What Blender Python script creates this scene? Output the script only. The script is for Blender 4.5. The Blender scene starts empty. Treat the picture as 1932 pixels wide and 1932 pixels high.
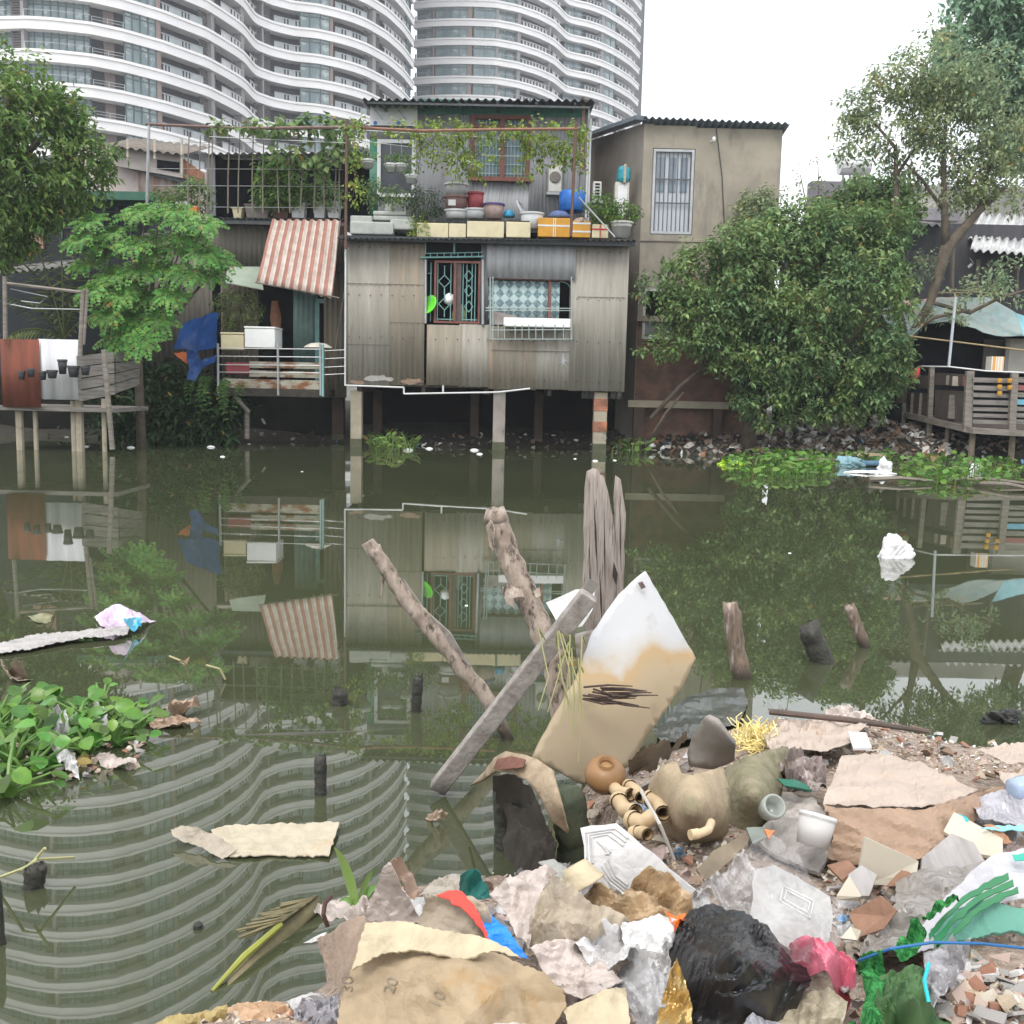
import bpy, bmesh, math, random
from mathutils import Vector, Matrix, noise
from mathutils.geometry import delaunay_2d_cdt
S = bpy.context.scene
R = math.radians
rnd = random.Random(7)
# ---------------------------------------------------------------- camera
H = 1.6
PITCH = math.atan(0.125); ROLL = 0.022; FPX = 1937.0
cam_d = bpy.data.cameras.new('camera'); cam = bpy.data.objects.new('camera', cam_d)
S.collection.objects.link(cam)
cam_d.sensor_width = 36; cam_d.lens = 36 * FPX / 1932; cam_d.clip_start = 0.05; cam_d.clip_end = 6000
Fw = Vector((0, math.cos(PITCH), -math.sin(PITCH)))
_R0 = Vector((1, 0, 0)); _U0 = Vector((0, math.sin(PITCH), math.cos(PITCH)))
Rt = (math.cos(ROLL) * _R0 + math.sin(ROLL) * _U0).normalized()
Up = (-math.sin(ROLL) * _R0 + math.cos(ROLL) * _U0).normalized()
C = Vector((0, 0, H))
cam.matrix_world = Matrix((( Rt.x, Up.x, -Fw.x, 0), (Rt.y, Up.y, -Fw.y, 0), (Rt.z, Up.z, -Fw.z, H), (0, 0, 0, 1)))
S.camera = cam
# ---------------------------------------------------------------- sky, sun, exposure
SUN_EL, SUN_AZ = R(58), R(-20)
wd = bpy.data.worlds.new('World'); S.world = wd; wd.use_nodes = True
nt = wd.node_tree; nt.nodes.clear()
sky = nt.nodes.new('ShaderNodeTexSky'); sky.sky_type = 'NISHITA'; sky.sun_disc = False
sky.sun_elevation = SUN_EL; sky.sun_rotation = SUN_AZ
sky.air_density = 1.0; sky.dust_density = 6.0; sky.ozone_density = 1.0
mx = nt.nodes.new('ShaderNodeMixRGB'); mx.inputs[0].default_value = 0.86
mx.inputs[2].default_value = (10.6, 10.9, 11.2, 1)      # the even white of a thick overcast
nt.links.new(sky.outputs[0], mx.inputs[1])
bg = nt.nodes.new('ShaderNodeBackground'); bg.inputs[1].default_value = 0.11
nt.links.new(mx.outputs[0], bg.inputs[0])
wo = nt.nodes.new('ShaderNodeOutputWorld'); nt.links.new(bg.outputs[0], wo.inputs[0])
sl = bpy.data.lights.new('sun', 'SUN'); sl.energy = 1.4; sl.angle = R(24); sl.color = (1, 0.96, 0.9)
so = bpy.data.objects.new('sun', sl); S.collection.objects.link(so)
_sd = Vector((math.sin(SUN_AZ) * math.cos(SUN_EL), -math.cos(SUN_AZ) * math.cos(SUN_EL) , math.sin(SUN_EL)))
so.rotation_euler = _sd.to_track_quat('Z', 'Y').to_euler(); so.location = (0, 0, 60)
S.view_settings.view_transform = 'Standard'; S.view_settings.look = 'None'
S.view_settings.gamma = 1; S.view_settings.use_curve_mapping = False
S.view_settings.exposure = 0.83
S.cycles.max_bounces = 8; S.cycles.transparent_max_bounces = 12; S.cycles.glossy_bounces = 3; S.cycles.diffuse_bounces = 3
S.cycles.sample_clamp_indirect = 6; S.cycles.caustics_reflective = False; S.cycles.caustics_refractive = False
S.cycles.use_denoising = True
# ---------------------------------------------------------------- measuring helpers
def ray(px, py):
    return Fw + (px - 966) / FPX * Rt + (966 - py) / FPX * Up
def at(px, py, Y):                       # point seen at (px,py) standing Y metres ahead
    d = ray(px, py); return C + d * (Y / d.y)
def atz(px, py, z=0.0):                  # point seen at (px,py) lying at height z
    d = ray(px, py); return C + d * ((z - H) / d.z)
def X(px, py, Y): return at(px, py, Y).x
def Z(px, py, Y): return at(px, py, Y).z
# ---------------------------------------------------------------- materials
_mats = {}
def _n(t, ty, **kw):
    n = t.nodes.new(ty)
    for k, v in kw.items(): setattr(n, k, v)
    return n
def mat(name, c1, c2=None, rough=0.7, scale=6.0, detail=5, stretch=(1, 1, 1), c3=None, s3=3.0, t3=(0.55, 0.7), bump=0.0, bscale=None,
        metal=0.0, spec=0.5, trans=0.0, leaf=False, alpha=1.0, sss=0.0, coord='Object', t2=(0.35, 0.65), emis=None, bdist=0.02, ior=1.45, st3=None, crease=0.0, cdist=0.006, wet=None):
    if name in _mats: return _mats[name]
    m = bpy.data.materials.new(name); m.use_nodes = True; t = m.node_tree
    b = t.nodes['Principled BSDF']; out = t.nodes['Material Output']; L = t.links.new
    c1 = (*c1, 1); c2 = (*(c2 or tuple(x * 0.7 for x in c1[:3])), 1)
    tc = _n(t, 'ShaderNodeTexCoord'); mp = _n(t, 'ShaderNodeMapping'); mp.inputs['Scale'].default_value = stretch
    L(tc.outputs[coord], mp.inputs[0])
    nz = _n(t, 'ShaderNodeTexNoise'); nz.inputs['Scale'].default_value = scale; nz.inputs['Detail'].default_value = detail
    nz.inputs['Roughness'].default_value = 0.62
    L(mp.outputs[0], nz.inputs['Vector'])
    rp = _n(t, 'ShaderNodeValToRGB'); rp.color_ramp.elements[0].position = t2[0]; rp.color_ramp.elements[1].position = t2[1]
    rp.color_ramp.elements[0].color = c1; rp.color_ramp.elements[1].color = c2
    L(nz.outputs[0], rp.inputs[0]); col = rp.outputs[0]
    if leaf:
        g = _n(t, 'ShaderNodeNewGeometry'); hs = _n(t, 'ShaderNodeHueSaturation')
        mr = _n(t, 'ShaderNodeMapRange'); mr.inputs[3].default_value = 0.55; mr.inputs[4].default_value = 1.5
        L(g.outputs['Random Per Island'], mr.inputs[0]); L(mr.outputs[0], hs.inputs['Value'])
        L(col, hs.inputs['Color']); col = hs.outputs[0]
        fr_ = _n(t, 'ShaderNodeMath', operation='FRACT'); mq = _n(t, 'ShaderNodeMath', operation='MULTIPLY'); mq.inputs[1].default_value = 7.31; L(g.outputs['Random Per Island'], mq.inputs[0]); L(mq.outputs[0], fr_.inputs[0])
        mh = _n(t, 'ShaderNodeMapRange'); mh.inputs[3].default_value = 0.47; mh.inputs[4].default_value = 0.525; L(fr_.outputs[0], mh.inputs[0]); L(mh.outputs[0], hs.inputs['Hue'])
        gt = _n(t, 'ShaderNodeMath', operation='GREATER_THAN'); gt.inputs[1].default_value = .985; L(fr_.outputs[0], gt.inputs[0]); my = _n(t, 'ShaderNodeMixRGB'); my.inputs[2].default_value = (.3, .22, .06, 1); L(gt.outputs[0], my.inputs[0]); L(col, my.inputs[1]); col = my.outputs[0]
    if c3:
        n3 = _n(t, 'ShaderNodeTexNoise'); n3.inputs['Scale'].default_value = s3; n3.inputs['Detail'].default_value = 6
        n3.inputs['Roughness'].default_value = 0.7
        if st3:
            m3 = _n(t, 'ShaderNodeMapping'); m3.inputs['Scale'].default_value = st3; L(tc.outputs[coord], m3.inputs[0]); L(m3.outputs[0], n3.inputs['Vector'])
        else: L(mp.outputs[0], n3.inputs['Vector'])
        r3 = _n(t, 'ShaderNodeValToRGB'); r3.color_ramp.elements[0].position = t3[0]; r3.color_ramp.elements[1].position = t3[1]
        L(n3.outputs[0], r3.inputs[0])
        m2 = _n(t, 'ShaderNodeMixRGB'); m2.inputs[2].default_value = (*c3, 1)
        L(r3.outputs[0], m2.inputs[0]); L(col, m2.inputs[1]); col = m2.outputs[0]
    if wet:                                   # soaked and slimy up to a little above the waterline
        gp_ = _n(t, 'ShaderNodeNewGeometry'); sp_ = _n(t, 'ShaderNodeSeparateXYZ'); L(gp_.outputs['Position'], sp_.inputs[0])
        ma_ = _n(t, 'ShaderNodeMath', operation='MULTIPLY_ADD'); ma_.inputs[1].default_value = .14; L(nz.outputs[0], ma_.inputs[0]); L(sp_.outputs[2], ma_.inputs[2])
        rw_ = _n(t, 'ShaderNodeMapRange'); rw_.inputs[1].default_value = wet + .1; rw_.inputs[2].default_value = wet + .02; rw_.inputs[3].default_value = 0; rw_.inputs[4].default_value = .85; L(ma_.outputs[0], rw_.inputs[0])
        mw_ = _n(t, 'ShaderNodeMixRGB'); mw_.inputs[2].default_value = (.028, .027, .018, 1); L(rw_.outputs[0], mw_.inputs[0]); L(col, mw_.inputs[1]); col = mw_.outputs[0]
    L(col, b.inputs['Base Color'])
    b.inputs['Roughness'].default_value = rough; b.inputs['Metallic'].default_value = metal
    b.inputs['Specular IOR Level'].default_value = spec; b.inputs['IOR'].default_value = ior
    if bump:
        nb = _n(t, 'ShaderNodeTexNoise'); nb.inputs['Scale'].default_value = bscale or scale * 3; nb.inputs['Detail'].default_value = 6
        L(mp.outputs[0], nb.inputs['Vector'])
        bp = _n(t, 'ShaderNodeBump'); bp.inputs['Strength'].default_value = bump; bp.inputs['Distance'].default_value = bdist
        L(nb.outputs[0], bp.inputs['Height']); L(bp.outputs[0], b.inputs['Normal'])
    if crease:
        nd = _n(t, 'ShaderNodeTexNoise'); nd.inputs['Scale'].default_value = crease * .6; nd.inputs['Detail'].default_value = 2; L(tc.outputs[coord], nd.inputs['Vector'])
        mv = _n(t, 'ShaderNodeVectorMath', operation='MULTIPLY_ADD'); mv.inputs[1].default_value = (1.6 / crease,) * 3; L(nd.outputs['Color'], mv.inputs[0]); L(tc.outputs[coord], mv.inputs[2])
        vo = _n(t, 'ShaderNodeTexVoronoi', feature='DISTANCE_TO_EDGE'); vo.inputs['Scale'].default_value = crease; L(mv.outputs[0], vo.inputs['Vector'])
        v2 = _n(t, 'ShaderNodeTexVoronoi', feature='DISTANCE_TO_EDGE'); v2.inputs['Scale'].default_value = crease * 2.7; L(mv.outputs[0], v2.inputs['Vector'])
        ma = _n(t, 'ShaderNodeMath', operation='MULTIPLY_ADD'); ma.inputs[1].default_value = .45; L(v2.outputs[0], ma.inputs[0]); L(vo.outputs[0], ma.inputs[2])
        bc = _n(t, 'ShaderNodeBump'); bc.inputs['Strength'].default_value = .45; bc.inputs['Distance'].default_value = cdist * 2.2; L(ma.outputs[0], bc.inputs['Height'])
        if b.inputs['Normal'].links: L(b.inputs['Normal'].links[0].from_socket, bc.inputs['Normal'])
        L(bc.outputs[0], b.inputs['Normal'])
    sh = b.outputs[0]
    if leaf or trans:
        tr = _n(t, 'ShaderNodeBsdfTranslucent'); L(col, tr.inputs[0]); ms = _n(t, 'ShaderNodeMixShader')
        ms.inputs[0].default_value = trans or 0.35; L(b.outputs[0], ms.inputs[1]); L(tr.outputs[0], ms.inputs[2]); sh = ms.outputs[0]
        L(sh, out.inputs[0])
    if alpha < 1:
        tp = _n(t, 'ShaderNodeBsdfTransparent'); ms = _n(t, 'ShaderNodeMixShader'); ms.inputs[0].default_value = alpha
        L(tp.outputs[0], ms.inputs[1]); L(sh, ms.inputs[2]); L(ms.outputs[0], out.inputs[0])
    _mats[name] = m; return m
# ---------------------------------------------------------------- objects
def prop(o, label=None, cat=None, group=None, kind=None):
    if label: o['label'] = label
    if cat: o['category'] = cat
    if group: o['group'] = group
    if kind: o['kind'] = kind
    return o
def thing(name, label, cat, loc=(0, 0, 0), group=None):
    o = bpy.data.objects.new(name, None); S.collection.objects.link(o); o.location = loc
    o.empty_display_size = 0.2
    return prop(o, label, cat, group)
def wpos(o):
    p = Vector((0, 0, 0))
    while o is not None: p += o.location; o = o.parent
    return p
class MB:
    def __init__(s): s.v = []; s.f = []; s.mi = []; s.m = 0; s.sm = []; s.smooth = False
    def add(s, vs, fs):
        b = len(s.v); s.v += [tuple(x) for x in vs]; s.f += [tuple(b + i for i in f) for f in fs]
        s.mi += [s.m] * len(fs); s.sm += [s.smooth] * len(fs); return s
    def box(s, x0, x1, y0, y1, z0, z1):
        return s.add([(x, y, z) for z in (z0, z1) for y in (y0, y1) for x in (x0, x1)],
              [(0, 2, 3, 1), (4, 5, 7, 6), (0, 1, 5, 4), (2, 6, 7, 3), (0, 4, 6, 2), (1, 3, 7, 5)])
    def obox(s, c, ax, ay, az):       # half-axes
        c = Vector(c); ax = Vector(ax); ay = Vector(ay); az = Vector(az)
        return s.add([c + i * ax + j * ay + k * az for k in (-1, 1) for j in (-1, 1) for i in (-1, 1)],
              [(0, 2, 3, 1), (4, 5, 7, 6), (0, 1, 5, 4), (2, 6, 7, 3), (0, 4, 6, 2), (1, 3, 7, 5)])
    def beam(s, a, b, w, h=None, up=(0, 0, 1)):
        a = Vector(a); b = Vector(b); d = (b - a); l = d.length; d.normalize()
        u = Vector(up); sd = d.cross(u)
        if sd.length < 1e-3: sd = d.cross(Vector((0, 1, 0)))
        sd.normalize(); u2 = sd.cross(d); h = h or w
        return s.obox((a + b) / 2, d * l / 2, sd * w / 2, u2 * h / 2)
    def tube(s, pts, rad, n=8, cap=True, wob=0, seed=0):
        pts = [Vector(p) for p in pts]; rr = random.Random(seed)
        if not isinstance(rad, (list, tuple)): rad = [rad] * len(pts)
        vs = []; fs = []; prev = None
        for i, p in enumerate(pts):
            d = (pts[min(i + 1, len(pts) - 1)] - pts[max(i - 1, 0)]).normalized()
            if prev is None:
                a = d.cross(Vector((0, 0, 1)))
                if a.length < 0.05: a = d.cross(Vector((0, 1, 0)))
            else: a = prev - d * prev.dot(d)
            a.normalize(); prev = a; b = d.cross(a)
            for k in range(n):
                t = 2 * math.pi * k / n; r = rad[i] * (1 + (rr.uniform(-wob, wob) if wob else 0))
                vs.append(p + (a * math.cos(t) + b * math.sin(t)) * r)
        for i in range(len(pts) - 1):
            for k in range(n):
                fs.append((i * n + k, i * n + (k + 1) % n, (i + 1) * n + (k + 1) % n, (i + 1) * n + k))
        if cap: fs.append(tuple(range(n - 1, -1, -1))); fs.append(tuple((len(pts) - 1) * n + k for k in range(n)))
        return s.add(vs, fs)
    def lathe(s, c, prof, n=20, ax=(0, 0, 1), closed=False):     # prof: (r, h) pairs
        c = Vector(c); w = Vector(ax).normalized(); u = w.orthogonal().normalized(); v = w.cross(u)
        vs = [c + w * h + (u * math.cos(2 * math.pi * k / n) + v * math.sin(2 * math.pi * k / n)) * r for r, h in prof for k in range(n)]
        fs = [(i * n + k, i * n + (k + 1) % n, (i + 1) * n + (k + 1) % n, (i + 1) * n + k) for i in range(len(prof) - 1) for k in range(n)]
        if prof[0][0] > 0.001: fs.append(tuple(range(n - 1, -1, -1)))
        if closed and prof[-1][0] > 0.001: fs.append(tuple((len(prof) - 1) * n + k for k in range(n)))
        return s.add(vs, fs)
    def prism(s, poly, off):          # poly: list of 3D points (planar), off: extrusion vector
        n = len(poly); off = Vector(off); p = [Vector(q) for q in poly]
        return s.add(p + [q + off for q in p], [tuple(range(n)), tuple(range(2 * n - 1, n - 1, -1))] + [(i, i + n, (i + 1) % n + n, (i + 1) % n) for i in range(n)])
    def corr(s, x0, x1, y, z0, z1, per=0.13, amp=0.018, th=0.004, jag=0.0, seed=0, axis='x'):  # corrugated upright sheet facing -y
        n = max(4, int((x1 - x0) / per * 8)); rr = random.Random(seed); top = []; bot = []
        for i in range(n + 1):
            x = x0 + (x1 - x0) * i / n; yy = y + amp * math.sin(2 * math.pi * x / per)
            zb = z0 + (rr.uniform(-jag, jag) if jag else 0)
            bot.append((x, yy, zb)); top.append((x, yy, z1))
        if axis == 'y': bot = [(y + q[1] - y, q[0], q[2]) for q in bot]; top = [(y + q[1] - y, q[0], q[2]) for q in top]
        d = (th, 0, 0) if axis == 'y' else (0, th, 0)
        vs = bot + top + [tuple(a + b for a, b in zip(q, d)) for q in bot + top]; m = n + 1; fs = []
        for i in range(n):
            fs += [(i, i + 1, m + i + 1, m + i), (2 * m + i + 1, 2 * m + i, 3 * m + i, 3 * m + i + 1), (m + i, m + i + 1, 3 * m + i + 1, 3 * m + i), (i + 1, i, 2 * m + i, 2 * m + i + 1)]
        sm = s.smooth; s.smooth = True; s.add(vs, fs); s.smooth = sm; return s
    def croof(s, A, B, D, per=0.15, amp=0.022, th=0.006, nd=2):    # corrugated roof: eave A->B, D = vector from eave to ridge; ridges run along D
        A = Vector(A); B = Vector(B); D = Vector(D); u = B - A; L = u.length; u.normalize(); nrm = u.cross(D).normalized()
        if nrm.z < 0: nrm = -nrm
        n = max(6, int(L / per * 8)); rows = []
        for j in range(nd + 1):
            rows.append([A + u * (L * i / n) + D * (j / nd) + nrm * (amp * math.sin(2 * math.pi * (L * i / n) / per)) for i in range(n + 1)])
        vs = [p for r_ in rows for p in r_]; m = n + 1; N = len(vs); vs += [p - nrm * th for p in vs]; fs = []
        for j in range(nd):
            for i in range(n):
                a = j * m + i; q = (a, a + 1, a + m + 1, a + m); fs += [q, tuple(N + k for k in reversed(q))]
        for i in range(n):
            a = i; fs.append((a, N + a, N + a + 1, a + 1)); a = nd * m + i; fs.append((a + 1, N + a + 1, N + a, a))
        sm = s.smooth; s.smooth = True; s.add(vs, fs); s.smooth = sm; return s
    def build(s, name, m, parent=None, loc=None, bevel=0.0):
        if parent is not None: o0 = wpos(parent)
        elif loc is not None: o0 = Vector(loc)
        else:
            n = len(s.v) or 1
            o0 = Vector((sum(v[0] for v in s.v) / n, sum(v[1] for v in s.v) / n, min(v[2] for v in s.v)))
        me = bpy.data.meshes.new(name)
        me.from_pydata([(v[0] - o0.x, v[1] - o0.y, v[2] - o0.z) for v in s.v], [], s.f)
        ml = m if isinstance(m, (list, tuple)) else [m]
        for q in ml: me.materials.append(q)
        if len(ml) > 1:
            for p, i in zip(me.polygons, s.mi): p.material_index = i
        if any(s.sm):
            for p, q in zip(me.polygons, s.sm): p.use_smooth = q
        me.update()
        o = bpy.data.objects.new(name, me); S.collection.objects.link(o)
        if parent is not None: o.parent = parent
        else: o.location = o0
        if bevel:
            bv = o.modifiers.new('bevel', 'BEVEL'); bv.width = bevel; bv.segments = 2; bv.limit_method = 'ANGLE'
        return o
def dup(root, loc, rz=0, sc=1, label=None, group=None):
    r = root.copy(); S.collection.objects.link(r); r.location = loc; r.rotation_euler.z += rz
    r.scale = (sc, sc, sc) if not isinstance(sc, tuple) else sc
    if label: r['label'] = label
    if group: r['group'] = group
    for ch in list(root.children):
        c = ch.copy(); S.collection.objects.link(c); c.parent = r
        for g in list(ch.children):
            d = g.copy(); S.collection.objects.link(d); d.parent = c
    return r
def one(mb, name, m, label, cat, group=None, bevel=0.0, kind=None):
    o = mb.build(name, m, bevel=bevel); return prop(o, label, cat, group, kind)
def pbox(mb, x0, y0, x1, y1, Y, d, off=0.0):     # box whose front face is the picture rectangle at distance Y, d deep
    xm, ym = (x0 + x1) / 2, (y0 + y1) / 2
    a, b = X(x0, ym, Y), X(x1, ym, Y); z0, z1 = Z(xm, y1, Y), Z(xm, y0, Y)
    mb.box(a, b, Y + off, Y + off + d, z0, z1); return (a, b, z0, z1)
def pr(x0, y0, x1, y1, Y):
    xm, ym = (x0 + x1) / 2, (y0 + y1) / 2
    return X(x0, ym, Y), X(x1, ym, Y), Z(xm, y1, Y), Z(xm, y0, Y)
def bar(mb, p, q, Y, r, n=6, Y2=None):
    mb.tube([at(p[0], p[1], Y), at(q[0], q[1], Y2 or Y)], r, n); return mb
# ================================================================ SETTING
def water_mat():
    m = bpy.data.materials.new('murky_canal_water'); m.use_nodes = True; t = m.node_tree; b = t.nodes['Principled BSDF']; L = t.links.new
    tc = _n(t, 'ShaderNodeTexCoord')
    nz = _n(t, 'ShaderNodeTexNoise'); nz.inputs['Scale'].default_value = 0.35; nz.inputs['Detail'].default_value = 4
    L(tc.outputs['Object'], nz.inputs['Vector'])
    rp = _n(t, 'ShaderNodeValToRGB'); rp.color_ramp.elements[0].color = (0.046, 0.053, 0.028, 1); rp.color_ramp.elements[1].color = (0.058, 0.066, 0.035, 1)
    rp.color_ramp.elements[0].position = .35; rp.color_ramp.elements[1].position = .65
    L(nz.outputs[0], rp.inputs[0]); L(rp.outputs[0], b.inputs['Base Color'])
    b.inputs['Roughness'].default_value = 0.012; b.inputs['IOR'].default_value = 2.1
    mp = _n(t, 'ShaderNodeMapping'); mp.inputs['Scale'].default_value = (1, 2.2, 1); L(tc.outputs['Object'], mp.inputs[0])
    n2 = _n(t, 'ShaderNodeTexNoise'); n2.inputs['Scale'].default_value = 1.6; n2.inputs['Detail'].default_value = 3; n2.inputs['Roughness'].default_value = 0.5
    L(mp.outputs[0], n2.inputs['Vector'])
    n3 = _n(t, 'ShaderNodeTexNoise'); n3.inputs['Scale'].default_value = 14; n3.inputs['Detail'].default_value = 2; L(mp.outputs[0], n3.inputs['Vector'])
    mm = _n(t, 'ShaderNodeMath', operation='MULTIPLY'); mm.inputs[1].default_value = 0.04; L(n3.outputs[0], mm.inputs[0])
    ad = _n(t, 'ShaderNodeMath', operation='ADD'); L(n2.outputs[0], ad.inputs[0]); L(mm.outputs[0], ad.inputs[1])
    bp = _n(t, 'ShaderNodeBump'); bp.inputs['Strength'].default_value = 0.25; bp.inputs['Distance'].default_value = 0.0005
    L(ad.outputs[0], bp.inputs['Height']); L(bp.outputs[0], b.inputs['Normal'])
    return m
w = MB(); w.add([(-90, -30, 0), (90, -30, 0), (90, 30, 0), (-90, 30, 0)], [(0, 1, 2, 3)])
prop(w.build('water', water_mat(), loc=(0, 0, 0)), 'still murky green canal water reflecting the towers', None, None, 'structure')
mud = mat('dark_mud', (0.022, 0.019, 0.015), (0.042, 0.035, 0.026), rough=0.9, scale=3, c3=(0.035, 0.045, 0.02), s3=1.2, bump=0.6, bscale=9, bdist=0.05)
# far bank: a sloping muddy shore that runs back to level ground
def bank_y(x):     # shore line of the far bank
    return 25.9 - 0.9 * max(0, min(1, (x - 2.5) / 1.5)) + 0.35 * math.sin(x * 0.9) - 1.1 * max(0, min(1, (x - 7) / 3))
def bump_z(x, dy): return .5 * math.exp(-((x - 8.4) / 1.7) ** 2 - ((dy - 1.9) / 1.0) ** 2)
fb = MB(); fb.smooth = True; vs = []; fs = []; nx = 240
prof = [(-0.6, -0.5), (0, -0.03), (0.5, 0.16), (1.2, 0.32), (2.2, 0.55), (3.5, 0.7), (6, 0.8), (12, 0.85)]
for i in range(nx + 1):
    x = -60 + 120 * i / nx
    for dy, z in prof:
        vs.append((x, bank_y(x) + dy, z + bump_z(x, dy) + (0.12 * noise.noise(Vector((x * 0.9, dy * 1.3, 3))) if 0 < dy < 5 else 0)))
k = len(prof)
for i in range(nx):
    for j in range(k - 1): fs.append((i * k + j, (i + 1) * k + j, (i + 1) * k + j + 1, i * k + j + 1))
fb.add(vs, fs)
prop(fb.build('far_bank', mud, loc=(0, 0, 0)), 'muddy far shore under the stilt houses', None, None, 'structure')
g = MB(); g.add([(-2500, 36, 0.8), (2500, 36, 0.8), (2500, 4000, 0.8), (-2500, 4000, 0.8)], [(0, 1, 2, 3)])
g.add([(-60, 36, 0.8), (-2500, 36, 0.8), (-2500, -30, 0.3), (-60, -30, 0.3)], [(0, 1, 2, 3)]); g.add([(60, 36, 0.8), (60, -30, 0.3), (2500, -30, 0.3), (2500, 36, 0.8)], [(0, 1, 2, 3)])
prop(g.build('ground', mat('city_ground', (0.1, 0.1, 0.085), (0.14, 0.13, 0.11), scale=0.3, rough=0.9), loc=(0, 0, 0)), 'level ground of the city behind the canal', None, None, 'structure')

rw = MB(); rw.box(-16, X(648, 800, 26.9), 26.9, 27.1, -.4, 1.5)  # added dark backing so the space under the left decks reads as shade
one(rw, 'shade_backing', mat('shade_backing_black', (0.012, 0.013, 0.011), (0.022, 0.022, 0.018), rough=1, scale=2, spec=.05), 'low dark backing wall added for shade behind the stilts of the left shacks', 'wall')
# the thick humid air between here and the towers
hz = MB(); hz.box(-330, 330, -40, 620, -2.5, 175)
hm = bpy.data.materials.new('humid_air'); hm.use_nodes = True; ht = hm.node_tree; ht.nodes.remove(ht.nodes['Principled BSDF'])
hv = _n(ht, 'ShaderNodeVolumePrincipled'); hv.inputs['Color'].default_value = (0.9, 0.94, 1.0, 1); hv.inputs['Density'].default_value = 0.0009; hv.inputs['Anisotropy'].default_value = 0.2
ht.links.new(hv.outputs[0], ht.nodes['Material Output'].inputs['Volume'])
prop(hz.build('haze', hm, loc=(0, 0, 0)), 'pale humid haze over the canal and towers', None, None, 'stuff')

# ================================================================ APARTMENT TOWERS
m_band = mat('white_render_band', (0.84, 0.82, 0.82), (0.77, 0.75, 0.74), rough=0.7, scale=0.25, c3=(0.45, 0.33, 0.22), s3=0.5, t3=(0.68, 0.8), stretch=(1, 1, 2))
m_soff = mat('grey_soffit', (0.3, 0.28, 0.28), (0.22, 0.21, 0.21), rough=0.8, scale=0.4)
m_glass = mat('blue_green_glass', (0.10, 0.155, 0.165), (0.19, 0.25, 0.26), rough=0.18, scale=0.35, stretch=(1, 1, 1.2), spec=0.8, c3=(0.36, 0.4, 0.4), s3=0.7, t3=(0.56, 0.62))
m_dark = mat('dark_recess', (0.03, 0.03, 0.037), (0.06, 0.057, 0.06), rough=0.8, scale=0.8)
m_mull = mat('dark_green_mullion', (0.07, 0.1, 0.1), (0.09, 0.12, 0.12), rough=0.5)
m_brown = mat('brown_pillar_paint', (0.27, 0.2, 0.17), (0.22, 0.165, 0.15), rough=0.8, scale=0.3)
m_louv = mat('brown_grey_louver', (0.1, 0.09, 0.09), (0.15, 0.13, 0.125), rough=0.8, scale=2)
m_rail = mat('pale_glass_railing', (0.22, 0.25, 0.26), (0.34, 0.36, 0.37), rough=0.3, scale=0.8, spec=0.7)
m_white = mat('white_baluster', (0.5, 0.49, 0.5), (0.4, 0.39, 0.4), rough=0.6, scale=2)
FH = 3.3
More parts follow.
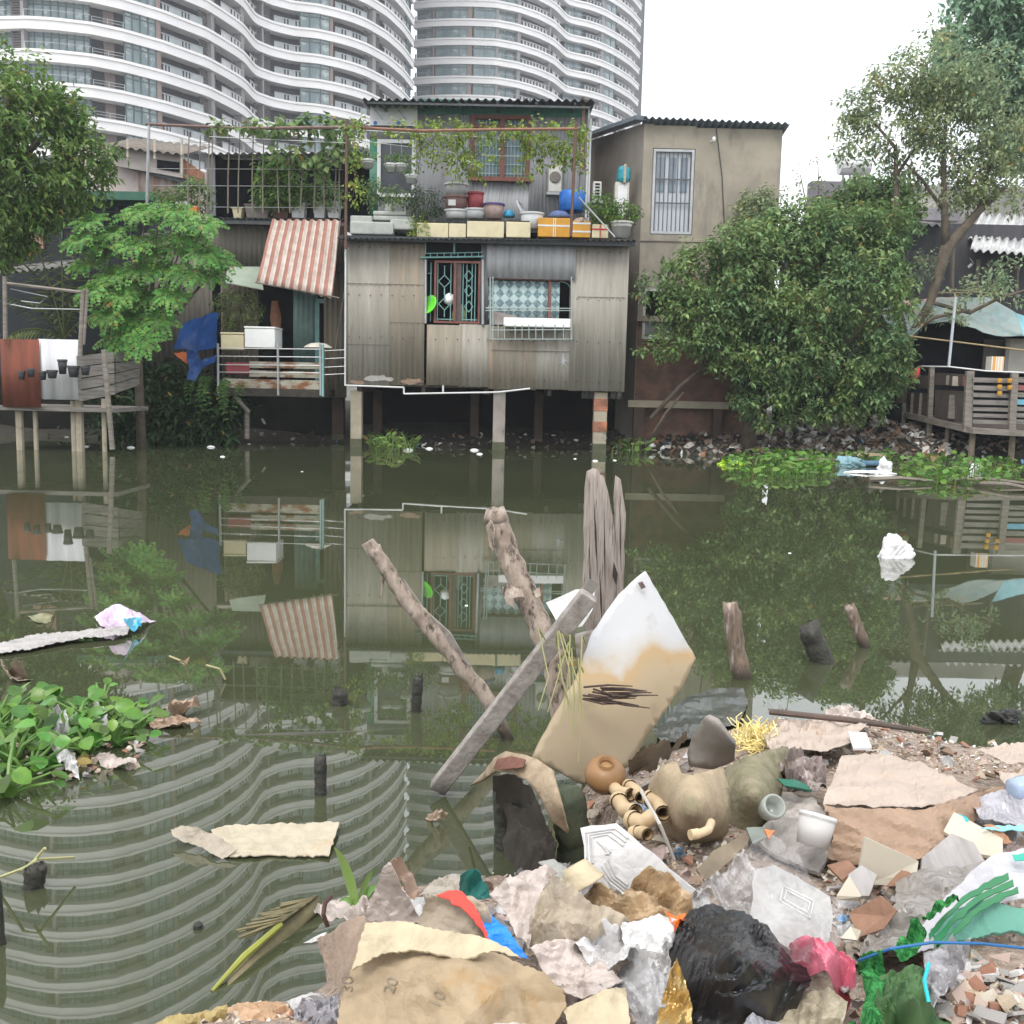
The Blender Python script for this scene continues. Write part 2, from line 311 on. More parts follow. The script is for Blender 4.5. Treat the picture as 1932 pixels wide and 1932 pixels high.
def tower(label, pts, height_ref, nfl, nfl_near, bays, shift, top_extra, back):
    # pts: one floor band traced as (px, py); height_ref = its height above the eye -> plan positions
    plan = []
    for px, py in pts:
        d = ray(px, py); k = height_ref / d.z; plan.append((px, Vector((d.x * k, d.y * k))))
    # dense, smoothed plan line, indexed by px
    def P(px):
        for (a, pa), (b, pb) in zip(plan, plan[1:]):
            if a <= px <= b: return pa.lerp(pb, (px - a) / (b - a))
        return plan[0][1] if px < plan[0][0] else plan[-1][1]
    xs = []; x = plan[0][0]
    while x < plan[-1][0]: xs.append(x); x += 3.0
    xs.append(plan[-1][0]); line = [P(q) for q in xs]
    for _ in range(6): line = [line[0]] + [(a + 2 * b + c) / 4 for a, b, c in zip(line, line[1:], line[2:])] + [line[-1]]
    def nrm(i):
        a = line[max(0, i - 1)]; b = line[min(len(line) - 1, i + 1)]; t = (b - a).normalized(); return Vector((t.y, -t.x))
    N = [nrm(i) for i in range(len(line))]
    def Q(px, out):
        i = min(range(len(xs)), key=lambda j: abs(xs[j] - px)); j = min(i + 1, len(xs) - 1); return line[i] + N[i] * out
    base = line[len(line) // 2]; T = thing('apartment_tower', label, 'apartment building', (base.x, base.y, 0.8))
    hb = height_ref + H; z0 = hb - math.floor((hb - 1.5) / FH) * FH
    def strip(mb, o0, o1, za, zb, i0=0, i1=None):      # solid ribbon between two offsets from the line
        i1 = len(line) - 1 if i1 is None else i1; vs = []; fs = []
        for i in range(i0, i1 + 1):
            for o, z in ((o0, za), (o1, za), (o1, zb), (o0, zb)):
                q = line[i] + N[i] * o; vs.append((q.x, q.y, z))
        for k in range(i1 - i0):
            for a in range(4): b = (a + 1) % 4; fs.append((4 * k + a, 4 * k + b, 4 * k + 4 + b, 4 * k + 4 + a))
        fs += [(0, 1, 2, 3), (4 * (i1 - i0) + 3, 4 * (i1 - i0) + 2, 4 * (i1 - i0) + 1, 4 * (i1 - i0))]
        mb.smooth = False; mb.add(vs, fs)
    def idx(px): return min(range(len(xs)), key=lambda j: abs(xs[j] - px))
    def pt(px, o, z): q = Q(px, o); return (q.x, q.y, z)
    # one floor of everything, then copies; each window, railing and louver screen is a part of its own
    bm_ = MB(); strip(bm_, -1.6, 0.0, z0 - 0.6, z0 + 0.5); strip(bm_, -0.02, 0.14, z0 + 0.34, z0 + 0.64)
    zt, zb = z0 + 0.42, z0 + FH - 0.55; protos = [('floor_band', bm_, m_band, None)]
    for a, b, ty in bays:
        i0, i1 = idx(a), idx(b)
        if i1 <= i0: continue
        if ty in 'gG':
            glass = MB(); mull = MB(); off = -0.35 if ty == 'G' else -1.1
            strip(glass, off - 0.1, off, zt, zb, i0, i1)
            n = max(2, int(round((b - a) / 17)))
            for j in range(n + 1):
                px = a + (b - a) * j / n; mull.beam(pt(px, off + .04, zt), pt(px, off + .04, zb), 0.12, 0.16)
            for zz in (zt + 0.35, zb - 0.5):
                for i in range(i0, i1):
                    p, q = line[i] + N[i] * (off + .04), line[i + 1] + N[i + 1] * (off + .04); mull.beam((p.x, p.y, zz), (q.x, q.y, zz), 0.1, 0.1)
            protos.append(('window', glass, m_glass, ('window_frame', mull, m_mull)))
            if ty == 'g':
                rail = MB(); strip(rail, -0.12, -0.08, zt + 0.95, zt + 1.02, i0, i1); strip(rail, -0.12, -0.09, zt, zt + 0.95, i0, i0 + 1); protos.append(('handrail', rail, m_rail, None))
        if ty in 'rw':
            bal = MB(); n = max(2, int(round((b - a) / 6.5)))
            for j in range(n):
                pa, pb = a + (b - a) * (j + 0.1) / n, a + (b - a) * (j + (0.72 if ty == 'w' else 0.86)) / n
                A_, B_ = pt(pa, -0.15, 0), pt(pb, -0.15, 0)
                bal.prism([(A_[0], A_[1], zt), (B_[0], B_[1], zt), (B_[0], B_[1], zt + 1.04), (A_[0], A_[1], zt + 1.04)], (0.0, 0.1, 0))
            strip(bal, -0.22, -0.1, zt + 1.02, zt + 1.12, i0, i1)
            protos.append(('balcony_railing', bal, m_white if ty == 'w' else m_rail, None))
        if ty == 'm':
            rail = MB()
            for zz in (0.3, 0.6, 0.9): strip(rail, -0.2, -0.15, zt + zz, zt + zz + .06, i0, i1)
            for px in (a, (a + b) / 2, b): rail.beam(pt(px, -0.17, zt), pt(px, -0.17, zt + .96), 0.07)
            protos.append(('balcony_railing', rail, m_rail, None))
        if ty == 'l':
            louv = MB()
            for j in range(9):
                zz = zt + 0.1 + j * (zb - zt) / 9; strip(louv, -0.9, -0.75, zz, zz + 0.14, i0, i1)
            for px in (a + 1, b - 1): louv.beam(pt(px, -0.82, zt), pt(px, -0.82, zb), 0.1)
            protos.append(('louver_screen', louv, m_louv, None))
    NEAR = nfl_near
    for nm, mb, mt, sub in protos:
        if not mb.v: continue
        o = mb.build(nm, mt, T)
        if sub: so_ = sub[1].build(sub[0], sub[2], o)
        top = nfl if nm == 'floor_band' else NEAR
        for f in range(1, top):
            c = o.copy(); S.collection.objects.link(c); c.parent = T; c.location.z = f * FH
            if sub: c2 = so_.copy(); S.collection.objects.link(c2); c2.parent = c
    for kind_, sel in (('upper_windows', ('window', 'handrail')), ('upper_railings', ('balcony_railing', 'louver_screen'))):
        u = MB(); ms = []
        for nm, mb, mt, sub in protos:
            if nm not in sel: continue
            for m2, t2 in ((mb, mt),) + (((sub[1], sub[2]),) if sub else ()):
                if t2 not in ms: ms.append(t2)
                u.m = ms.index(t2)
                for f in range(NEAR, nfl): u.add([(v[0], v[1], v[2] + f * FH) for v in m2.v], m2.f)
        prop(u.build(kind_, ms, T), kind='stuff')
    core = MB(); ztop = z0 + nfl * FH
    vs = []; fs = []
    strip(core, -2.6, -2.4, 0.8, ztop)
    A_, B_ = line[0] - N[0] * 2.6, line[-1] - N[-1] * 2.6; A2, B2 = A_ + Vector(back), B_ + Vector(back)
    core.prism([(A_.x, A_.y, 0.8), (B_.x, B_.y, 0.8), (B2.x, B2.y, 0.8), (A2.x, A2.y, 0.8)], (0, 0, ztop - 0.8 + top_extra))
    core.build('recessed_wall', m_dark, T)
    for a, b, ty in bays:
        if ty in 'pP':
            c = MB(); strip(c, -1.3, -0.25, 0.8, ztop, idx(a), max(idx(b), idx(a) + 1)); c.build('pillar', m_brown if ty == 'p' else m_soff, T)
        if ty == 's':        # warm side wall in the balcony recess
            c = MB(); strip(c, -2.3, -1.9, 0.8, ztop, idx(a), max(idx(b), idx(a) + 1)); c.build('balcony_wall', m_brown, T)
    return T
tracA = [(-120, 62), (-60, 50), (4, 43), (50, 42), (100, 45), (170, 53), (232, 66), (307, 87), (354, 104), (390, 117), (414, 130), (444, 147), (464, 160), (472, 171), (482, 182), (514, 193), (554, 201), (600, 205), (634, 211), (665, 218), (694, 227), (730, 243), (760, 263), (779, 283)]
baysA = [(-118, 12, 'g'), (13, 36, 'l'), (37, 41, 'P'), (42, 172, 'g'), (173, 234, 'm'), (204, 226, 's'), (236, 296, 'G'), (297, 305, 'p'), (307, 385, 'r'), (386, 402, 'l'), (402, 407, 'P'), (408, 418, 'l'), (420, 458, 'w'), (460, 466, 'P'),
         (474, 486, 'w'), (488, 496, 'l'), (497, 502, 'P'), (503, 515, 'l'), (518, 566, 'r'), (568, 623, 'G'), (624, 631, 'p'), (633, 694, 'r'), (696, 702, 'l'), (706, 712, 'P'), (713, 722, 'l'), (724, 766, 'w'), (768, 778, 'G')]
tower('nearer white banded apartment tower with a wavy front, at the top left', tracA, 37.3, 40, 15, baysA, 0, 2, (-25, 45))
tracB = [(779, 118), (800, 116), (815, 115), (850, 114), (882, 114), (935, 116), (975, 123), (1015, 135), (1042, 147), (1056, 158), (1066, 168), (1085, 172), (1108, 176), (1135, 184), (1162, 196), (1188, 211), (1203, 225)]
baysB = [(781, 812, 'g'), (814, 818, 'p'), (820, 880, 'G'), (881, 891, 'p'), (893, 934, 'G'), (935, 940, 'P'), (941, 976, 'g'), (978, 982, 'P'), (984, 1034, 'w'), (1036, 1040, 'P'), (1042, 1058, 'w'),
         (1070, 1100, 'g'), (1102, 1132, 'r'), (1134, 1138, 'P'), (1140, 1160, 'G'), (1164, 1182, 'w'), (1184, 1198, 'w')]
tower('farther white banded tower with two round bulges beside the open sky', tracB, 58.0, 44, 23, baysB, 0, 2, (10, 60))
# ================================================================ MATERIALS of the houses
m_sheet = mat('weathered_tin', (0.33, 0.305, 0.265), (0.26, 0.24, 0.2), rough=0.65, scale=2.2, stretch=(2.2, 1, 0.25), c3=(0.4, 0.38, 0.34), s3=1.4, t3=(0.52, 0.72), spec=0.4, bump=0.1)
m_sheet_b = mat('brown_streaked_tin', (0.29, 0.255, 0.205), (0.215, 0.19, 0.15), rough=0.7, scale=2.5, stretch=(2.6, 1, 0.22), c3=(0.35, 0.26, 0.18), s3=1.8, t3=(0.55, 0.72), spec=0.3)
m_sheet_c = mat('grey_galvanised_tin', (0.36, 0.36, 0.37), (0.27, 0.27, 0.28), rough=0.5, scale=2, stretch=(2.2, 1, 0.25), c3=(0.2, 0.17, 0.14), s3=2, t3=(0.6, 0.78), spec=0.5)
m_sheet_d = mat('dull_grey_tin', (0.19, 0.19, 0.2), (0.13, 0.13, 0.14), rough=0.6, scale=2, stretch=(2, 1, 0.3), spec=0.4)
m_roofd = mat('dark_roof_tin', (0.09, 0.1, 0.105), (0.055, 0.06, 0.062), rough=0.6, scale=3, c3=(0.2, 0.19, 0.18), s3=2.5, t3=(0.6, 0.75))
m_roofl = mat('pale_roof_tin', (0.62, 0.62, 0.62), (0.4, 0.4, 0.4), rough=0.5, scale=3, c3=(0.25, 0.2, 0.16), s3=2, t3=(0.6, 0.75))
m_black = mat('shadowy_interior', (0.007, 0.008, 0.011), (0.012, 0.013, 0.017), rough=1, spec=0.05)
m_rustf = mat('red_brown_frame', (0.2, 0.075, 0.055), (0.14, 0.05, 0.04), rough=0.6, scale=5)
m_cyan = mat('turquoise_ironwork', (0.22, 0.42, 0.4), (0.17, 0.34, 0.33), rough=0.5)
m_green = mat('dark_green_panel', (0.03, 0.17, 0.115), (0.022, 0.13, 0.09), rough=0.5, scale=1.5)
m_whitep = mat('white_paint', (0.7, 0.7, 0.7), (0.6, 0.6, 0.6), rough=0.5, scale=3)
m_foam = mat('white_foam', (0.86, 0.86, 0.86), (0.78, 0.78, 0.77), rough=0.8, scale=4)
m_cream = mat('cream_foam', (0.68, 0.6, 0.4), (0.6, 0.52, 0.34), rough=0.8, scale=3, c3=(0.4, 0.35, 0.25), s3=3, t3=(0.6, 0.75))
m_pier = mat('stained_concrete_pier', (0.38, 0.33, 0.25), (0.3, 0.26, 0.2), rough=0.85, scale=4, c3=(0.15, 0.14, 0.11), s3=3, t3=(0.58, 0.7), bump=0.3)
m_algae = mat('algae_waterline', (0.1, 0.1, 0.06), (0.06, 0.065, 0.035), rough=0.8, scale=6)
m_brick = None
def brick_mat(name, c1, c2, mortar, sc=6.0):
    if name in _mats: return _mats[name]
    m = bpy.data.materials.new(name); m.use_nodes = True; t = m.node_tree; b = t.nodes['Principled BSDF']; L = t.links.new
    tc = _n(t, 'ShaderNodeTexCoord'); mp = _n(t, 'ShaderNodeMapping'); mp.inputs['Rotation'].default_value = (R(90), 0, 0)
    sx = _n(t, 'ShaderNodeSeparateXYZ'); cx = _n(t, 'ShaderNodeCombineXYZ'); ad = _n(t, 'ShaderNodeMath', operation='ADD')
    L(tc.outputs['Object'], sx.inputs[0]); L(sx.outputs[0], ad.inputs[0]); L(sx.outputs[1], ad.inputs[1]); L(ad.outputs[0], cx.inputs[0]); L(sx.outputs[2], cx.inputs[1])
    br = _n(t, 'ShaderNodeTexBrick'); br.inputs['Scale'].default_value = sc; br.inputs['Color1'].default_value = (*c1, 1); br.inputs['Color2'].default_value = (*c2, 1)
    br.inputs['Mortar'].default_value = (*mortar, 1); br.inputs['Mortar Size'].default_value = 0.03
    L(cx.outputs[0], br.inputs['Vector'])
    nz = _n(t, 'ShaderNodeTexNoise'); nz.inputs['Scale'].default_value = 3; nz.inputs['Detail'].default_value = 6; L(tc.outputs['Object'], nz.inputs['Vector'])
    rp = _n(t, 'ShaderNodeValToRGB'); rp.color_ramp.elements[0].position = 0.42; rp.color_ramp.elements[1].position = 0.62
    L(nz.outputs[0], rp.inputs[0]); mx_ = _n(t, 'ShaderNodeMixRGB'); L(rp.outputs[0], mx_.inputs[0]); L(br.outputs[0], mx_.inputs[1]); mx_.inputs[2].default_value = (0.05, 0.045, 0.035, 1)
    mm = _n(t, 'ShaderNodeMath', operation='MULTIPLY'); mm.inputs[1].default_value = 0.6; L(rp.outputs[0], mm.inputs[0]); L(mm.outputs[0], mx_.inputs[0])
    L(mx_.outputs[0], b.inputs['Base Color']); b.inputs['Roughness'].default_value = 0.9
    bp = _n(t, 'ShaderNodeBump'); bp.inputs['Strength'].default_value = 0.5; bp.inputs['Distance'].default_value = 0.01; L(br.outputs['Fac'], bp.inputs['Height']); bp.invert = True; L(bp.outputs[0], b.inputs['Normal'])
    _mats[name] = m; return m
m_brick = brick_mat('old_red_brick', (0.22, 0.09, 0.055), (0.16, 0.07, 0.045), (0.16, 0.14, 0.12), 5.5)
m_brick_o = brick_mat('orange_brick', (0.5, 0.17, 0.08), (0.42, 0.14, 0.07), (0.4, 0.25, 0.18), 6)
m_render = mat('stained_cement_render', (0.34, 0.3, 0.24), (0.25, 0.22, 0.18), rough=0.9, scale=1.1, c3=(0.17, 0.155, 0.13), s3=1.2, t3=(0.5, 0.72), st3=(1.6, 1.6, 0.5), bump=0.15, bscale=12)
m_wood = mat('weathered_grey_wood', (0.26, 0.23, 0.2), (0.15, 0.13, 0.11), rough=0.85, scale=3, stretch=(1, 1, 6), bump=0.3, bscale=14)
m_woodh = mat('weathered_grey_board', (0.25, 0.23, 0.21), (0.15, 0.135, 0.12), rough=0.85, scale=3, stretch=(0.6, 1, 8), bump=0.3, bscale=14, c3=(0.1, 0.09, 0.08), s3=1.5)
m_pole = mat('rusty_pole', (0.16, 0.085, 0.06), (0.09, 0.055, 0.045), rough=0.8, scale=8)
m_stick = mat('grey_stick', (0.22, 0.19, 0.15), (0.14, 0.12, 0.1), rough=0.85, scale=5)
m_rust = mat('deep_rusted_sheet', (0.2, 0.055, 0.03), (0.11, 0.035, 0.022), rough=0.8, scale=2, stretch=(2, 1, 0.5), c3=(0.3, 0.11, 0.04), s3=2, t3=(0.58, 0.75))
m_steel = mat('dull_steel', (0.42, 0.43, 0.44), (0.32, 0.33, 0.33), rough=0.4, metal=0.3, scale=4)
# ================================================================ CENTRAL TIN HOUSE ON STILTS
HY = 24.5
hx0, hx1 = X(651, 600, HY), X(1182, 600, HY); hzt, hzb = Z(900, 450, HY), Z(900, 731, HY)
house = thing('stilt_house', 'grey corrugated tin house on concrete stilts in the middle of the far bank', 'house', ((hx0 + hx1) / 2, HY + 1.5, 0))
UY = 27.4                                        # upper storey front
def cpan(nm, x0, y0, x1, y1, m, off, seed=0, jag=0.0, per=0.13, par=house, Y=HY, amp=0.01):
    a, b, z0, z1 = pr(x0, y0, x1, y1, Y); c = MB(); c.corr(a, b, Y + off, z0, z1, per, amp, 0.005, jag, seed); return c.build(nm, m, par)
cpan('wall_sheet', 651, 452, 738, 728, m_sheet, 0.0, 1, 0.01); cpan('wall_sheet', 734, 452, 801, 727, m_sheet_b, -0.012, 2, 0.008)
cpan('wall_sheet', 805, 613, 870, 727, m_sheet_b, -0.008, 3, 0.008); cpan('wall_sheet', 866, 612, 926, 730, m_sheet, 0.006, 4, 0.01)
cpan('wall_sheet', 922, 616, 1012, 735, m_sheet_b, -0.006, 5, 0.008); cpan('wall_sheet', 1008, 620, 1092, 735, m_sheet, 0.004, 6, 0.01)
cpan('wall_sheet', 1076, 456, 1183, 738, m_sheet, -0.012, 7, 0.01); cpan('wall_sheet', 918, 455, 1086, 527, m_sheet_c, -0.05, 8, 0.0, 0.2, amp=0.02)
cpan('wall_sheet', 907, 455, 921, 613, m_sheet_d, 0.004, 9)
w_ = MB(); a, b, z0, z1 = pr(1166, 735, 1178, 746, HY); w_.corr(X(1100, 740, HY), b, HY + .5, z0 - .1, z1, 0.12, 0.015); w_.build('wall_sheet', m_sheet_d, house)
# side and back walls, floor, ceiling
w_ = MB(); w_.corr(HY + 0.03, UY + 2.9, hx1 - .01, hzb, hzt - .05, 0.13, 0.016, 0.004, axis='y'); w_.corr(HY + 0.03, UY + 2.9, hx0 + .02, hzb, hzt - .05, 0.13, 0.016, 0.004, axis='y'); w_.build('side_wall', m_sheet_d, house)
w_ = MB(); w_.box(hx0 + .04, hx1 - .04, HY + .06, UY + 2.9, hzb - .02, hzb + .06)
for k in range(5): xx = hx0 + .3 + k * (hx1 - hx0 - .6) / 4; w_.box(xx, xx + .09, HY + .1, UY + 2.8, hzb - .16, hzb - .02)
w_.build('floor', mat('dark_floor_boards', (0.09, 0.07, 0.055), (0.05, 0.04, 0.035), rough=0.9), house)
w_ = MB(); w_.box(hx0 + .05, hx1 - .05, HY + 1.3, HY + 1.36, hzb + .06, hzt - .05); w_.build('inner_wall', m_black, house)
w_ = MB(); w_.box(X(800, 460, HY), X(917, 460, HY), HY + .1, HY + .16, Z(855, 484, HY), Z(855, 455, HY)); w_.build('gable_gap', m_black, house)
# roof of the lower storey, which carries the terrace
rf = MB(); A = Vector((hx0 - .12, HY - .38, Z(655, 449, HY - .38))); B = Vector((hx1 + .16, HY - .38, Z(1192, 453, HY - .38)))
rf.croof(A, B, (0, UY - HY + .38, 0.22), 0.13, 0.02, 0.008); 
rf.build('terrace_roof', m_roofd, house)
fz = MB(); fz.box(hx0 - .1, hx1 + .1, HY - .3, HY - .24, hzt - .14, hzt - .03); fz.build('eave_board', mat('dark_eave_board', (0.05, 0.055, 0.06), (0.03, 0.033, 0.036), rough=0.7), house)
TZ = hzt + 0.06
# gutter pipe under the floor
gp = MB(); 
for p, q in (((652, 727), (762, 731)), ((762, 731), (762, 743)), ((762, 743), (940, 740)), ((836, 727), (836, 741)), ((652, 470), (651, 728)), ((940, 740), (1000, 733))): bar(gp, p, q, HY - .06, 0.022)
gp.build('drain_pipe', m_whitep, house)
# stilts
def pier(x0, x1, y0, yw, Y, m, extra=None):
    a, b, z0, z1 = pr(x0, y0, x1, yw, Y); zc = z1
    p = MB(); p.box(a, b, Y, Y + (b - a), -0.7, zc); p.m = 0
    o = p.build('stilt', m, house, bevel=0.015)
    q = MB(); q.box(a - .004, b + .004, Y - .004, Y + (b - a) + .004, -0.6, 0.2 + 0.03 * rnd.random()); q.build('algae_stain', m_algae, o)
    if extra:
        e = MB()
        for (ya, yb) in extra: e.box(a - .006, b + .006, Y - .008, Y + (b - a), Z(x0, yb, Y), Z(x0, ya, Y))
        e.build('bare_brick', m_brick_o, o)
pier(661, 682, 737, 850, HY + .1, m_pier); pier(930, 953, 735, 850, HY + .1, mat('grey_cracked_pier', (0.34, 0.3, 0.27), (0.24, 0.21, 0.19), rough=.9, scale=5, c3=(0.1, 0.09, 0.08), s3=5, t3=(.6, .68), stretch=(1, 1, .5)))
pier(1120, 1145, 740, 850, HY + .1, m_pier, [(752, 775), (795, 815)])
m_dpier = mat('dark_brick_pier', (0.09, 0.055, 0.04), (0.05, 0.04, 0.03), rough=.9, scale=4)
for a, b in ((626, 648), (704, 720), (887, 903), (1008, 1024)): pier(a, b, 738, 846, HY + 2.0, m_dpier)
bw = MB(); bw.box(hx0 - 0.2, hx1 + .2, HY + 3.2, HY + 3.4, -0.3, hzb); bw.build('back_wall', mat('shade_dark_brick', (0.018, 0.013, 0.011), (0.01, 0.009, 0.008), rough=1, scale=2, spec=0.05), house)  # brick toned near black to paint in the shade under the house
# --- window one, sliding, with turquoise grilles
def rect_frame(mb, x0, x1, z0, z1, y, w, d): 
    mb.box(x0, x1, y, y + d, z0, z0 + w); mb.box(x0, x1, y, y + d, z1 - w, z1); mb.box(x0, x0 + w, y, y + d, z0 + w, z1 - w); mb.box(x1 - w, x1, y, y + d, z0 + w, z1 - w)
def line3(mb, pts, y, r, closed=False):
    if closed: pts = pts + [pts[0]]
    for p, q in zip(pts, pts[1:]): mb.tube([(p[0], y, p[1]), (q[0], y, q[1])], r, 4)
wf = MB(); a, b, z0, z1 = pr(819, 492, 906, 610, HY); rect_frame(wf, a, b, z0, z1, HY + .0, .05, .07)
xm = X(858, 550, HY); wf.box(xm - .03, xm + .03, HY - .01, HY + .06, z0 + .05, z1 - .05); win = wf.build('window', m_rustf, house)
g_ = MB()
for xs_, zz in ((X(825, 0 + 550, HY), 0), (X(850, 550, HY), 0), (X(873, 550, HY), 0), (X(880, 550, HY), 0), (X(890, 550, HY), 0), (X(896, 550, HY), 0), (X(812, 550, HY), 0)):
    g_.tube([(xs_, HY + .1, z0 + .04), (xs_, HY + .1, z1 - .04)], .013, 5)
for cy in (530, 573):
    cx, cz = X(838, cy, HY), Z(838, cy, HY); line3(g_, [(cx - .14, cz), (cx, cz + .14), (cx + .14, cz), (cx, cz - .14)], HY + .1, .012, True)
    g_.tube([(cx, HY + .1, cz + .14), (cx, HY + .1, cz + .36)], .012, 5); g_.tube([(cx, HY + .1, cz - .14), (cx, HY + .1, cz - .3)], .012, 5)
for cy in (520, 548, 578):
    cx, cz = X(884, cy, HY), Z(884, cy, HY); line3(g_, [(cx - .1, cz), (cx, cz + .13), (cx + .1, cz), (cx, cz - .13)], HY + .1, .012, True)
for cy in (515, 575): g_.tube([(X(806, cy, HY), HY + .1, Z(812, cy, HY)), (X(814, cy, HY), HY + .1, Z(812, cy, HY))], .012, 5)
g_.tube([(X(820, 600, HY), HY + .1, Z(838, 602, HY)), (X(900, 600, HY), HY + .1, Z(838, 602, HY))], .012, 5)
g_.build('grille', m_cyan, win)
gl = MB(); gl.box(X(858, 550, HY), X(870, 550, HY), HY + .04, HY + .045, z0 + .05, z1 - .05); gl.build('curtain_strip', mat('mauve_grey_curtain', (0.12, 0.09, 0.085), (0.08, 0.065, 0.06), rough=.8), win)
sh = MB(); bar(sh, (793, 486), (912, 484), HY - .06, .02); bar(sh, (805, 478), (912, 476), HY - .02, .012)
for k in range(8): bar(sh, (812 + k * 13, 477), (812 + k * 13, 485), HY - .03, .01)
bar(sh, (803, 458), (803, 480), HY, .012); bar(sh, (857, 456), (857, 480), HY, .02); sh.build('shelf_rail', m_cyan, win)
sl_ = MB(); bar(sl_, (803, 490), (803, 610), HY - .01, .03); bar(sl_, (911, 490), (911, 612), HY - .02, .035); sl_.build('jamb', m_steel, win)
gb = MB(); gb.smooth = True; c0 = at(810, 575, HY + .05); gb.lathe(c0 + Vector((0, 0, 0)), [(0.02, -.05), (.16, -.03), (.24, .02), (.22, .03), (.14, -.01), (.01, -.02)], 16, ax=(-.5, -.6, .3))
one(gb, 'basin', mat('lime_plastic', (0.16, 0.75, 0.05), (0.14, 0.68, 0.04), rough=.4), 'lime green plastic basin hung in the window of the tin house', 'basin')
yb = MB(); yb.smooth = True; yb.lathe(at(866, 592, HY + .3), [(.02, -.24), (.15, -.2), (.17, 0), (.1, .2), (.02, .26)], 12); one(yb, 'bag', mat('pale_yellow_bag', (0.5, 0.5, 0.25), (0.4, 0.42, 0.2), rough=.6), 'pale yellow bag standing inside the window with turquoise diamonds', 'bag')
wb = MB(); wb.smooth = True; wb.lathe(at(848, 565, HY + .2), [(.02, -.14), (.12, -.08), (.14, 0), (.11, .1), (.02, .15)], 12); one(wb, 'bundle', m_foam, 'round white bundle hanging inside the diamond grille window', 'bundle')
# --- window two, lace curtain and a wire cage
wf = MB(); a, b, z0, z1 = pr(916, 525, 1079, 620, HY); rect_frame(wf, a, b, z0, z1, HY + .02, .045, .06); xm = X(1037, 560, HY); wf.box(xm - .03, xm + .03, HY + .01, HY + .07, z0 + .05, z1 - .05)
win2 = wf.build('window', m_rustf, house)
def lace_mat():
    m = bpy.data.materials.new('lace_curtain'); m.use_nodes = True; t = m.node_tree; b = t.nodes['Principled BSDF']; L = t.links.new
    tc = _n(t, 'ShaderNodeTexCoord'); mp = _n(t, 'ShaderNodeMapping'); mp.inputs['Rotation'].default_value = (0, R(45), 0); mp.inputs['Scale'].default_value = (6.5, 1, 6.5)
    ck = _n(t, 'ShaderNodeTexChecker'); ck.inputs['Scale'].default_value = 1; L(tc.outputs['Object'], mp.inputs[0]); L(mp.outputs[0], ck.inputs[0])
    nz = _n(t, 'ShaderNodeTexNoise'); nz.inputs['Scale'].default_value = 18; L(tc.outputs['Object'], nz.inputs['Vector'])
    m1 = _n(t, 'ShaderNodeMixRGB'); m1.inputs[1].default_value = (0.36, 0.46, 0.46, 1); m1.inputs[2].default_value = (0.1, 0.16, 0.18, 1)
    mu = _n(t, 'ShaderNodeMath', operation='MULTIPLY'); L(ck.outputs[1], mu.inputs[0]); L(nz.outputs[0], mu.inputs[1]); mu2 = _n(t, 'ShaderNodeMath', operation='MULTIPLY'); mu2.inputs[1].default_value = 1.6; L(mu.outputs[0], mu2.inputs[0])
    L(mu2.outputs[0], m1.inputs[0]); L(m1.outputs[0], b.inputs['Base Color']); b.inputs['Roughness'].default_value = .9; return m
m_lace = lace_mat()
cu = MB(); cu.corr(X(921, 560, HY), X(1034, 560, HY), HY + .1, z0 + .06, z1 - .06, .22, .012, .003); cu.corr(X(1040, 560, HY), X(1056, 560, HY), HY + .1, z0 + .06, z1 - .06, .2, .012, .003); cu.build('curtain', m_lace, win2)
g_ = MB()
for r_, cx in ((.5, 1056), (.34, 1056)):
    c = at(cx, 545, HY + .13); pts = [(c.x + r_ * .75 * math.sin(t), c.z + r_ * .5 * math.cos(t)) for t in [k * math.pi / 12 for k in range(7)]]
    pts.append((c.x + r_ * .75, z0 + .05)); line3(g_, pts, HY + .13, .015)
for k in range(9): xx = X(924 + k * 13, 560, HY); g_.tube([(xx, HY + .13, z0 + .04), (xx, HY + .13, z1 - .04)], .009, 4)
g_.build('grille', m_cyan, win2)
cg = MB(); YC = HY - .42
for x in (926, 940, 952, 972, 985, 998, 1011, 1024, 1047, 1063, 1078): 
    bar(cg, (x, 612), (x, 640), YC, .011); cg.tube([at(x, 640, YC), at(x, 636, HY)], .009, 4)
for x in (930, 1078): bar(cg, (x, 522), (x, 640), YC, .014)
bar(cg, (916, 581), (1082, 582), YC, .012); bar(cg, (916, 586), (1082, 586), YC, .01); bar(cg, (925, 640), (1080, 640), YC, .012); bar(cg, (925, 523), (925, 614), YC, .016); bar(cg, (925, 623), (1078, 622), YC, .012)
for x in (919, 1080):
    for y in (523, 583, 638): cg.tube([at(x, y, YC), at(x, y, HY)], .01, 4)
cg.build('window_cage', mat('pale_cage_wire', (0.35, 0.42, 0.4), (0.28, 0.33, 0.32), rough=.5), win2)
fb_ = MB(); a, b, z0, z1 = pr(950, 600, 1077, 617, YC); fb_.box(a, b, YC + .03, YC + .36, z0, z1); one(fb_, 'foam_tray', m_foam, 'long white foam tray lying in the wire cage of the curtained window', 'foam tray', bevel=.02)
tr_ = MB(); a, b, z0, z1 = pr(924, 585, 975, 612, YC); tr_.prism([(a, YC + .1, z0), (b, YC + .1, z0), (b, YC + .12, z1 - .12), (a, YC + .12, z1)], (0, .02, 0)); one(tr_, 'board', mat('pinkish_grey_board', (0.32, 0.28, 0.26), (0.26, 0.23, 0.21), rough=.9), 'pinkish grey board propped in the left of the wire window cage', 'board')
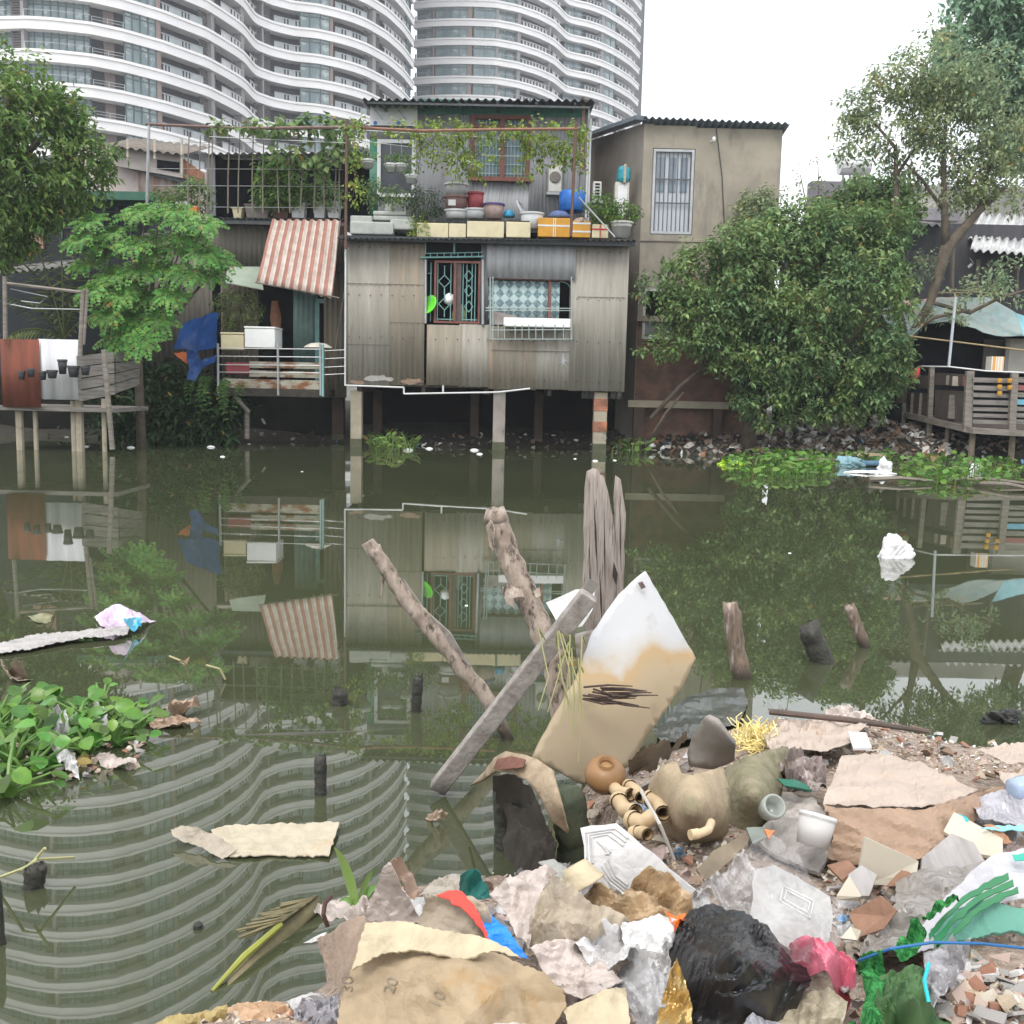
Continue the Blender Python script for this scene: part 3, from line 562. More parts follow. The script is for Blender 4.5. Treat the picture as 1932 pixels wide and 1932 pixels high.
# paint splash and patches: flat marks with a shape of their own
sp = MB(); cc = at(1063, 680, HY - .035); pts = []
for k in range(22):
    r_ = (.06 if k % 3 else .2) * rnd.uniform(.5, 1.2); t = 2 * math.pi * k / 22; pts.append((cc.x + r_ * .8 * math.sin(t), cc.y, cc.z + r_ * 1.2 * math.cos(t)))
sp.prism(pts, (0, .006, 0)); sp.build('paint_splash', mat('white_splash', (0.45, 0.46, 0.48), (0.36, 0.37, 0.4), scale=12), house)
for k, (x0, y0, x1, y1, m_) in enumerate(((684, 706, 748, 722, 'pale_patch_paint'), (655, 716, 690, 727, 'rust_patch_paint'), (752, 712, 800, 726, 'rust_patch_paint'))):
    cc = at((x0 + x1) / 2, (y0 + y1) / 2, HY - .028); rx = (x1 - x0) / 2 * HY / FPX; rz = (y1 - y0) / 2 * HY / FPX; pts = [(cc.x + rx * rnd.uniform(.5, 1.1) * math.cos(2 * math.pi * i / 16), cc.y, cc.z + rz * rnd.uniform(.4, 1.1) * math.sin(2 * math.pi * i / 16)) for i in range(16)]
    q = MB(); q.prism(pts, (0, .012, 0)); q.build('patch', mat(m_, *(((.36, .35, .33), (.28, .26, .23)) if 'pale' in m_ else ((.2, .12, .08), (.27, .2, .15))), scale=14, rough=.8), house)
for (x0, x1, y) in ((655, 735, 655), (735, 800, 612), (926, 1075, 660), (1090, 1180, 556), (655, 800, 540)):
    q = MB(); q.box(X(x0, y, HY), X(x1, y, HY), HY - .024, HY - .016, Z(900, y, HY) - .006, Z(900, y, HY) + .006); q.build('sheet_lap', mat('dark_lap_edge', (.15, .14, .12), rough=.9), house)
q = MB()
for y in (470, 560, 640, 715):
    for k in range(26):
        xx = X(658 + k * 20.5, y, HY)
        if X(800, y, HY) < xx < X(1082, y, HY) and y < 620: continue
        q.box(xx - .012, xx + .012, HY - .026, HY - .012, Z(900, y + (k % 3), HY) - .012, Z(900, y + (k % 3), HY) + .012)
q.build('nail_heads', m_rust if False else mat('rusty_nail', (.12, .06, .04), rough=.9), house)
# --- upper storey
uz0 = TZ + .1
def up(nm, x0, y0, x1, y1, m, off=0.0, per=.1): return cpan(nm, x0, y0, x1, y1, m, off, int(x0), 0, per, house, UY, .012)
up('wall_sheet', 697, 262, 713, 440, m_green, .0, 5); up('wall_sheet', 782, 213, 892, 440, m_sheet_c); up('wall_sheet', 888, 342, 1002, 440, m_sheet_c, .006); up('wall_sheet', 998, 213, 1106, 440, m_sheet_c, -.004); up('wall_sheet', 713, 372, 784, 440, m_sheet_d, .002)
up('wall_sheet', 697, 238, 784, 264, m_sheet_d, .002, 5)
w_ = MB(); pbox(w_, 788, 190, 1106, 218, UY, .03, -.03); w_.build('green_fascia', m_green, house)
w_ = MB(); pbox(w_, 699, 191, 788, 238, UY, .02, -.05); wbd = w_.build('white_board', m_whitep, house)
w_ = MB(); 
for cx, cy in ((708, 232), (752, 232)): 
    c = at(cx, cy, UY - .056); w_.lathe(c, [(.05, 0), (.05, .004)], 10, ax=(0, -1, 0), closed=True); bar(w_, (cx - 2, 205), (cx + 14, 226), UY - .06, .006)
w_.build('blue_scribble', mat('blue_marker', (0.08, 0.2, 0.6), rough=.6), wbd)
w_ = MB(); pbox(w_, 1106, 192, 1110, 440, UY, .1, -.05); pbox(w_, 1110, 225, 1113, 440, UY, .06, -.12); w_.build('corner_post', m_whitep, house)
w_ = MB(); bar(w_, (1100, 183), (1101, 320), UY - .7, .04); w_.build('roof_post', m_pole, house)
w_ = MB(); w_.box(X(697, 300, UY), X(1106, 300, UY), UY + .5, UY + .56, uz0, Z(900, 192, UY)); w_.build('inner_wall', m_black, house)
w_ = MB(); w_.corr(UY + .02, UY + 3.0, X(1108, 300, UY), uz0, Z(1108, 192, UY), .12, .012, axis='y'); w_.corr(UY + .02, UY + 3.0, X(698, 300, UY), uz0, Z(698, 192, UY), .12, .012, axis='y'); w_.build('side_wall', m_sheet_d, house)
w_ = MB(); A = at(684, 187, UY - .9); B = at(1122, 189, UY - .9); w_.croof(A, B, (0, 4.4, .25), .2, .035, .01)
w_.build('roof', m_roofd, house)
w_ = MB(); 
for k in range(6): 
    q = A.lerp(B, (k + .5) / 6); w_.box(q.x - .03, q.x + .03, q.y + .06, q.y + 1.0, q.z - .09, q.z - .035)
w_.box(A.x + .1, B.x - .1, A.y + .05, A.y + .1, A.z - .09, A.z - .04); w_.build('rafters', m_roofd, house)
# upper window with reddish frame and grille
w_ = MB(); a, b, z0, z1 = pr(888, 218, 1000, 342, UY); rect_frame(w_, a, b, z0, z1, UY - .08, .1, .12); zt_ = Z(944, 240, UY); w_.box(a + .1, b - .1, UY - .07, UY + .03, zt_ - .04, zt_ + .04)
xm = X(948, 290, UY); w_.box(xm - .06, xm + .06, UY - .075, UY + .035, z0 + .1, z1 - .1); w_.box(a - .05, b + .05, UY - .16, UY, z0 - .02, z0 + .06); uw = w_.build('window', m_rustf, house)
w_ = MB()
for k in range(15):
    xx = a + .12 + k * (b - a - .24) / 14
    if abs(xx - xm) > .1: w_.tube([(xx, UY + .06, z0 + .08), (xx, UY + .06, z1 - .08)], .013, 4)
for k in range(6): zz = z0 + .2 + k * (zt_ - z0 - .2) / 5; w_.box(a + .1, b - .1, UY + .05, UY + .07, zz - .01, zz + .01)
w_.build('grille', mat('pale_blue_grille', (0.38, 0.5, 0.52), (0.3, 0.42, 0.44), rough=.5), uw)
w_ = MB(); w_.box(a + .1, b - .1, UY + .1, UY + .11, z0 + .1, z1 - .08); w_.build('glass', mat('dim_blue_glass', (0.1, 0.16, 0.18), (0.16, 0.22, 0.24), rough=.15, scale=2), uw)
# white framed door window
w_ = MB(); a, b, z0, z1 = pr(712, 264, 784, 372, UY); rect_frame(w_, a, b, z0, z1, UY - .06, .09, .1); dw = w_.build('door', m_whitep, house)
w_ = MB(); w_.box(a + .09, b - .09, UY + .02, UY + .03, z0 + .09, z1 - .09); w_.build('dark_pane', mat('grey_dark_pane', (0.05, 0.055, 0.07), (0.08, 0.085, 0.1), rough=.3, scale=3), dw)
# air conditioner on the wall
def aircon(px0, py0, px1, py1, Y, label, d=.3, cover='round'):
    a, b, z0, z1 = pr(px0, py0, px1, py1, Y); t = thing('air_conditioner', label, 'air conditioner', ((a + b) / 2, Y + d / 2, z0), 'air conditioner units of the tin house')
    m = MB(); m.box(a, b, Y, Y + d, z0, z1); m.build('casing', mat('off_white_casing', (0.55, 0.54, 0.5), (0.45, 0.44, 0.4), scale=5, rough=.5), t, bevel=.02)
    m = MB()
    if cover == 'round':
        r_ = min(b - a, z1 - z0) * .42; c = Vector(((a + b) / 2, Y - .004, (z0 + z1) / 2 + .03)); m.lathe(c, [(r_, 0), (r_, .02), (r_ * .9, .03)], 20, ax=(0, -1, 0), closed=True); m.build('fan_grille', mat('dark_fan_grille', (0.12, 0.1, 0.09), (0.17, 0.15, 0.13), rough=.6, scale=20), t)
    else:
        for k in range(5): zz = z0 + (z1 - z0) * (.12 + .17 * k); m.box(a + .05, b - .05, Y - .01, Y + .01, zz, zz + (z1 - z0) * .09)
        m.build('vent_slats', m_black, t)
    m = MB(); m.box(a - .04, b + .04, Y - .02, Y + d + .05, z0 - .07, z0 - .005); m.build('bracket', m_steel, t)
aircon(1035, 311, 1060, 362, UY - .32, 'off white air conditioner with a round fan on the upper tin wall'); 
aircon(1119, 342, 1135, 377, 26.6, 'small slatted air conditioner beside the cement wall', .25, 'slats')

# ================================================================ CEMENT BUILDING
CY = 26.2
cx0, cx1 = X(1208, 450, CY), X(1466, 450, CY); cz1 = Z(1340, 232, CY)
cem = thing('cement_building', 'two storey building of bare stained cement with a barred white door', 'building', ((cx0 + cx1) / 2, CY + 2, 0.4))
dx0, dx1, dz0, dz1 = pr(1229, 280, 1309, 443, CY)
w_ = MB(); zb_ = Z(1340, 600, CY); w_.box(cx0, dx0, CY, CY + .2, zb_, cz1 - .05); w_.box(dx1, cx1, CY, CY + .2, zb_, cz1 - .12); w_.box(dx0, dx1, CY, CY + .2, zb_, dz0); w_.box(dx0, dx1, CY, CY + .2, dz1, cz1 - .08)
w_.box(cx1 - .2, cx1, CY + .2, CY + 5, zb_, cz1 - .1); w_.box(cx0, cx1, CY + 5, CY + 5.2, 0.3, cz1 - .1); w_.build('wall', m_render, cem)
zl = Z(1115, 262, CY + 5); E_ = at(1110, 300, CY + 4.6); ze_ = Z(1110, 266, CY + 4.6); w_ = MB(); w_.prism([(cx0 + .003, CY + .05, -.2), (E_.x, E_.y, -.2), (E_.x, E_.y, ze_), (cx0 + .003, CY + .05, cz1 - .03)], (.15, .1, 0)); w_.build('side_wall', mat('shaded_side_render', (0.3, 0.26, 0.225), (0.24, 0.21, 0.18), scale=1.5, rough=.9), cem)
w_ = MB(); w_.box(cx0 + .02, cx1 - .02, CY + .05, CY + 5, -.3, zb_); w_.build('brick_base', m_brick, cem)
w_ = MB(); w_.box(cx0 - .01, cx1 + .02, CY - .05, CY + .0, zb_ - .12, zb_ + .02); w_.box(cx0 - .02, cx1, CY - .03, CY, Z(1340, 455, CY) - .03, Z(1340, 455, CY) + .02); w_.build('ledge', m_render, cem)
w_ = MB(); A = Vector((cx0 - .05, CY - .25, Z(1210, 226, CY))); B = Vector((cx1 + .12, CY - .25, Z(1476, 237, CY))); w_.croof(A, B, (0, 5.6, -.9), .17, .03, .01); w_.beam((cx0 - .1, CY - .2, cz1 + .04), (E_.x - .1, E_.y, ze_ + .1), .3, .1); w_.build('roof', mat('blue_grey_roof', (0.16, 0.19, 0.22), (0.1, 0.12, 0.14), rough=.5, scale=2), cem)
w_ = MB(); w_.box(dx0, dx1, CY + .08, CY + .12, dz0, dz1); door = w_.build('door', mat('pale_blue_white_door', (0.55, 0.58, 0.62), (0.48, 0.5, 0.55), rough=.45, scale=3, stretch=(4, 1, .5)), cem)
w_ = MB(); rect_frame(w_, dx0 + .02, dx1 - .02, dz0 + .02, dz1 - .02, CY - .01, .06, .06); w_.build('door_frame', m_steel, door)
w_ = MB()
for k in range(9): xx = dx0 + .1 + k * (dx1 - dx0 - .2) / 8; w_.tube([(xx, CY + .02, dz0 + .03), (xx, CY + .02, dz1 - .05)], .013, 5)
for py in (338, 383): w_.box(dx0 + .04, dx1 - .04, CY + .01, CY + .03, Z(1268, py, CY) - .015, Z(1268, py, CY) + .015)
w_.build('door_bars', mat('dark_steel_bars', (0.12, 0.12, 0.14), (0.08, 0.08, 0.09), rough=.5), door)
w_ = MB(); q = pr(1237, 296, 1302, 362, CY)
for k in range(3): 
    a = q[0] + k * (q[1] - q[0]) / 3; w_.box(a + .05, a + (q[1] - q[0]) / 3 - .05, CY + .065, CY + .075, q[2], q[3])
w_.build('door_glass', mat('grey_blue_pane', (0.16, 0.2, 0.25), (0.22, 0.27, 0.32), rough=.2, scale=3), door)
w_ = MB(); w_.tube([at(1350, 232, CY - .03), at(1362, 330, CY - .03), at(1368, 455, CY - .03)], .012, 5); w_.build('wall_cable', mat('black_cable', (0.04, 0.04, 0.045), rough=.6), cem)
w_ = MB(); w_.lathe(at(1347, 263, CY - .12), [(.03, -.05), (.05, 0), (.03, .06)], 10); w_.tube([at(1347, 263, CY - .1), at(1340, 268, CY)], .015, 5); w_.build('wall_lamp', m_whitep, cem)
sw_ = MB(); sw_.corr(X(1466, 600, 28), X(1735, 600, 28), 28, .3, Z(1600, 470, 28), .2, .03); one(sw_, 'shrub_backdrop', mat('backdrop_dark_tin', (0.05, 0.055, 0.05), (0.03, 0.032, 0.03), rough=.9, scale=2), 'dark tin backdrop added behind the gaps in the broad shrub', 'fence')  # added dark backdrop that keeps bright sky out of the shrub gaps
# low brick wall, white window frame behind the shrub
w_ = MB(); a, b, z0, z1 = pr(1213, 545, 1268, 640, CY); rect_frame(w_, a, b, z0, z1, CY - .02, .06, .06); ww = w_.build('window', mat('pale_grey_frame', (0.5, 0.5, 0.5), (0.4, 0.4, 0.4), rough=.5), cem)
w_ = MB(); w_.box(a + .06, b - .06, CY + .0, CY + .02, z0 + .06, z1 - .06); w_.build('glass', mat('dull_pane', (0.12, 0.13, 0.13), (0.18, 0.19, 0.18), rough=.3), ww)
for a, b in ((1195, 1215), (1345, 1362)):
    q = MB(); pbox(q, a, 765, b, 850, CY - .3, .25); q.build('stilt', m_dpier, cem)
q = MB(); pbox(q, 1185, 757, 1375, 770, CY - .32, .3); q.build('floor_beam', m_pier, cem)
import numpy as np
# ================================================================ LEFT SIDE
LY = 25.6
m_tin_l = mat('brown_grey_old_tin', (0.15, 0.135, 0.11), (0.1, 0.09, 0.075), rough=0.75, scale=2, stretch=(2.4, 1, 0.2), c3=(0.22, 0.2, 0.16), s3=2, t3=(0.58, 0.75))
lh = thing('tin_shack', 'brownish corrugated shack left of the stilt house, under the striped awning', 'shack', (X(520, 600, LY), LY + 1.5, 0))
def lp(nm, x0, y0, x1, y1, m, par, Y=LY, off=0, per=.13, amp=.02, jag=0): 
    a, b, z0, z1 = pr(x0, y0, x1, y1, Y); c = MB(); c.corr(a, b, Y + off, z0, z1, per, amp, .005, jag, int(x0)); return c.build(nm, m, par)
lp('wall_sheet', 392, 414, 650, 508, m_tin_l, lh); lp('wall_sheet', 270, 440, 400, 720, m_tin_l, lh, off=.05); lp('wall_sheet', 397, 505, 470, 720, m_sheet_b, lh, off=.9)
lp('wall_sheet', 608, 505, 652, 750, m_sheet_b, lh, off=.2); lp('green_sheet', 545, 545, 592, 700, mat('faded_green_tin', (0.16, 0.25, 0.23), (0.11, 0.18, 0.17), rough=.6, scale=3), lh, off=.5, amp=.012)
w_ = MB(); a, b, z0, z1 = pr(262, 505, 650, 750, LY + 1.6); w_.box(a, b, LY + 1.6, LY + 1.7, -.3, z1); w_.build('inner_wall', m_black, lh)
w_ = MB(); pbox(w_, 590, 568, 598, 740, LY, .08, .3); pbox(w_, 592, 562, 612, 570, LY, .08, .3); w_.build('door_frame', m_cyan, lh)
w_ = MB(); A = at(402, 411, LY - .35); B = at(651, 413, LY - .35); w_.croof(A, B, (0, 3.2, .15), .14, .02, .008); w_.box(A.x, B.x, A.y + .05, A.y + .1, A.z - .12, A.z - .03); w_.build('terrace_roof', m_roofd, lh)
w_ = MB(); w_.add([at(430, 503, LY - .02), at(490, 503, LY - .02), at(497, 546, LY - .8), at(425, 532, LY - .8)], [(0, 1, 2, 3)]); w_.v += [(v[0], v[1], v[2] - .02) for v in w_.v]; w_.f += [(7, 6, 5, 4), (0, 3, 7, 4), (2, 1, 5, 6), (3, 2, 6, 7), (1, 0, 4, 5)]; w_.mi = [0] * 6; w_.sm = [False] * 6
one(w_, 'door_canopy', mat('pale_green_tin', (0.36, 0.42, 0.34), (0.28, 0.33, 0.27), rough=.6, scale=3), 'pale green tin canopy left of the striped awning', 'canopy')
LTZ = at(500, 409, LY).z
# shed on the terrace
sd = thing('terrace_shed', 'open dark shed with a pale roof edge on the terrace behind the stick fence', 'shed', (X(540, 350, 28.2), 29, LTZ)); SY = 28.2
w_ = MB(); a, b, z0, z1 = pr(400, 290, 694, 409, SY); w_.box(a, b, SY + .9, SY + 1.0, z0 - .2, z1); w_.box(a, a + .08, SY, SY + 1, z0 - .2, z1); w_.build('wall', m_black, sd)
w_ = MB(); w_.croof(at(384, 289, SY - .3), at(697, 286, SY - .3), (0, 2.6, .3), .2, .03, .01); w_.build('roof', m_roofl, sd)
w_ = MB(); pbox(w_, 392, 294, 408, 408, SY, .05, -.1); w_.build('side_panel', m_sheet_d, sd)
# striped awning
aw = thing('striped_awning', 'red and white striped corrugated awning sheet hanging askew beside the stilt house', 'awning', at(560, 560, LY - 1.2))
w_ = MB(); TL, TR, BR, BL = at(513, 414, LY - .4), at(643, 416, LY - .4), at(626, 562, LY - 1.5), at(484, 532, LY - 1.5)
n = 9; per = []; 
def awn(u, v): return (TL.lerp(TR, u)).lerp(BL.lerp(BR, u), v)
N_ = 72; M_ = 8; vs = []
for j in range(M_ + 1):
    for i in range(N_ + 1):
        p = awn(i / N_, j / M_); nn = Vector((0, -.75, .6)); vs.append(p + nn * (.035 * math.sin(2 * math.pi * 9 * i / N_) + .03 * noise.noise(p * 1.5)))
w_.smooth = True; w_.m = 0; fs = []
for j in range(M_):
    for i in range(N_): fs.append((j * (N_ + 1) + i, j * (N_ + 1) + i + 1, (j + 1) * (N_ + 1) + i + 1, (j + 1) * (N_ + 1) + i))
w_.add(vs, fs); w_.mi = [(1 if ((f[0] % (N_ + 1)) % 8) in (0, 1, 2, 7) else 0) for f in fs]
o = w_.build('awning_sheet', [mat('faded_white_stripe', (0.6, 0.55, 0.5), (0.45, 0.38, 0.33), rough=.7, scale=5), mat('faded_red_stripe', (0.38, 0.17, 0.13), (0.27, 0.13, 0.1), rough=.7, scale=5)], aw)
md = o.modifiers.new('solid', 'SOLIDIFY'); md.thickness = .008
w_ = MB(); bar(w_, (640, 418), (628, 560), LY - .9, .012); bar(w_, (482, 533), (640, 562), LY - 1.5, .018); bar(w_, (655, 520), (628, 690), LY - .8, .02); w_.build('awning_rods', m_stick, aw)
# tall rusty pergola poles and beams
pg = thing('pergola', 'rusty pipe pergola over the terraces, overgrown by a vine', 'pergola', at(655, 440, HY - .2))
PY = HY - .35
w_ = MB(); bar(w_, (655, 225), (652, 470), PY, .035); w_.build('pole', m_pole, pg)
w_ = MB(); bar(w_, (1087, 230), (1077, 446), PY, .035); w_.build('pole', m_pole, pg)
w_ = MB(); w_.tube([at(655, 240, PY), at(800, 247, PY), at(900, 245, PY), at(1092, 243, PY)], .035, 6); w_.build('beam', mat('orange_rust_beam', (0.3, 0.16, 0.1), (0.2, 0.1, 0.07), rough=.8, scale=6), pg)
w_ = MB(); w_.tube([at(275, 234, LY - .4), at(450, 242, LY - .5), at(655, 240, PY)], .035, 6); w_.build('beam', mat('brown_rust_beam', (0.22, 0.14, 0.12), (0.15, 0.1, 0.09), rough=.8, scale=6), pg)
w_ = MB(); bar(w_, (281, 236), (277, 398), LY - .4, .035); w_.build('pole', m_steel, pg)
for p, q in (((655, 262), (885, 292)), ((888, 292), (1040, 298)), ((395, 258), (655, 270)), ((640, 243), (1090, 270))):
    w_ = MB(); bar(w_, p, q, PY + .8, .01); w_.build('wire', m_steel, pg)
w_ = MB(); w_.tube([at(655, 245, PY), at(655, 245, PY + 3)], .02, 6); w_.build('cross_pipe', m_pole, pg)
sf = thing('stick_fence', 'row of thin grey sticks wired upright along the left terrace edge', 'fence', at(500, 410, LY - .3))
for k, (xa, xb) in enumerate(((357, 355), (378, 376), (395, 390), (401, 397), (433, 430), (453, 449), (478, 476), (498, 496), (524, 526), (548, 547), (568, 566), (594, 592), (613, 612), (635, 631), (641, 640))):
    w_ = MB(); ym = 250 + 6 * math.sin(k * 2.1); w_.tube([at(xa, ym, LY - .3), at(xa + rnd.uniform(-3, 3), 330, LY - .3), at(xb, 402, LY - .3)], [.013, .017, .018], 6, wob=.1, seed=k); w_.build('stick', m_stick, sf)
w_ = MB(); 
for y in (270, 320, 352, 392): bar(w_, (283, y - 2), (648, y), LY - .3, .006, 4)
w_.build('wire', m_steel, sf)
# balcony with foam boxes
BY = 24.2
bl = thing('balcony', 'rickety railed balcony with rusty planks under the two foam boxes', 'balcony', (X(510, 740, BY), BY + .6, at(510, 745, BY).z))
w_ = MB(); a, b, z0, z1 = pr(412, 733, 612, 748, BY); w_.box(a, b, BY, BY + 1.4, z0, z1); w_.build('floor', mat('blackened_boards', (0.06, 0.05, 0.04), (0.03, 0.027, 0.022), rough=.9, scale=6), bl)
for x in (411, 524, 604): w_ = MB(); bar(w_, (x, 648), (x + 1, 746), BY - .03, .028); w_.build('post', m_steel, bl)
w_ = MB(); bar(w_, (609, 650), (609, 748), BY - .06, .03); w_.build('post', m_cyan, bl)
for y in (657, 672, 688, 702): w_ = MB(); bar(w_, (411, y), (608, y + 2), BY - .03, .012); bar(w_, (611, y + 5), (652, y + 3), BY - .03, .01); w_.build('rail', m_steel, bl)
m_rplank = mat('rust_bitten_white_plank', (0.42, 0.4, 0.33), (0.3, 0.27, 0.21), rough=.8, scale=3, c3=(0.2, 0.08, 0.03), s3=2.2, t3=(0.48, 0.58), stretch=(1, 1, 2.5))
for k, (y0, y1) in enumerate(((683, 695), (700, 712), (716, 733))): w_ = MB(); pbox(w_, 470 - 50 * (k == 2), y0, 605, y1, BY, .03, .02 + k * .004); w_.build('plank', m_rplank, bl)
w_ = MB(); pbox(w_, 424, 684, 470, 706, BY, .25, .05); one(w_, 'crate', mat('dull_red_plastic', (0.3, 0.05, 0.06), (0.22, 0.04, 0.05), rough=.5), 'dull red plastic crate behind the rails of the rickety balcony', 'crate', bevel=.02)
w_ = MB(); bar(w_, (444, 748), (470, 778), BY + .2, .05); bar(w_, (466, 770), (466, 828), BY + .4, .06, 8); bar(w_, (494, 790), (500, 800), BY + .4, .03); w_.build('prop_post', m_wood, bl)
for (x0, y0, x1, y1, m, lab) in ((416, 627, 459, 660, m_cream, 'smaller cream foam box on the balcony rail'), (461, 616, 518, 656, m_foam, 'larger white foam box on the balcony rail')):
    a, b, z0, z1 = pr(x0, y0, x1, y1, BY); t = thing('foam_box', lab, 'foam box', ((a + b) / 2, BY + .2, z0)); w_ = MB(); w_.box(a, b, BY + .02, BY + .5 + .3 * (x0 > 450), z0, z1 - .05); w_.build('tub', m, t, bevel=.015)
    w_ = MB(); w_.box(a - .01, b + .01, BY + .01, BY + .52 + .3 * (x0 > 450), z1 - .045, z1); w_.build('lid', m, t, bevel=.012)
w_ = MB(); w_.lathe(at(600, 656, BY + .4), [(.0, .12), (.18, .1), (.3, .04), (.34, 0), (.3, -.02)], 18); one(w_, 'lid', mat('off_white_lid', (0.62, 0.58, 0.5), (0.5, 0.46, 0.4)), 'off white round lid on the right corner of the balcony', 'lid')
w_ = MB(); w_.tube([at(519, 568, BY + .8), at(521, 600, BY + .8), at(523, 650, BY + .7)], [.09, .12, .07], 8, wob=.25, seed=3); one(w_, 'hanging_sack', mat('rust_brown_sack', (0.17, 0.07, 0.035), (0.08, 0.035, 0.02), rough=.9, scale=6), 'long rust brown sack hanging above the larger foam box', 'sack')
# blue tarp
def rvec0(rr):
    v = Vector((rr.gauss(0, 1), rr.gauss(0, 1), rr.gauss(0, 1))); return v.normalized()
def sheet(name, poly, m, label, cat, Y=None, z=None, lift=0.0, crum=.02, cs=4.0, step=14, thick=.004, par=None, sharp=True, group=None, seed=0, ctrl=None, smooth=False, zf=None, kind=None, inner=None):
    """a crumpled sheet with the given outline; the depth of each outline point is its own distance (px,py,Y) or the height it lies at"""
    rr = random.Random(seed + int(poly[0][0])); P = [Vector((p[0], p[1])) for p in poly]
    out = []
    for a, b in zip(P, P[1:] + P[:1]):
        k = max(1, int((b - a).length / step))
        for i in range(k):
            q = a.lerp(b, i / k)
            if i: q += Vector((rr.uniform(-1, 1), rr.uniform(-1, 1))) * (min(3, step * .3) if sharp else min(1.6, step * .08))
            out.append(q)
    n0 = len(out); x0 = min(p.x for p in P); x1 = max(p.x for p in P); y0 = min(p.y for p in P); y1 = max(p.y for p in P)
    ins = []; yy = y0 + step * .5; r_ = 0
    rbf = None
    if ctl0 := [(p[0], p[1], p[2]) for p in list(poly) + list(ctrl or []) if len(p) > 2]:
        cp_ = np.array(ctl0, float); A_ = cp_[:, :2] / 100; m_ = len(A_); d2 = ((A_[:, None] - A_[None]) ** 2).sum(-1); K_ = .5 * d2 * np.log(d2 + 1e-9) + np.eye(m_) * .02; Pm = np.c_[np.ones(m_), A_]
        M__ = np.zeros((m_ + 3, m_ + 3)); M__[:m_, :m_] = K_; M__[:m_, m_:] = Pm; M__[m_:, :m_] = Pm.T; sol = np.linalg.lstsq(M__, np.r_[cp_[:, 2], 0, 0, 0], rcond=None)[0]; lo_, hi_ = cp_[:, 2].min(), cp_[:, 2].max()
        def rbf(x, y):
            q_ = np.array([x, y]) / 100; dd = ((A_ - q_) ** 2).sum(-1); v = float((.5 * dd * np.log(dd + 1e-9)) @ sol[:m_] + sol[m_] + q_ @ sol[m_ + 1:]); e = (hi_ - lo_) * .25; return max(lo_ - e, min(hi_ + e, v))
    def inside(p):
        c = False; j = n0 - 1
        for i in range(n0):
            a, b = out[i], out[j]
            if (a.y > p.y) != (b.y > p.y) and p.x < (b.x - a.x) * (p.y - a.y) / (b.y - a.y) + a.x: c = not c
            j = i
        return c
    while yy < y1:
        xx = x0 + (step * .5 if r_ % 2 else 0)
        while xx < x1:
            q = Vector((xx + rr.uniform(-.3, .3) * step, yy + rr.uniform(-.3, .3) * step))
            if inside(q) and min((q - o_).length for o_ in out) > step * .35: ins.append(q)
            xx += step
        yy += step * .87; r_ += 1
    allp = out + ins
    V2, E2, F2, _, _, _ = delaunay_2d_cdt(allp, [(i, (i + 1) % n0) for i in range(n0)], [], 1, 1e-4)
    F2 = [f for f in F2 if inside((V2[f[0]] + V2[f[1]] + V2[f[2]]) / 3)]
    ctl = [(p[0], p[1], p[2]) for p in list(poly) + list(ctrl or []) if len(p) > 2]
    off = Vector((seed * 3.7, seed * 1.3, 0)); pts = []; folds = [(rvec0(rr), .22 * 1.4 ** i, .68 ** i) for i in range(8)]
    for q in V2:
        if zf is not None:
            p = zf(q.x, q.y) + Vector((0, 0, lift))
        else:
            if ctl:
                Yq = rbf(q.x, q.y)
                p = at(q.x, q.y, Yq) if z is None else atz(q.x, q.y, Yq)
            elif z is not None: p = atz(q.x, q.y, z)
            else: p = at(q.x, q.y, Y)
        if crum:
            s_ = p * cs + off
            if sharp:
                h = 0; wz = 1.1 * noise.noise(s_ * .33) 
                for di, fr, am in folds:
                    u_ = s_.dot(di) * fr + wz * fr * .55 ; u_ -= math.floor(u_); h += am * (4 * abs(u_ - .5) - 1) * min(1.5, .1 + 9 * noise.noise(s_ * .3 * fr + di * 7) ** 2)
                h = h * 1.3 + .7 * noise.noise(s_ * .4)
            else: h = noise.noise(s_) + .4 * noise.noise(s_ * 2.1)
            tow = (C - p).normalized(); dirn = (tow + Vector((0, 0, .6))).normalized(); p = p + dirn * h * crum
        pts.append(p)
    mb = MB(); mb.smooth = smooth
    # orient towards the camera
    fs = []
    for f in F2:
        a, b, c = pts[f[0]], pts[f[1]], pts[f[2]]; nn = (b - a).cross(c - a)
        fs.append(tuple(f) if nn.dot(C - a) > 0 else tuple(reversed(f)))
    mb.add(pts, fs); o = mb.build(name, m, par)
    if par is None: prop(o, label, cat, group, kind)
    elif label: o['label'] = label
    md = o.modifiers.new('thick', 'SOLIDIFY'); md.thickness = thick; md.offset = -1
    return o
m_blue = mat('blue_tarp', (0.01, 0.07, 0.27), (0.008, 0.05, 0.2), rough=.35, scale=4, c3=(0.1, 0.22, 0.45), s3=3, t3=(.68, .72))
tp = thing('blue_tarp', 'torn blue tarp hanging left of the foam boxes, its orange underside showing', 'tarp', at(370, 640, 24.2))
sheet('tarp_sheet', [(412, 588), (409, 652), (345, 660), (327, 664), (344, 610), (360, 598)], m_blue, None, None, Y=24.2, crum=.1, cs=1.6, step=8, par=tp, thick=.01)
sheet('tarp_underside', [(327, 664), (345, 660), (358, 668), (352, 684)], mat('orange_tarp', (0.75, 0.2, 0.07), (0.6, 0.15, 0.05), rough=.5), None, None, Y=24.1, crum=.04, cs=2, step=6, par=tp, thick=.01)
sheet('tarp_tail', [(352, 662), (372, 660), (378, 680), (410, 670), (406, 684), (380, 695), (366, 720), (352, 718), (356, 690)], m_blue, None, None, Y=24.0, crum=.08, cs=3, step=6, par=tp, thick=.01)
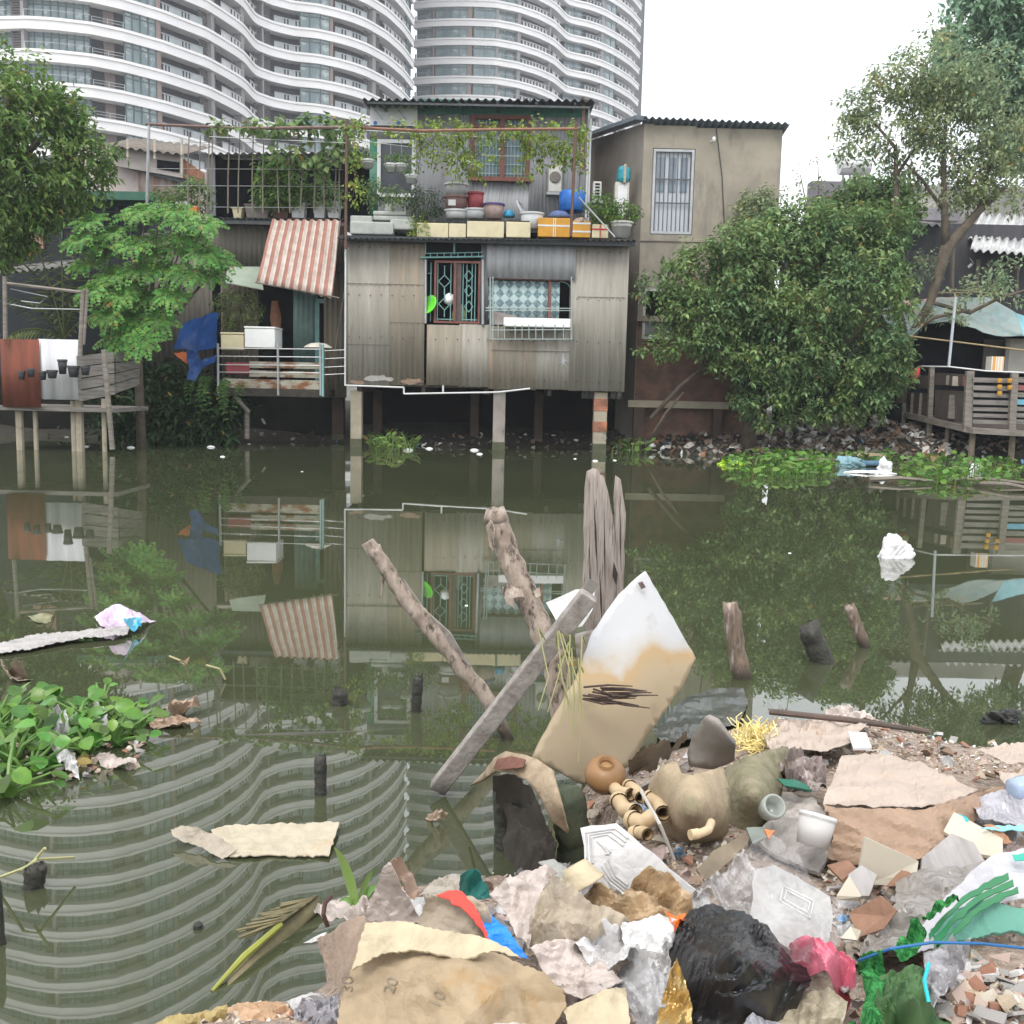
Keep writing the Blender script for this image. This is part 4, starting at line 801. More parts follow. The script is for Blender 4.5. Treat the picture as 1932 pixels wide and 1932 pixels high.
# green canopy house and the roofs behind
GY = 29
w_ = MB(); gh = thing('green_canopy_house', 'dark house front with a long green fascia at the left', 'house', (X(150, 450, GY), GY + 2, .6))
a, b, z0, z1 = pr(-60, 372, 282, 640, GY); w_.box(a, b, GY, GY + 4, -.2, z1); w_.build('wall', mat('blue_black_wall', (0.012, 0.015, 0.02), (0.02, 0.024, 0.03), rough=.8), gh)
w_ = MB(); a, b, z0, z1 = pr(100, 360, 286, 376, GY - .8); w_.box(a, b, GY - .8, GY + .2, z0, z1); w_.build('fascia', mat('dull_green_fascia', (0.035, 0.13, 0.085), (0.03, 0.1, 0.07), rough=.5), gh)
w_ = MB()
for k in range(7): x = 90 + k * 26; pbox(w_, x, 392, x + 3, 450, GY, .04, -.05)
for y in (398, 414, 430): pbox(w_, 88, y, 250, y + 2, GY, .03, -.06)
w_.build('window_grille', mat('dark_teal_grille', (0.06, 0.09, 0.1), (0.04, 0.06, 0.07), rough=.6), gh)
w_ = MB(); pbox(w_, 40, 380, 84, 470, GY, .1, -.12); w_.build('pink_wall', mat('faded_pink_wall', (0.36, 0.2, 0.17), (0.28, 0.16, 0.14), rough=.9), gh)
w_ = MB(); w_.croof(at(-40, 520, GY - 3), at(150, 500, GY - 3), (0, 2.6, .55), .18, .03, .01); w_.build('lower_roof', mat('grey_tile_roof', (0.2, 0.19, 0.18), (0.12, 0.115, 0.11), rough=.8, scale=3), gh)
RY = 36
rh = thing('terrace_house', 'pale house with a rusty tin wall and walled roof terrace behind the left pergola', 'house', (X(300, 330, RY), RY + 3, .8))
w_ = MB(); a, b, z0, z1 = pr(150, 310, 392, 372, RY); w_.prism([at(150, 440, RY), at(445, 440, RY), at(445, 338, RY), at(300, 304, RY), at(150, 262, RY)], (0, 6, 0)); w_.build('wall', mat('pale_pink_wall', (0.5, 0.44, 0.41), (0.4, 0.33, 0.3), rough=.9, scale=1.5, c3=(0.25, 0.15, 0.12), s3=1, t3=(.55, .7)), rh)
w_ = MB(); a, b, z0, z1 = pr(262, 300, 345, 372, RY); w_.corr(a, b, RY - .05, z0 - .3, z1 + .1, .3, .03); w_.build('tin_wall', mat('rusty_white_tin', (0.42, 0.36, 0.33), (0.3, 0.18, 0.14), rough=.8, scale=2, stretch=(2, 1, .3)), rh)
w_ = MB(); w_.beam(at(190, 300, RY - .3), at(352, 343, RY - .3), .12, .16); w_.build('roof_edge', m_roofd, rh)
w_ = MB(); w_.prism([at(215, 275, RY - .5), at(345, 292, RY - .5), at(345, 336, RY - .5), at(215, 312, RY - .5)], (0, .15, 0)); w_.build('parapet', mat('off_white_parapet', (0.55, 0.5, 0.46), (0.42, 0.36, 0.33), rough=.85, scale=2), rh)
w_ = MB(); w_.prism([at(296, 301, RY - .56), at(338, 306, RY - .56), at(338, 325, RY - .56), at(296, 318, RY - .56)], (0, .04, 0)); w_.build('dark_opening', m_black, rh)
w_ = MB(); w_.prism([at(345, 299, RY - .45), at(378, 322, RY - .45), at(378, 343, RY - .45), at(345, 336, RY - .45)], (0, 2.5, 0)); w_.build('orange_gable', m_brick_o, rh)
w_ = MB(); w_.croof(at(192, 274, RY - 1), at(352, 292, RY - 1), (0, 3, .9), .3, .04, .01); w_.build('canopy_roof', mat('brown_slat_canopy', (0.2, 0.17, 0.14), (0.14, 0.12, 0.1), rough=.8, scale=2), rh)
for x in (241, 292, 343): w_ = MB(); bar(w_, (x, 262), (x, 300 + (x > 300) * 30), RY - .9, .045); w_.build('post', mat('cream_post', (0.5, 0.44, 0.36), rough=.8), rh)
for x0, x1, y0 in ((215, 240, 396), (320, 356, 402)): pass
# left deck on stilts
DY = 21.2
ld = thing('wooden_deck', 'small deck on thin stilts at the left edge, walled with rusty, white and board panels', 'deck', (X(120, 760, DY), DY + 1, 0))
lp('rusty_sheet', 2, 640, 75, 768, m_rust, ld, DY, 0, .2, .012); lp('white_sheet', 70, 640, 150, 754, mat('white_ribbed_sheet', (0.66, 0.66, 0.68), (0.5, 0.5, 0.52), rough=.5, scale=2, stretch=(3, 1, .3)), ld, DY, .06, .33, .03)
def skew(nm, pts, m, par, th=.04): w_ = MB(); w_.prism([at(*p) for p in pts], (0, th, 0)); return w_.build(nm, m, par)
for k in range(4):
    t0, t1 = k / 4, (k + 1) / 4 - .025; L0 = lambda t: (144 + 5 * t, 672 + 88 * t, DY - .02); R0 = lambda t: (214 + 3 * t, 664 + 82 * t, DY + .4)
    skew('board', [L0(t0), R0(t0), R0(t1), L0(t1)], m_woodh, ld)
    L1 = lambda t: (218, 666 + 78 * t, DY + .45); R1 = lambda t: (262, 662 + 66 * t, DY + 1.3)
    skew('board', [L1(t0), R1(t0), R1(t1), L1(t1)], m_woodh, ld)
for (xa, ya, xb, yb, r_) in ((9, 522, 10, 640, .045), (157, 548, 151, 672, .05), (165, 545, 158, 650, .03), (196, 660, 212, 848, .055)): w_ = MB(); bar(w_, (xa, ya), (xb, yb), DY - .08, r_, 8); w_.build('post', m_wood, ld)
for (x, y0, w, yy) in ((36, 768, .08, 848), (66, 770, .05, 846), (138, 756, .06, 850), (149, 756, .09, 846), (195, 752, .05, 842)): w_ = MB(); a = at(x, y0, DY + .3); b = Vector((a.x, a.y, -.6)); w_.tube([a, b], w, 8, wob=.08, seed=x); o = w_.build('stilt', m_pier, ld)
w_ = MB(); bar(w_, (8, 534), (160, 552), DY - .06, .035); w_.build('top_beam', m_wood, ld)
w_ = MB(); w_.tube([at(8, 572, DY), at(60, 582, DY), at(158, 584, DY)], .012, 5); w_.tube([at(20, 545, DY), at(90, 560, DY), at(75, 572, DY), at(40, 568, DY)], .01, 5); w_.build('wire', m_steel, ld)
w_ = MB(); a, b, z0, z1 = pr(-20, 768, 215, 776, DY); w_.box(a, b, DY + .08, DY + 2, z0, z1); w_.build('floor', m_woodh, ld)
pot0 = None
for k, (x0, y0, x1, y1) in enumerate(((34, 700, 56, 717), (60, 695, 84, 712), (96, 700, 118, 717), (119, 698, 150, 714), (151, 678, 178, 706), (180, 690, 214, 712), (218, 691, 245, 708))):
    x0, x1 = x0 * .644 + 12, x1 * .644 + 12
    a, b, z0, z1 = pr(x0, y0, x1, y1, DY - .25); t = thing('flower_pot', ['small black pot at the left end of the row on the rusty deck sheet', 'second small black pot of the row, on the rusty deck sheet', 'third small black pot, where the rusty deck sheet meets the white one', 'small black pot low on the white deck sheet', 'tallest black pot, on the white deck sheet', 'widest black pot, on the white deck sheet', 'black pot at the right end, beside the deck boards'][k], 'pot', ((a + b) / 2, DY - .25, z0), 'black pots hung on the left deck')
    r_ = (b - a) / 2; w_ = MB(); w_.smooth = True; w_.lathe(((a + b) / 2, DY - .25, z0), [(r_ * .7, 0), (r_, z1 - z0), (r_ * .9, z1 - z0), (r_ * .62, .03), (.01, .03)], 14); w_.build('pot_body', mat('black_plastic', (0.02, 0.02, 0.022), (0.03, 0.03, 0.033), rough=.5), t)
    w_ = MB(); w_.lathe(((a + b) / 2, DY - .25, z1 - .01), [(r_ * 1.08, -.03), (r_ * 1.08, 0), (r_ * .95, 0)], 14); w_.build('pot_rim', mat('dark_grey_rim', (0.06, 0.06, 0.065), rough=.5), t)

# ================================================================ TERRACE THINGS
TY = 25.0
def zat(px, Y, z): return Vector((X(px, 430, Y), Y, z))
for k, (x0, x1, y0) in enumerate(((786, 846, 418), (847, 879, 419), (881, 951, 415), (955, 1001, 416))):
    a, b, z0, z1 = pr(x0, y0, x1, 448, TY); t = thing('foam_planter', ['widest-stained cream foam planter at the left end of the terrace row', 'narrow cream foam planter, second from the left on the terrace edge', 'longest cream foam planter in the middle of the terrace edge', 'pale cream foam planter just left of the orange crate'][k], 'planter', ((a + b) / 2, TY + .2, z0), 'cream foam planters on the terrace edge')
    w_ = MB(); w_.box(a, b, TY, TY + .4, z0, z1 - .03); w_.build('tub', m_cream, t, bevel=.02); w_ = MB(); w_.box(a + .03, b - .03, TY + .03, TY + .37, z1 - .028, z1); w_.build('soil', mud, t)
def crate(x0, y0, x1, y1, m, label, Y=TY, stripes=2, sm=None, cat='crate', d=.4):
    a, b, z0, z1 = pr(x0, y0, x1, y1, Y); t = thing('crate', label, cat, ((a + b) / 2, Y + d / 2, z0)); w_ = MB(); w_.box(a, b, Y, Y + d, z0, z1); w_.build('crate_body', m, t, bevel=.015)
    w_ = MB()
    for k in range(stripes): zz = z0 + (z1 - z0) * (k + .5) / stripes + .04; w_.box(a - .006, b + .006, Y - .006, Y + .02, zz - .02, zz + .02)
    if stripes == 1: 
        for k in range(2): xx = a + (b - a) * (.48 + .06 * k); w_.box(xx - .008, xx + .008, Y - .004, Y, z0, z1)
    w_.build('stripe', sm or m_whitep, t); return t
m_or = mat('orange_yellow_plastic', (0.62, 0.3, 0.025), (0.5, 0.24, 0.02), rough=.5, scale=3)
crate(1015, 411, 1076, 447, m_or, 'wide orange yellow crate with one pale line on the terrace edge', stripes=1); crate(1080, 417, 1114, 448, m_or, 'smaller orange crate with rows of white dashes beside the rusty pole'); crate(1117, 423, 1148, 449, m_cream, 'cream box with a red stripe near the right end of the terrace', stripes=1, sm=mat('red_stripe', (0.5, 0.04, 0.04), rough=.5), cat='box')
def bucket(cx, y0, y1, w, m, label, Y=TY + .1, name='bucket', cat='bucket', taper=.82, rim=None, n=18, ax=(0, 0, 1), soil=None, wpx=True, group=None, lean=None):
    p = at(cx, y1, Y); h = at(cx, y0, Y).z - p.z; r_ = (X(cx + w / 2, y1, Y) - X(cx - w / 2, y1, Y)) / 2
    t = thing(name, label, cat, p, group); q = MB(); q.smooth = True; q.lathe(p, [(r_ * taper, 0), (r_, h), (r_ * .93, h), (r_ * .8, h * .15), (.01, h * .12)], n, ax=ax); q.build('body', m, t)
    q = MB(); wv = Vector(ax).normalized(); q.lathe(p + wv * h, [(r_ * 1.0, -.03), (r_ * 1.07, -.03), (r_ * 1.07, .012), (r_ * .92, .012)], n, ax=ax); q.build('rim', rim or m, t)
    if soil: q = MB(); q.lathe(p + wv * (h * .9), [(r_ * .92, -.02), (r_ * .9, 0), (.01, .03)], n, ax=ax); q.build('soil', soil, t)
    return t
m_brn = mat('brown_label_bucket', (0.24, 0.14, 0.12), (0.18, 0.1, 0.09), rough=.5, scale=3)
m_pk = mat('speckled_pink_bucket', (0.45, 0.33, 0.3), (0.35, 0.24, 0.22), rough=.5, scale=8)
bucket(861, 398, 413, 46, m_whitep, 'white paint bucket at the bottom of the stack on the terrace', TY + .5); b2 = bucket(861, 372, 397, 46, m_brn, 'brown bucket with a white label, middle of the stack on the terrace', TY + .5); bucket(861, 348, 371, 44, mat('grey_lidded_tub', (0.42, 0.42, 0.43), (0.33, 0.33, 0.34), rough=.5), 'grey banded tub on top of the bucket stack', TY + .5, rim=m_whitep)
w_ = MB(); a, b, z0, z1 = pr(846, 377, 860, 388, TY + .22); w_.box(a, b, TY + .18, TY + .2, z0, z1); w_.build('paper_label', m_whitep, b2)
bucket(897, 396, 413, 44, m_whitep, 'low white bucket under the red tin can on the terrace', TY + .5); bucket(897, 364, 395, 30, mat('red_can', (0.36, 0.06, 0.07), (0.28, 0.05, 0.06), rough=.4), 'red lidded can standing on a white bucket', TY + .5, taper=.95)
bucket(931, 386, 413, 40, m_pk, 'speckled pinkish bucket with a purple rim', TY + .4, rim=mat('purple_rim', (0.1, 0.06, 0.25), rough=.4))
bucket(1003, 403, 432, 44, m_whitep, 'white pot between the pale planter and the orange crate', TY + .3, name='plant_pot', cat='pot', soil=mud); bucket(984, 395, 398, 40, mat('pale_tub', (0.6, 0.6, 0.62), (0.5, 0.5, 0.52), rough=.4), 'translucent grey tub lying tipped over on the terrace', TY + .5, ax=(.8, -.2, .45), taper=.95)
bucket(1172, 420, 449, 42, mat('stone_white_pot', (0.52, 0.5, 0.47), (0.42, 0.4, 0.37), rough=.8, scale=5), 'big round stone white pot with ferns at the right end of the terrace', TY, name='plant_pot', cat='pot', soil=mud, taper=.6)
w_ = MB(); w_.smooth = True; w_.lathe(at(1079, 400, TY + 1.3), [(.3, 0), (.33, .03), (.33, .45), (.28, .5), (.05, .51)], 20); one(w_, 'barrel', mat('blue_barrel', (0.02, 0.16, 0.55), (0.015, 0.12, 0.45), rough=.4), 'bright blue plastic barrel near the right of the terrace', 'barrel')
w_ = MB(); w_.smooth = True; w_.lathe(at(1055, 412, TY + .6), [(.28, 0), (.3, .05), (.15, .16), (.02, .18)], 14); one(w_, 'folded_tarp', mat('slate_blue_cloth', (0.16, 0.22, 0.45), (0.12, 0.17, 0.36), rough=.8), 'low heap of slate blue cloth behind the orange crate', 'cloth')
w_ = MB(); w_.smooth = True; w_.lathe(at(960, 410, TY + .5), [(.13, 0), (.15, .04), (.1, .15), (.02, .18)], 12); one(w_, 'watering_can', mat('sky_blue_plastic', (0.05, 0.38, 0.65), rough=.4), 'small sky blue plastic jug beside the tipped tub', 'jug')
w_ = MB(); w_.smooth = True; w_.lathe(at(1096, 424, TY + .2), [(.2, 0), (.22, .05), (.12, .15), (.02, .17)], 12); one(w_, 'net_bag', mat('brown_white_net', (0.45, 0.38, 0.32), (0.25, 0.15, 0.1), rough=.9, scale=18, t2=(.48, .52)), 'brown and white bundle on top of the smaller orange crate', 'bundle')
w_ = MB(); w_.beam(at(1092, 372, TY - .2), at(1160, 447, TY - .2), .06, .03); one(w_, 'plank', mat('grey_metal_strip', (0.42, 0.44, 0.45), (0.34, 0.36, 0.37), rough=.5), 'long grey strip leaning across the right end of the terrace', 'strip')
# wash stand at the left end
ws = thing('wash_stand', 'white stacked plastic tubs on a low stand at the left of the terrace', 'stand', zat(720, TY + .5, TZ))
for (x0, y0, x1, y1, off) in ((660, 418, 742, 442, 0), (735, 412, 780, 432, .1), (700, 394, 765, 402, .3), (700, 403, 778, 412, .3), (722, 380, 738, 394, .35), (658, 404, 700, 418, .2)):
    w_ = MB(); pbox(w_, x0, y0, x1, y1, TY + .3, .35, off); w_.build('tub', mat('worn_white_tub', (0.5, 0.51, 0.48), (0.38, 0.39, 0.36), rough=.5, scale=4), ws, bevel=.03)
# bag over the white cabinet beside the cement wall
EY = 26.4
cb = thing('cabinet', 'narrow off white cabinet against the cement wall', 'cabinet', at(1172, 400, EY)); w_ = MB(); pbox(w_, 1160, 343, 1187, 402, EY, .4); w_.build('cabinet_body', mat('cream_enamel', (0.56, 0.54, 0.48), (0.48, 0.46, 0.4), rough=.5), cb, bevel=.02); w_ = MB(); pbox(w_, 1165, 350, 1183, 396, EY, .02, -.02); w_.build('cabinet_door', m_whitep, cb)
sb = thing('sack', 'turquoise and grey striped sack thrown over the narrow cabinet', 'sack', at(1180, 345, EY))
w_ = MB(); pbox(w_, 1165, 312, 1190, 346, EY, .4, -.08); w_.build('sack_body', mat('turquoise_sack', (0.03, 0.3, 0.36), (0.02, 0.22, 0.28), rough=.6, scale=5), sb, bevel=.12); w_ = MB(); pbox(w_, 1176, 311, 1181, 347, EY, .42, -.1); w_.build('sack_stripe', mat('beige_strip', (0.45, 0.38, 0.3), rough=.7), sb, bevel=.02)
w_ = MB(); w_.prism([at(1158, 377, EY - .5), at(1166, 374, EY - .5), at(1185, 402, EY - .5), at(1172, 408, EY - .5)], (0, .05, 0)); one(w_, 'plank', m_whitep, 'pale board slanting in front of the narrow cabinet', 'board')
# hanging pots
for k, (x, y) in enumerate(((694, 302), (737, 310), (757, 310), (776, 331), (880, 306))):
    t = bucket(x, y, y + 16, 24, m_whitep, ['white hanging pot left of the white framed pane', 'left white pot hung before the white framed pane', 'right white pot hung before the white framed pane', 'white pot low at the right of the white framed pane', 'pale hanging pot left of the reddish window'][k], 26.2, 'hanging_pot', 'pot', .65, soil=mud, group='white pots hanging from the pergola')
    q = MB(); p0 = at(x, y, 26.2); q.tube([p0, p0 + Vector((0, 0, .5))], .006, 4); q.tube([p0 + Vector((-.1, 0, 0)), p0 + Vector((0, 0, .35)), p0 + Vector((.1, 0, 0))], .005, 4); q.build('hanger', m_steel, t)
# planters on the left terrace
PYL = LY + .4
for k, (x0, x1, y0, m, lab) in enumerate(((438, 457, 391, m_cream, 'small round cream planter by the stick fence'), (462, 508, 385, mat('grey_brown_tub', (0.2, 0.17, 0.15), (0.15, 0.13, 0.11)), 'wide grey brown tub by the stick fence'), (513, 545, 394, mat('dark_red_trough', (0.14, 0.05, 0.04), (0.1, 0.04, 0.03)), 'low dark red trough on the left terrace'), (548, 576, 382, m_whitep, 'white fluted planter, left one, with light green leaves'), (590, 614, 380, m_whitep, 'white fluted planter in the middle of the left terrace'), (616, 641, 380, m_whitep, 'white fluted planter next to the rusty pole'))):
    a, b, z0, z1 = pr(x0, y0, x1, 411, PYL); t = thing('planter', lab, 'planter', ((a + b) / 2, PYL + .15, z0), 'planters on the left terrace'); w_ = MB(); zr = (z1 - z0)
    w_.prism([(a + .04, PYL, z0), (b - .04, PYL, z0), (b, PYL - .02, z1 - .03), (a, PYL - .02, z1 - .03)], (0, .3, 0)); w_.build('tub', m, t, bevel=.01); w_ = MB(); w_.box(a - .015, b + .015, PYL - .04, PYL + .3, z1 - .03, z1); w_.build('rim', m, t)
for k, (x0, x1) in enumerate(((331, 343), (352, 372))):
    w_ = MB(); pbox(w_, x0, 388, x1, 404, LY, .2); one(w_, 'planter', mat('vivid_orange', (0.8, 0.2, 0.02), (0.7, 0.17, 0.02), rough=.5), ['small vivid orange planter at the left terrace corner', 'wider vivid orange planter at the left terrace corner'][k], 'planter', bevel=.03)
w_ = MB(); pbox(w_, 326, 378, 352, 388, LY, .3, .1); one(w_, 'white_bundle', m_foam, 'rounded white bundle above the orange planters', 'bundle', bevel=.08)

# ================================================================ RIGHT SIDE
QY = 31
gb_ = thing('grey_blockhouse', 'windowless grey violet block building behind the trees with a tank on top', 'building', (X(1620, 400, 38), 40, .8))
w_ = MB(); a, b, z0, z1 = pr(1524, 343, 1726, 640, 38); w_.box(a, b, 38, 38.6, .6, z1); w_.build('wall', mat('violet_grey_render', (0.24, 0.22, 0.24), (0.15, 0.14, 0.16), rough=.9, scale=1), gb_)
tk = thing('water_tank', 'small white water tank on legs on the grey roof', 'water tank', at(1610, 335, 39)); w_ = MB(); c = at(1604, 312, 39); w_.tube([c + Vector((-.4, 0, 0)), c + Vector((.7, 0, 0))], .35, 14); w_.build('tank', m_whitep, tk)
w_ = MB(); 
for x in (1592, 1602, 1612, 1622): bar(w_, (x, 318), (x - 3 + (x % 4) * 3, 345), 39, .04)
w_.build('legs', m_steel, tk)
wh = thing('white_wall_house', 'white walled house with a pale parapet behind the leaning tree', 'house', (X(1850, 400, 36), 38, .8))
w_ = MB(); a, b, z0, z1 = pr(1724, 352, 2000, 430, 36); w_.box(a, b, 36, 42, .6, z1); w_.build('wall', mat('chalky_wall', (0.66, 0.62, 0.58), (0.55, 0.5, 0.48), rough=.9, scale=1.5), wh); w_ = MB(); pbox(w_, 1722, 398, 1800, 420, 36, .4, -.5); w_.build('parapet', mat('lilac_wall', (0.5, 0.46, 0.5), (0.42, 0.38, 0.42), rough=.9), wh)
KY = 29.5
ks = thing('dark_shack', 'dark open shack with a pale tiled tin roof at the right edge', 'shack', (X(1850, 500, KY), KY + 2, .6))
w_ = MB(); a, b, z0, z1 = pr(1715, 420, 2010, 640, KY); w_.box(a, b, KY + .3, KY + 3, .5, z1); w_.build('wall', mat('slate_dark_wall', (0.05, 0.05, 0.06), (0.08, 0.075, 0.08), rough=.85, scale=2, stretch=(3, 1, .4)), ks)
w_ = MB(); w_.croof(at(1830, 472, KY - .8), at(2010, 484, KY - .8), at(1838, 446, KY + .3) - at(1830, 472, KY - .8), .22, .05, .01); w_.build('lower_roof', m_roofl, ks)
w_ = MB(); w_.croof(at(1826, 452, KY + .2), at(2010, 458, KY + .2), at(1888, 405, KY + 2.6) - at(1826, 452, KY + .2) + Vector((-.6, 0, 0)), .25, .06, .01, nd=3); w_.build('upper_roof', m_roofl, ks)
w_ = MB(); w_.croof(at(1718, 425, KY - .2), at(1790, 425, KY - .2), (0, 2.5, .5), .22, .04, .01); w_.build('side_roof', mat('dark_grey_roof', (0.13, 0.13, 0.14), (0.09, 0.09, 0.1), rough=.6), ks)
for x0, y0, x1, y1, r_ in ((1846, 490, 1842, 548, .06), (1866, 492, 1862, 560, .04), (1920, 500, 1917, 560, .05), (1800, 440, 1796, 550, .05)): w_ = MB(); bar(w_, (x0, y0), (x1, y1), KY - .1, r_); w_.build('post', m_stick, ks)
w_ = MB(); bar(w_, (1758, 552), (1832, 553), KY - .6, .03); bar(w_, (1790, 546), (1900, 556), KY - .7, .025); w_.build('rail', mat('yellowish_bamboo', (0.35, 0.3, 0.18), (0.25, 0.2, 0.12), rough=.7), ks)
for (x0, y0, x1, y1) in ((1830, 486, 1836, 494), (1826, 502, 1833, 496), (1865, 512, 1871, 504)): 
    w_ = MB(); w_.prism([at(x0, y0, KY - .2), at(x1, y1, KY - .2), at(x1 + 2, y1 + 4, KY - .2), at(x0 + 2, y0 + 4, KY - .2)], (0, .03, 0)); one(w_, 'cloth_scrap', m_whitep, 'small pale scrap of cloth hung under the dark shack roof', 'cloth', 'pale scraps hung under the dark shack roof')
# tarpaulin roof and hut beneath
FY = 25.4
m_tarp = mat('faded_teal_tarp', (0.2, 0.3, 0.3), (0.3, 0.34, 0.31), rough=.6, scale=1.6, c3=(0.3, 0.24, 0.18), s3=2, t3=(.52, .68))
tr = thing('tarp_roof', 'faded grey green tarpaulin roof sagging over the hut at the right', 'tarpaulin', at(1800, 600, FY))
sheet('tarp_sheet', [(1660, 585, 26.6), (1700, 566, 27.6), (1800, 560, 28.2), (1860, 560, 28), (1940, 600, 27), (1990, 640, 25.6), (1905, 634, 25.2), (1855, 626, 25.2), (1800, 605, 25.2), (1745, 612, 25.4), (1702, 645, 25.2), (1680, 615, 25.6)], m_tarp, None, None, crum=.16, cs=1.0, step=12, par=tr, thick=.012, sharp=False)
sheet('tarp_patch', [(1690, 566, 27.3), (1800, 561, 28), (1798, 572, 27.6), (1694, 575, 27)], mat('faded_red_patch', (0.45, 0.24, 0.2), (0.5, 0.4, 0.35), rough=.7, scale=4), None, None, crum=.05, cs=2, step=8, par=tr, thick=.012, sharp=False)
sheet('blue_tarp_edge', [(1915, 590, 25.3), (2000, 620, 25.1), (2000, 650, 25.0), (1930, 632, 25.1)], mat('light_blue_tarp', (0.2, 0.45, 0.52), (0.3, 0.5, 0.55), rough=.5), None, None, crum=.05, cs=2, step=8, par=tr, thick=.012, sharp=False)
hh = thing('hut', 'low hut with a pale panel wall and a dark doorway under the tarpaulin', 'hut', (X(1820, 660, 26.5), 27, .8))
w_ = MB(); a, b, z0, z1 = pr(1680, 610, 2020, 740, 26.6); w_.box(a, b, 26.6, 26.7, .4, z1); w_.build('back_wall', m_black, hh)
w_ = MB(); pbox(w_, 1902, 640, 2020, 704, 26, .06); w_.build('panel_wall', mat('pale_plaster_panel', (0.5, 0.47, 0.4), (0.4, 0.37, 0.32), rough=.8, scale=2), hh)
w_ = MB(); pbox(w_, 1862, 640, 1900, 700, 26, .05, .2); w_.build('brown_panel', mat('brown_panel', (0.1, 0.09, 0.08), (0.06, 0.055, 0.05), rough=.8), hh); w_ = MB(); pbox(w_, 1896, 638, 1903, 704, 26, .08, -.02); w_.build('door_post', mat('grey_post', (0.3, 0.29, 0.28), rough=.8), hh)
w_ = MB(); bar(w_, (1803, 560), (1790, 692), FY - .6, .035, 8); one(w_, 'white_pole', mat('pale_pipe', (0.5, 0.54, 0.58), (0.42, 0.46, 0.5), rough=.4), 'slender pale grey pole standing in front of the tarpaulin roof', 'pole')
w_ = MB(); bar(w_, (1700, 632), (1940, 662), FY - .5, .02); one(w_, 'bamboo_rail', mat('bamboo_tan', (0.4, 0.3, 0.16), (0.3, 0.22, 0.12), rough=.6), 'thin tan bamboo pole strung across under the tarpaulin', 'bamboo pole')
# slatted deck
EYd = 23.6
sd_ = thing('slatted_deck', 'grey plank fenced deck on stilts at the right edge', 'deck', (X(1830, 780, EYd), EYd + 1, 0))
def q3(x0, y0, x1, y1, Ya, Yb): return [at(x0, y0, Ya), at(x1, y0, Yb), at(x1, y1, Yb), at(x0, y1, Ya)]
yl = lambda x: EYd + max(0, (1838 - x)) * .022
for k, (x0, y0, y1, w) in enumerate(((1708, 700, 835, 7), (1758, 692, 830, 9), (1830, 700, 815, 14), (1914, 704, 815, 12))):
    w_ = MB(); p = at(x0, y0, yl(x0)); q = at(x0 - 6, y1, yl(x0)); w_.beam(p, q, w / 80, .1, up=(0, 1, 0)); w_.build('post', m_wood, sd_)
for k, (y0, y1) in enumerate(((712, 721), (727, 736), (741, 749), (754, 763), (768, 775), (780, 787), (792, 799))):
    w_ = MB(); w_.prism([at(1836, y0, EYd + .08), at(1913, y0 + 2, EYd + .04), at(1913, y1 + 2, EYd + .04), at(1836, y1, EYd + .08)], (0, .03, 0)); w_.build('slat', m_woodh, sd_)
    w_ = MB(); w_.prism([at(1913, y0 - 1, EYd + .04), at(2010, y0 + 3, EYd - .1), at(2010, y1 + 4, EYd - .1), at(1913, y1, EYd + .04)], (0, .03, 0)); w_.build('slat', [m_woodh, mat('dusty_red_slat', (0.3, 0.1, 0.1), (0.22, 0.08, 0.08), rough=.7), mat('sky_blue_slat', (0.16, 0.4, 0.52), (0.12, 0.33, 0.45), rough=.6)][2 if k == 3 else (1 if k == 1 else 0)], sd_)
w_ = MB()
for (a_, b_, c_, d_) in ((1714, 706, 1756, 730), (1714, 740, 1756, 790), (1764, 735, 1826, 795), (1764, 703, 1826, 726)):
    w_.prism([at(a_, b_, yl(a_) + .1), at(c_, b_ + 3, yl(c_) + .1), at(c_, d_ + 3, yl(c_) + .1), at(a_, d_, yl(a_) + .1)], (0, .03, 0))
w_.build('dark_panel', mat('dark_brown_board', (0.07, 0.055, 0.05), (0.11, 0.09, 0.08), rough=.85, scale=3, stretch=(5, 1, .5)), sd_)
for (x, y0, y1, w, m) in ((1722, 742, 785, 5, m_wood), (1738, 742, 788, 5, m_wood), (1790, 708, 726, 6, m_wood), (1806, 710, 728, 14, mat('cream_board', (0.45, 0.4, 0.33), (0.35, 0.3, 0.25))), (1822, 710, 728, 6, mat('red_board', (0.3, 0.1, 0.08), (0.2, 0.07, 0.06))), (1800, 745, 790, 16, m_wood)):
    w_ = MB(); pbox(w_, x - w / 2, y0, x + w / 2, y1, yl(x), .03, .05); w_.build('board', m, sd_)
w_ = MB(); w_.beam(at(1706, 782, yl(1706) - .05), at(1834, 812, EYd - .05), .08, .14); w_.beam(at(1834, 812, EYd - .05), at(2010, 822, EYd - .2), .08, .14); w_.build('floor_beam', m_wood, sd_)
w_ = MB(); w_.add([at(1706, 780, yl(1706)), at(1834, 810, EYd), at(2010, 818, EYd - .15), at(2010, 800, EYd + 3), at(1720, 775, EYd + 4)], [(0, 1, 2, 3, 4)]); w_.build('floor', mat('dark_floor_boards', (0, 0, 0)), sd_)
w_ = MB(); w_.tube([at(1736, 691, EYd + 1.5), at(1792, 692, EYd + .5), at(1862, 700, EYd), at(2000, 706, EYd)], .018, 5); w_.build('top_rail', m_whitep, sd_)
for (x, y) in ((1836, 893), (1912, 905), (1788, 880), (1730, 870), (1703, 860)):
    w_ = MB(); a = at(x, 806, yl(x) + .3); w_.tube([a, Vector((a.x, a.y, -.5))], .07 if x > 1800 else .05, 8, wob=.1, seed=x); w_.build('stilt', mat('pale_brown_stilt', (0.32, 0.26, 0.2), (0.2, 0.16, 0.12), rough=.9, scale=5), sd_)
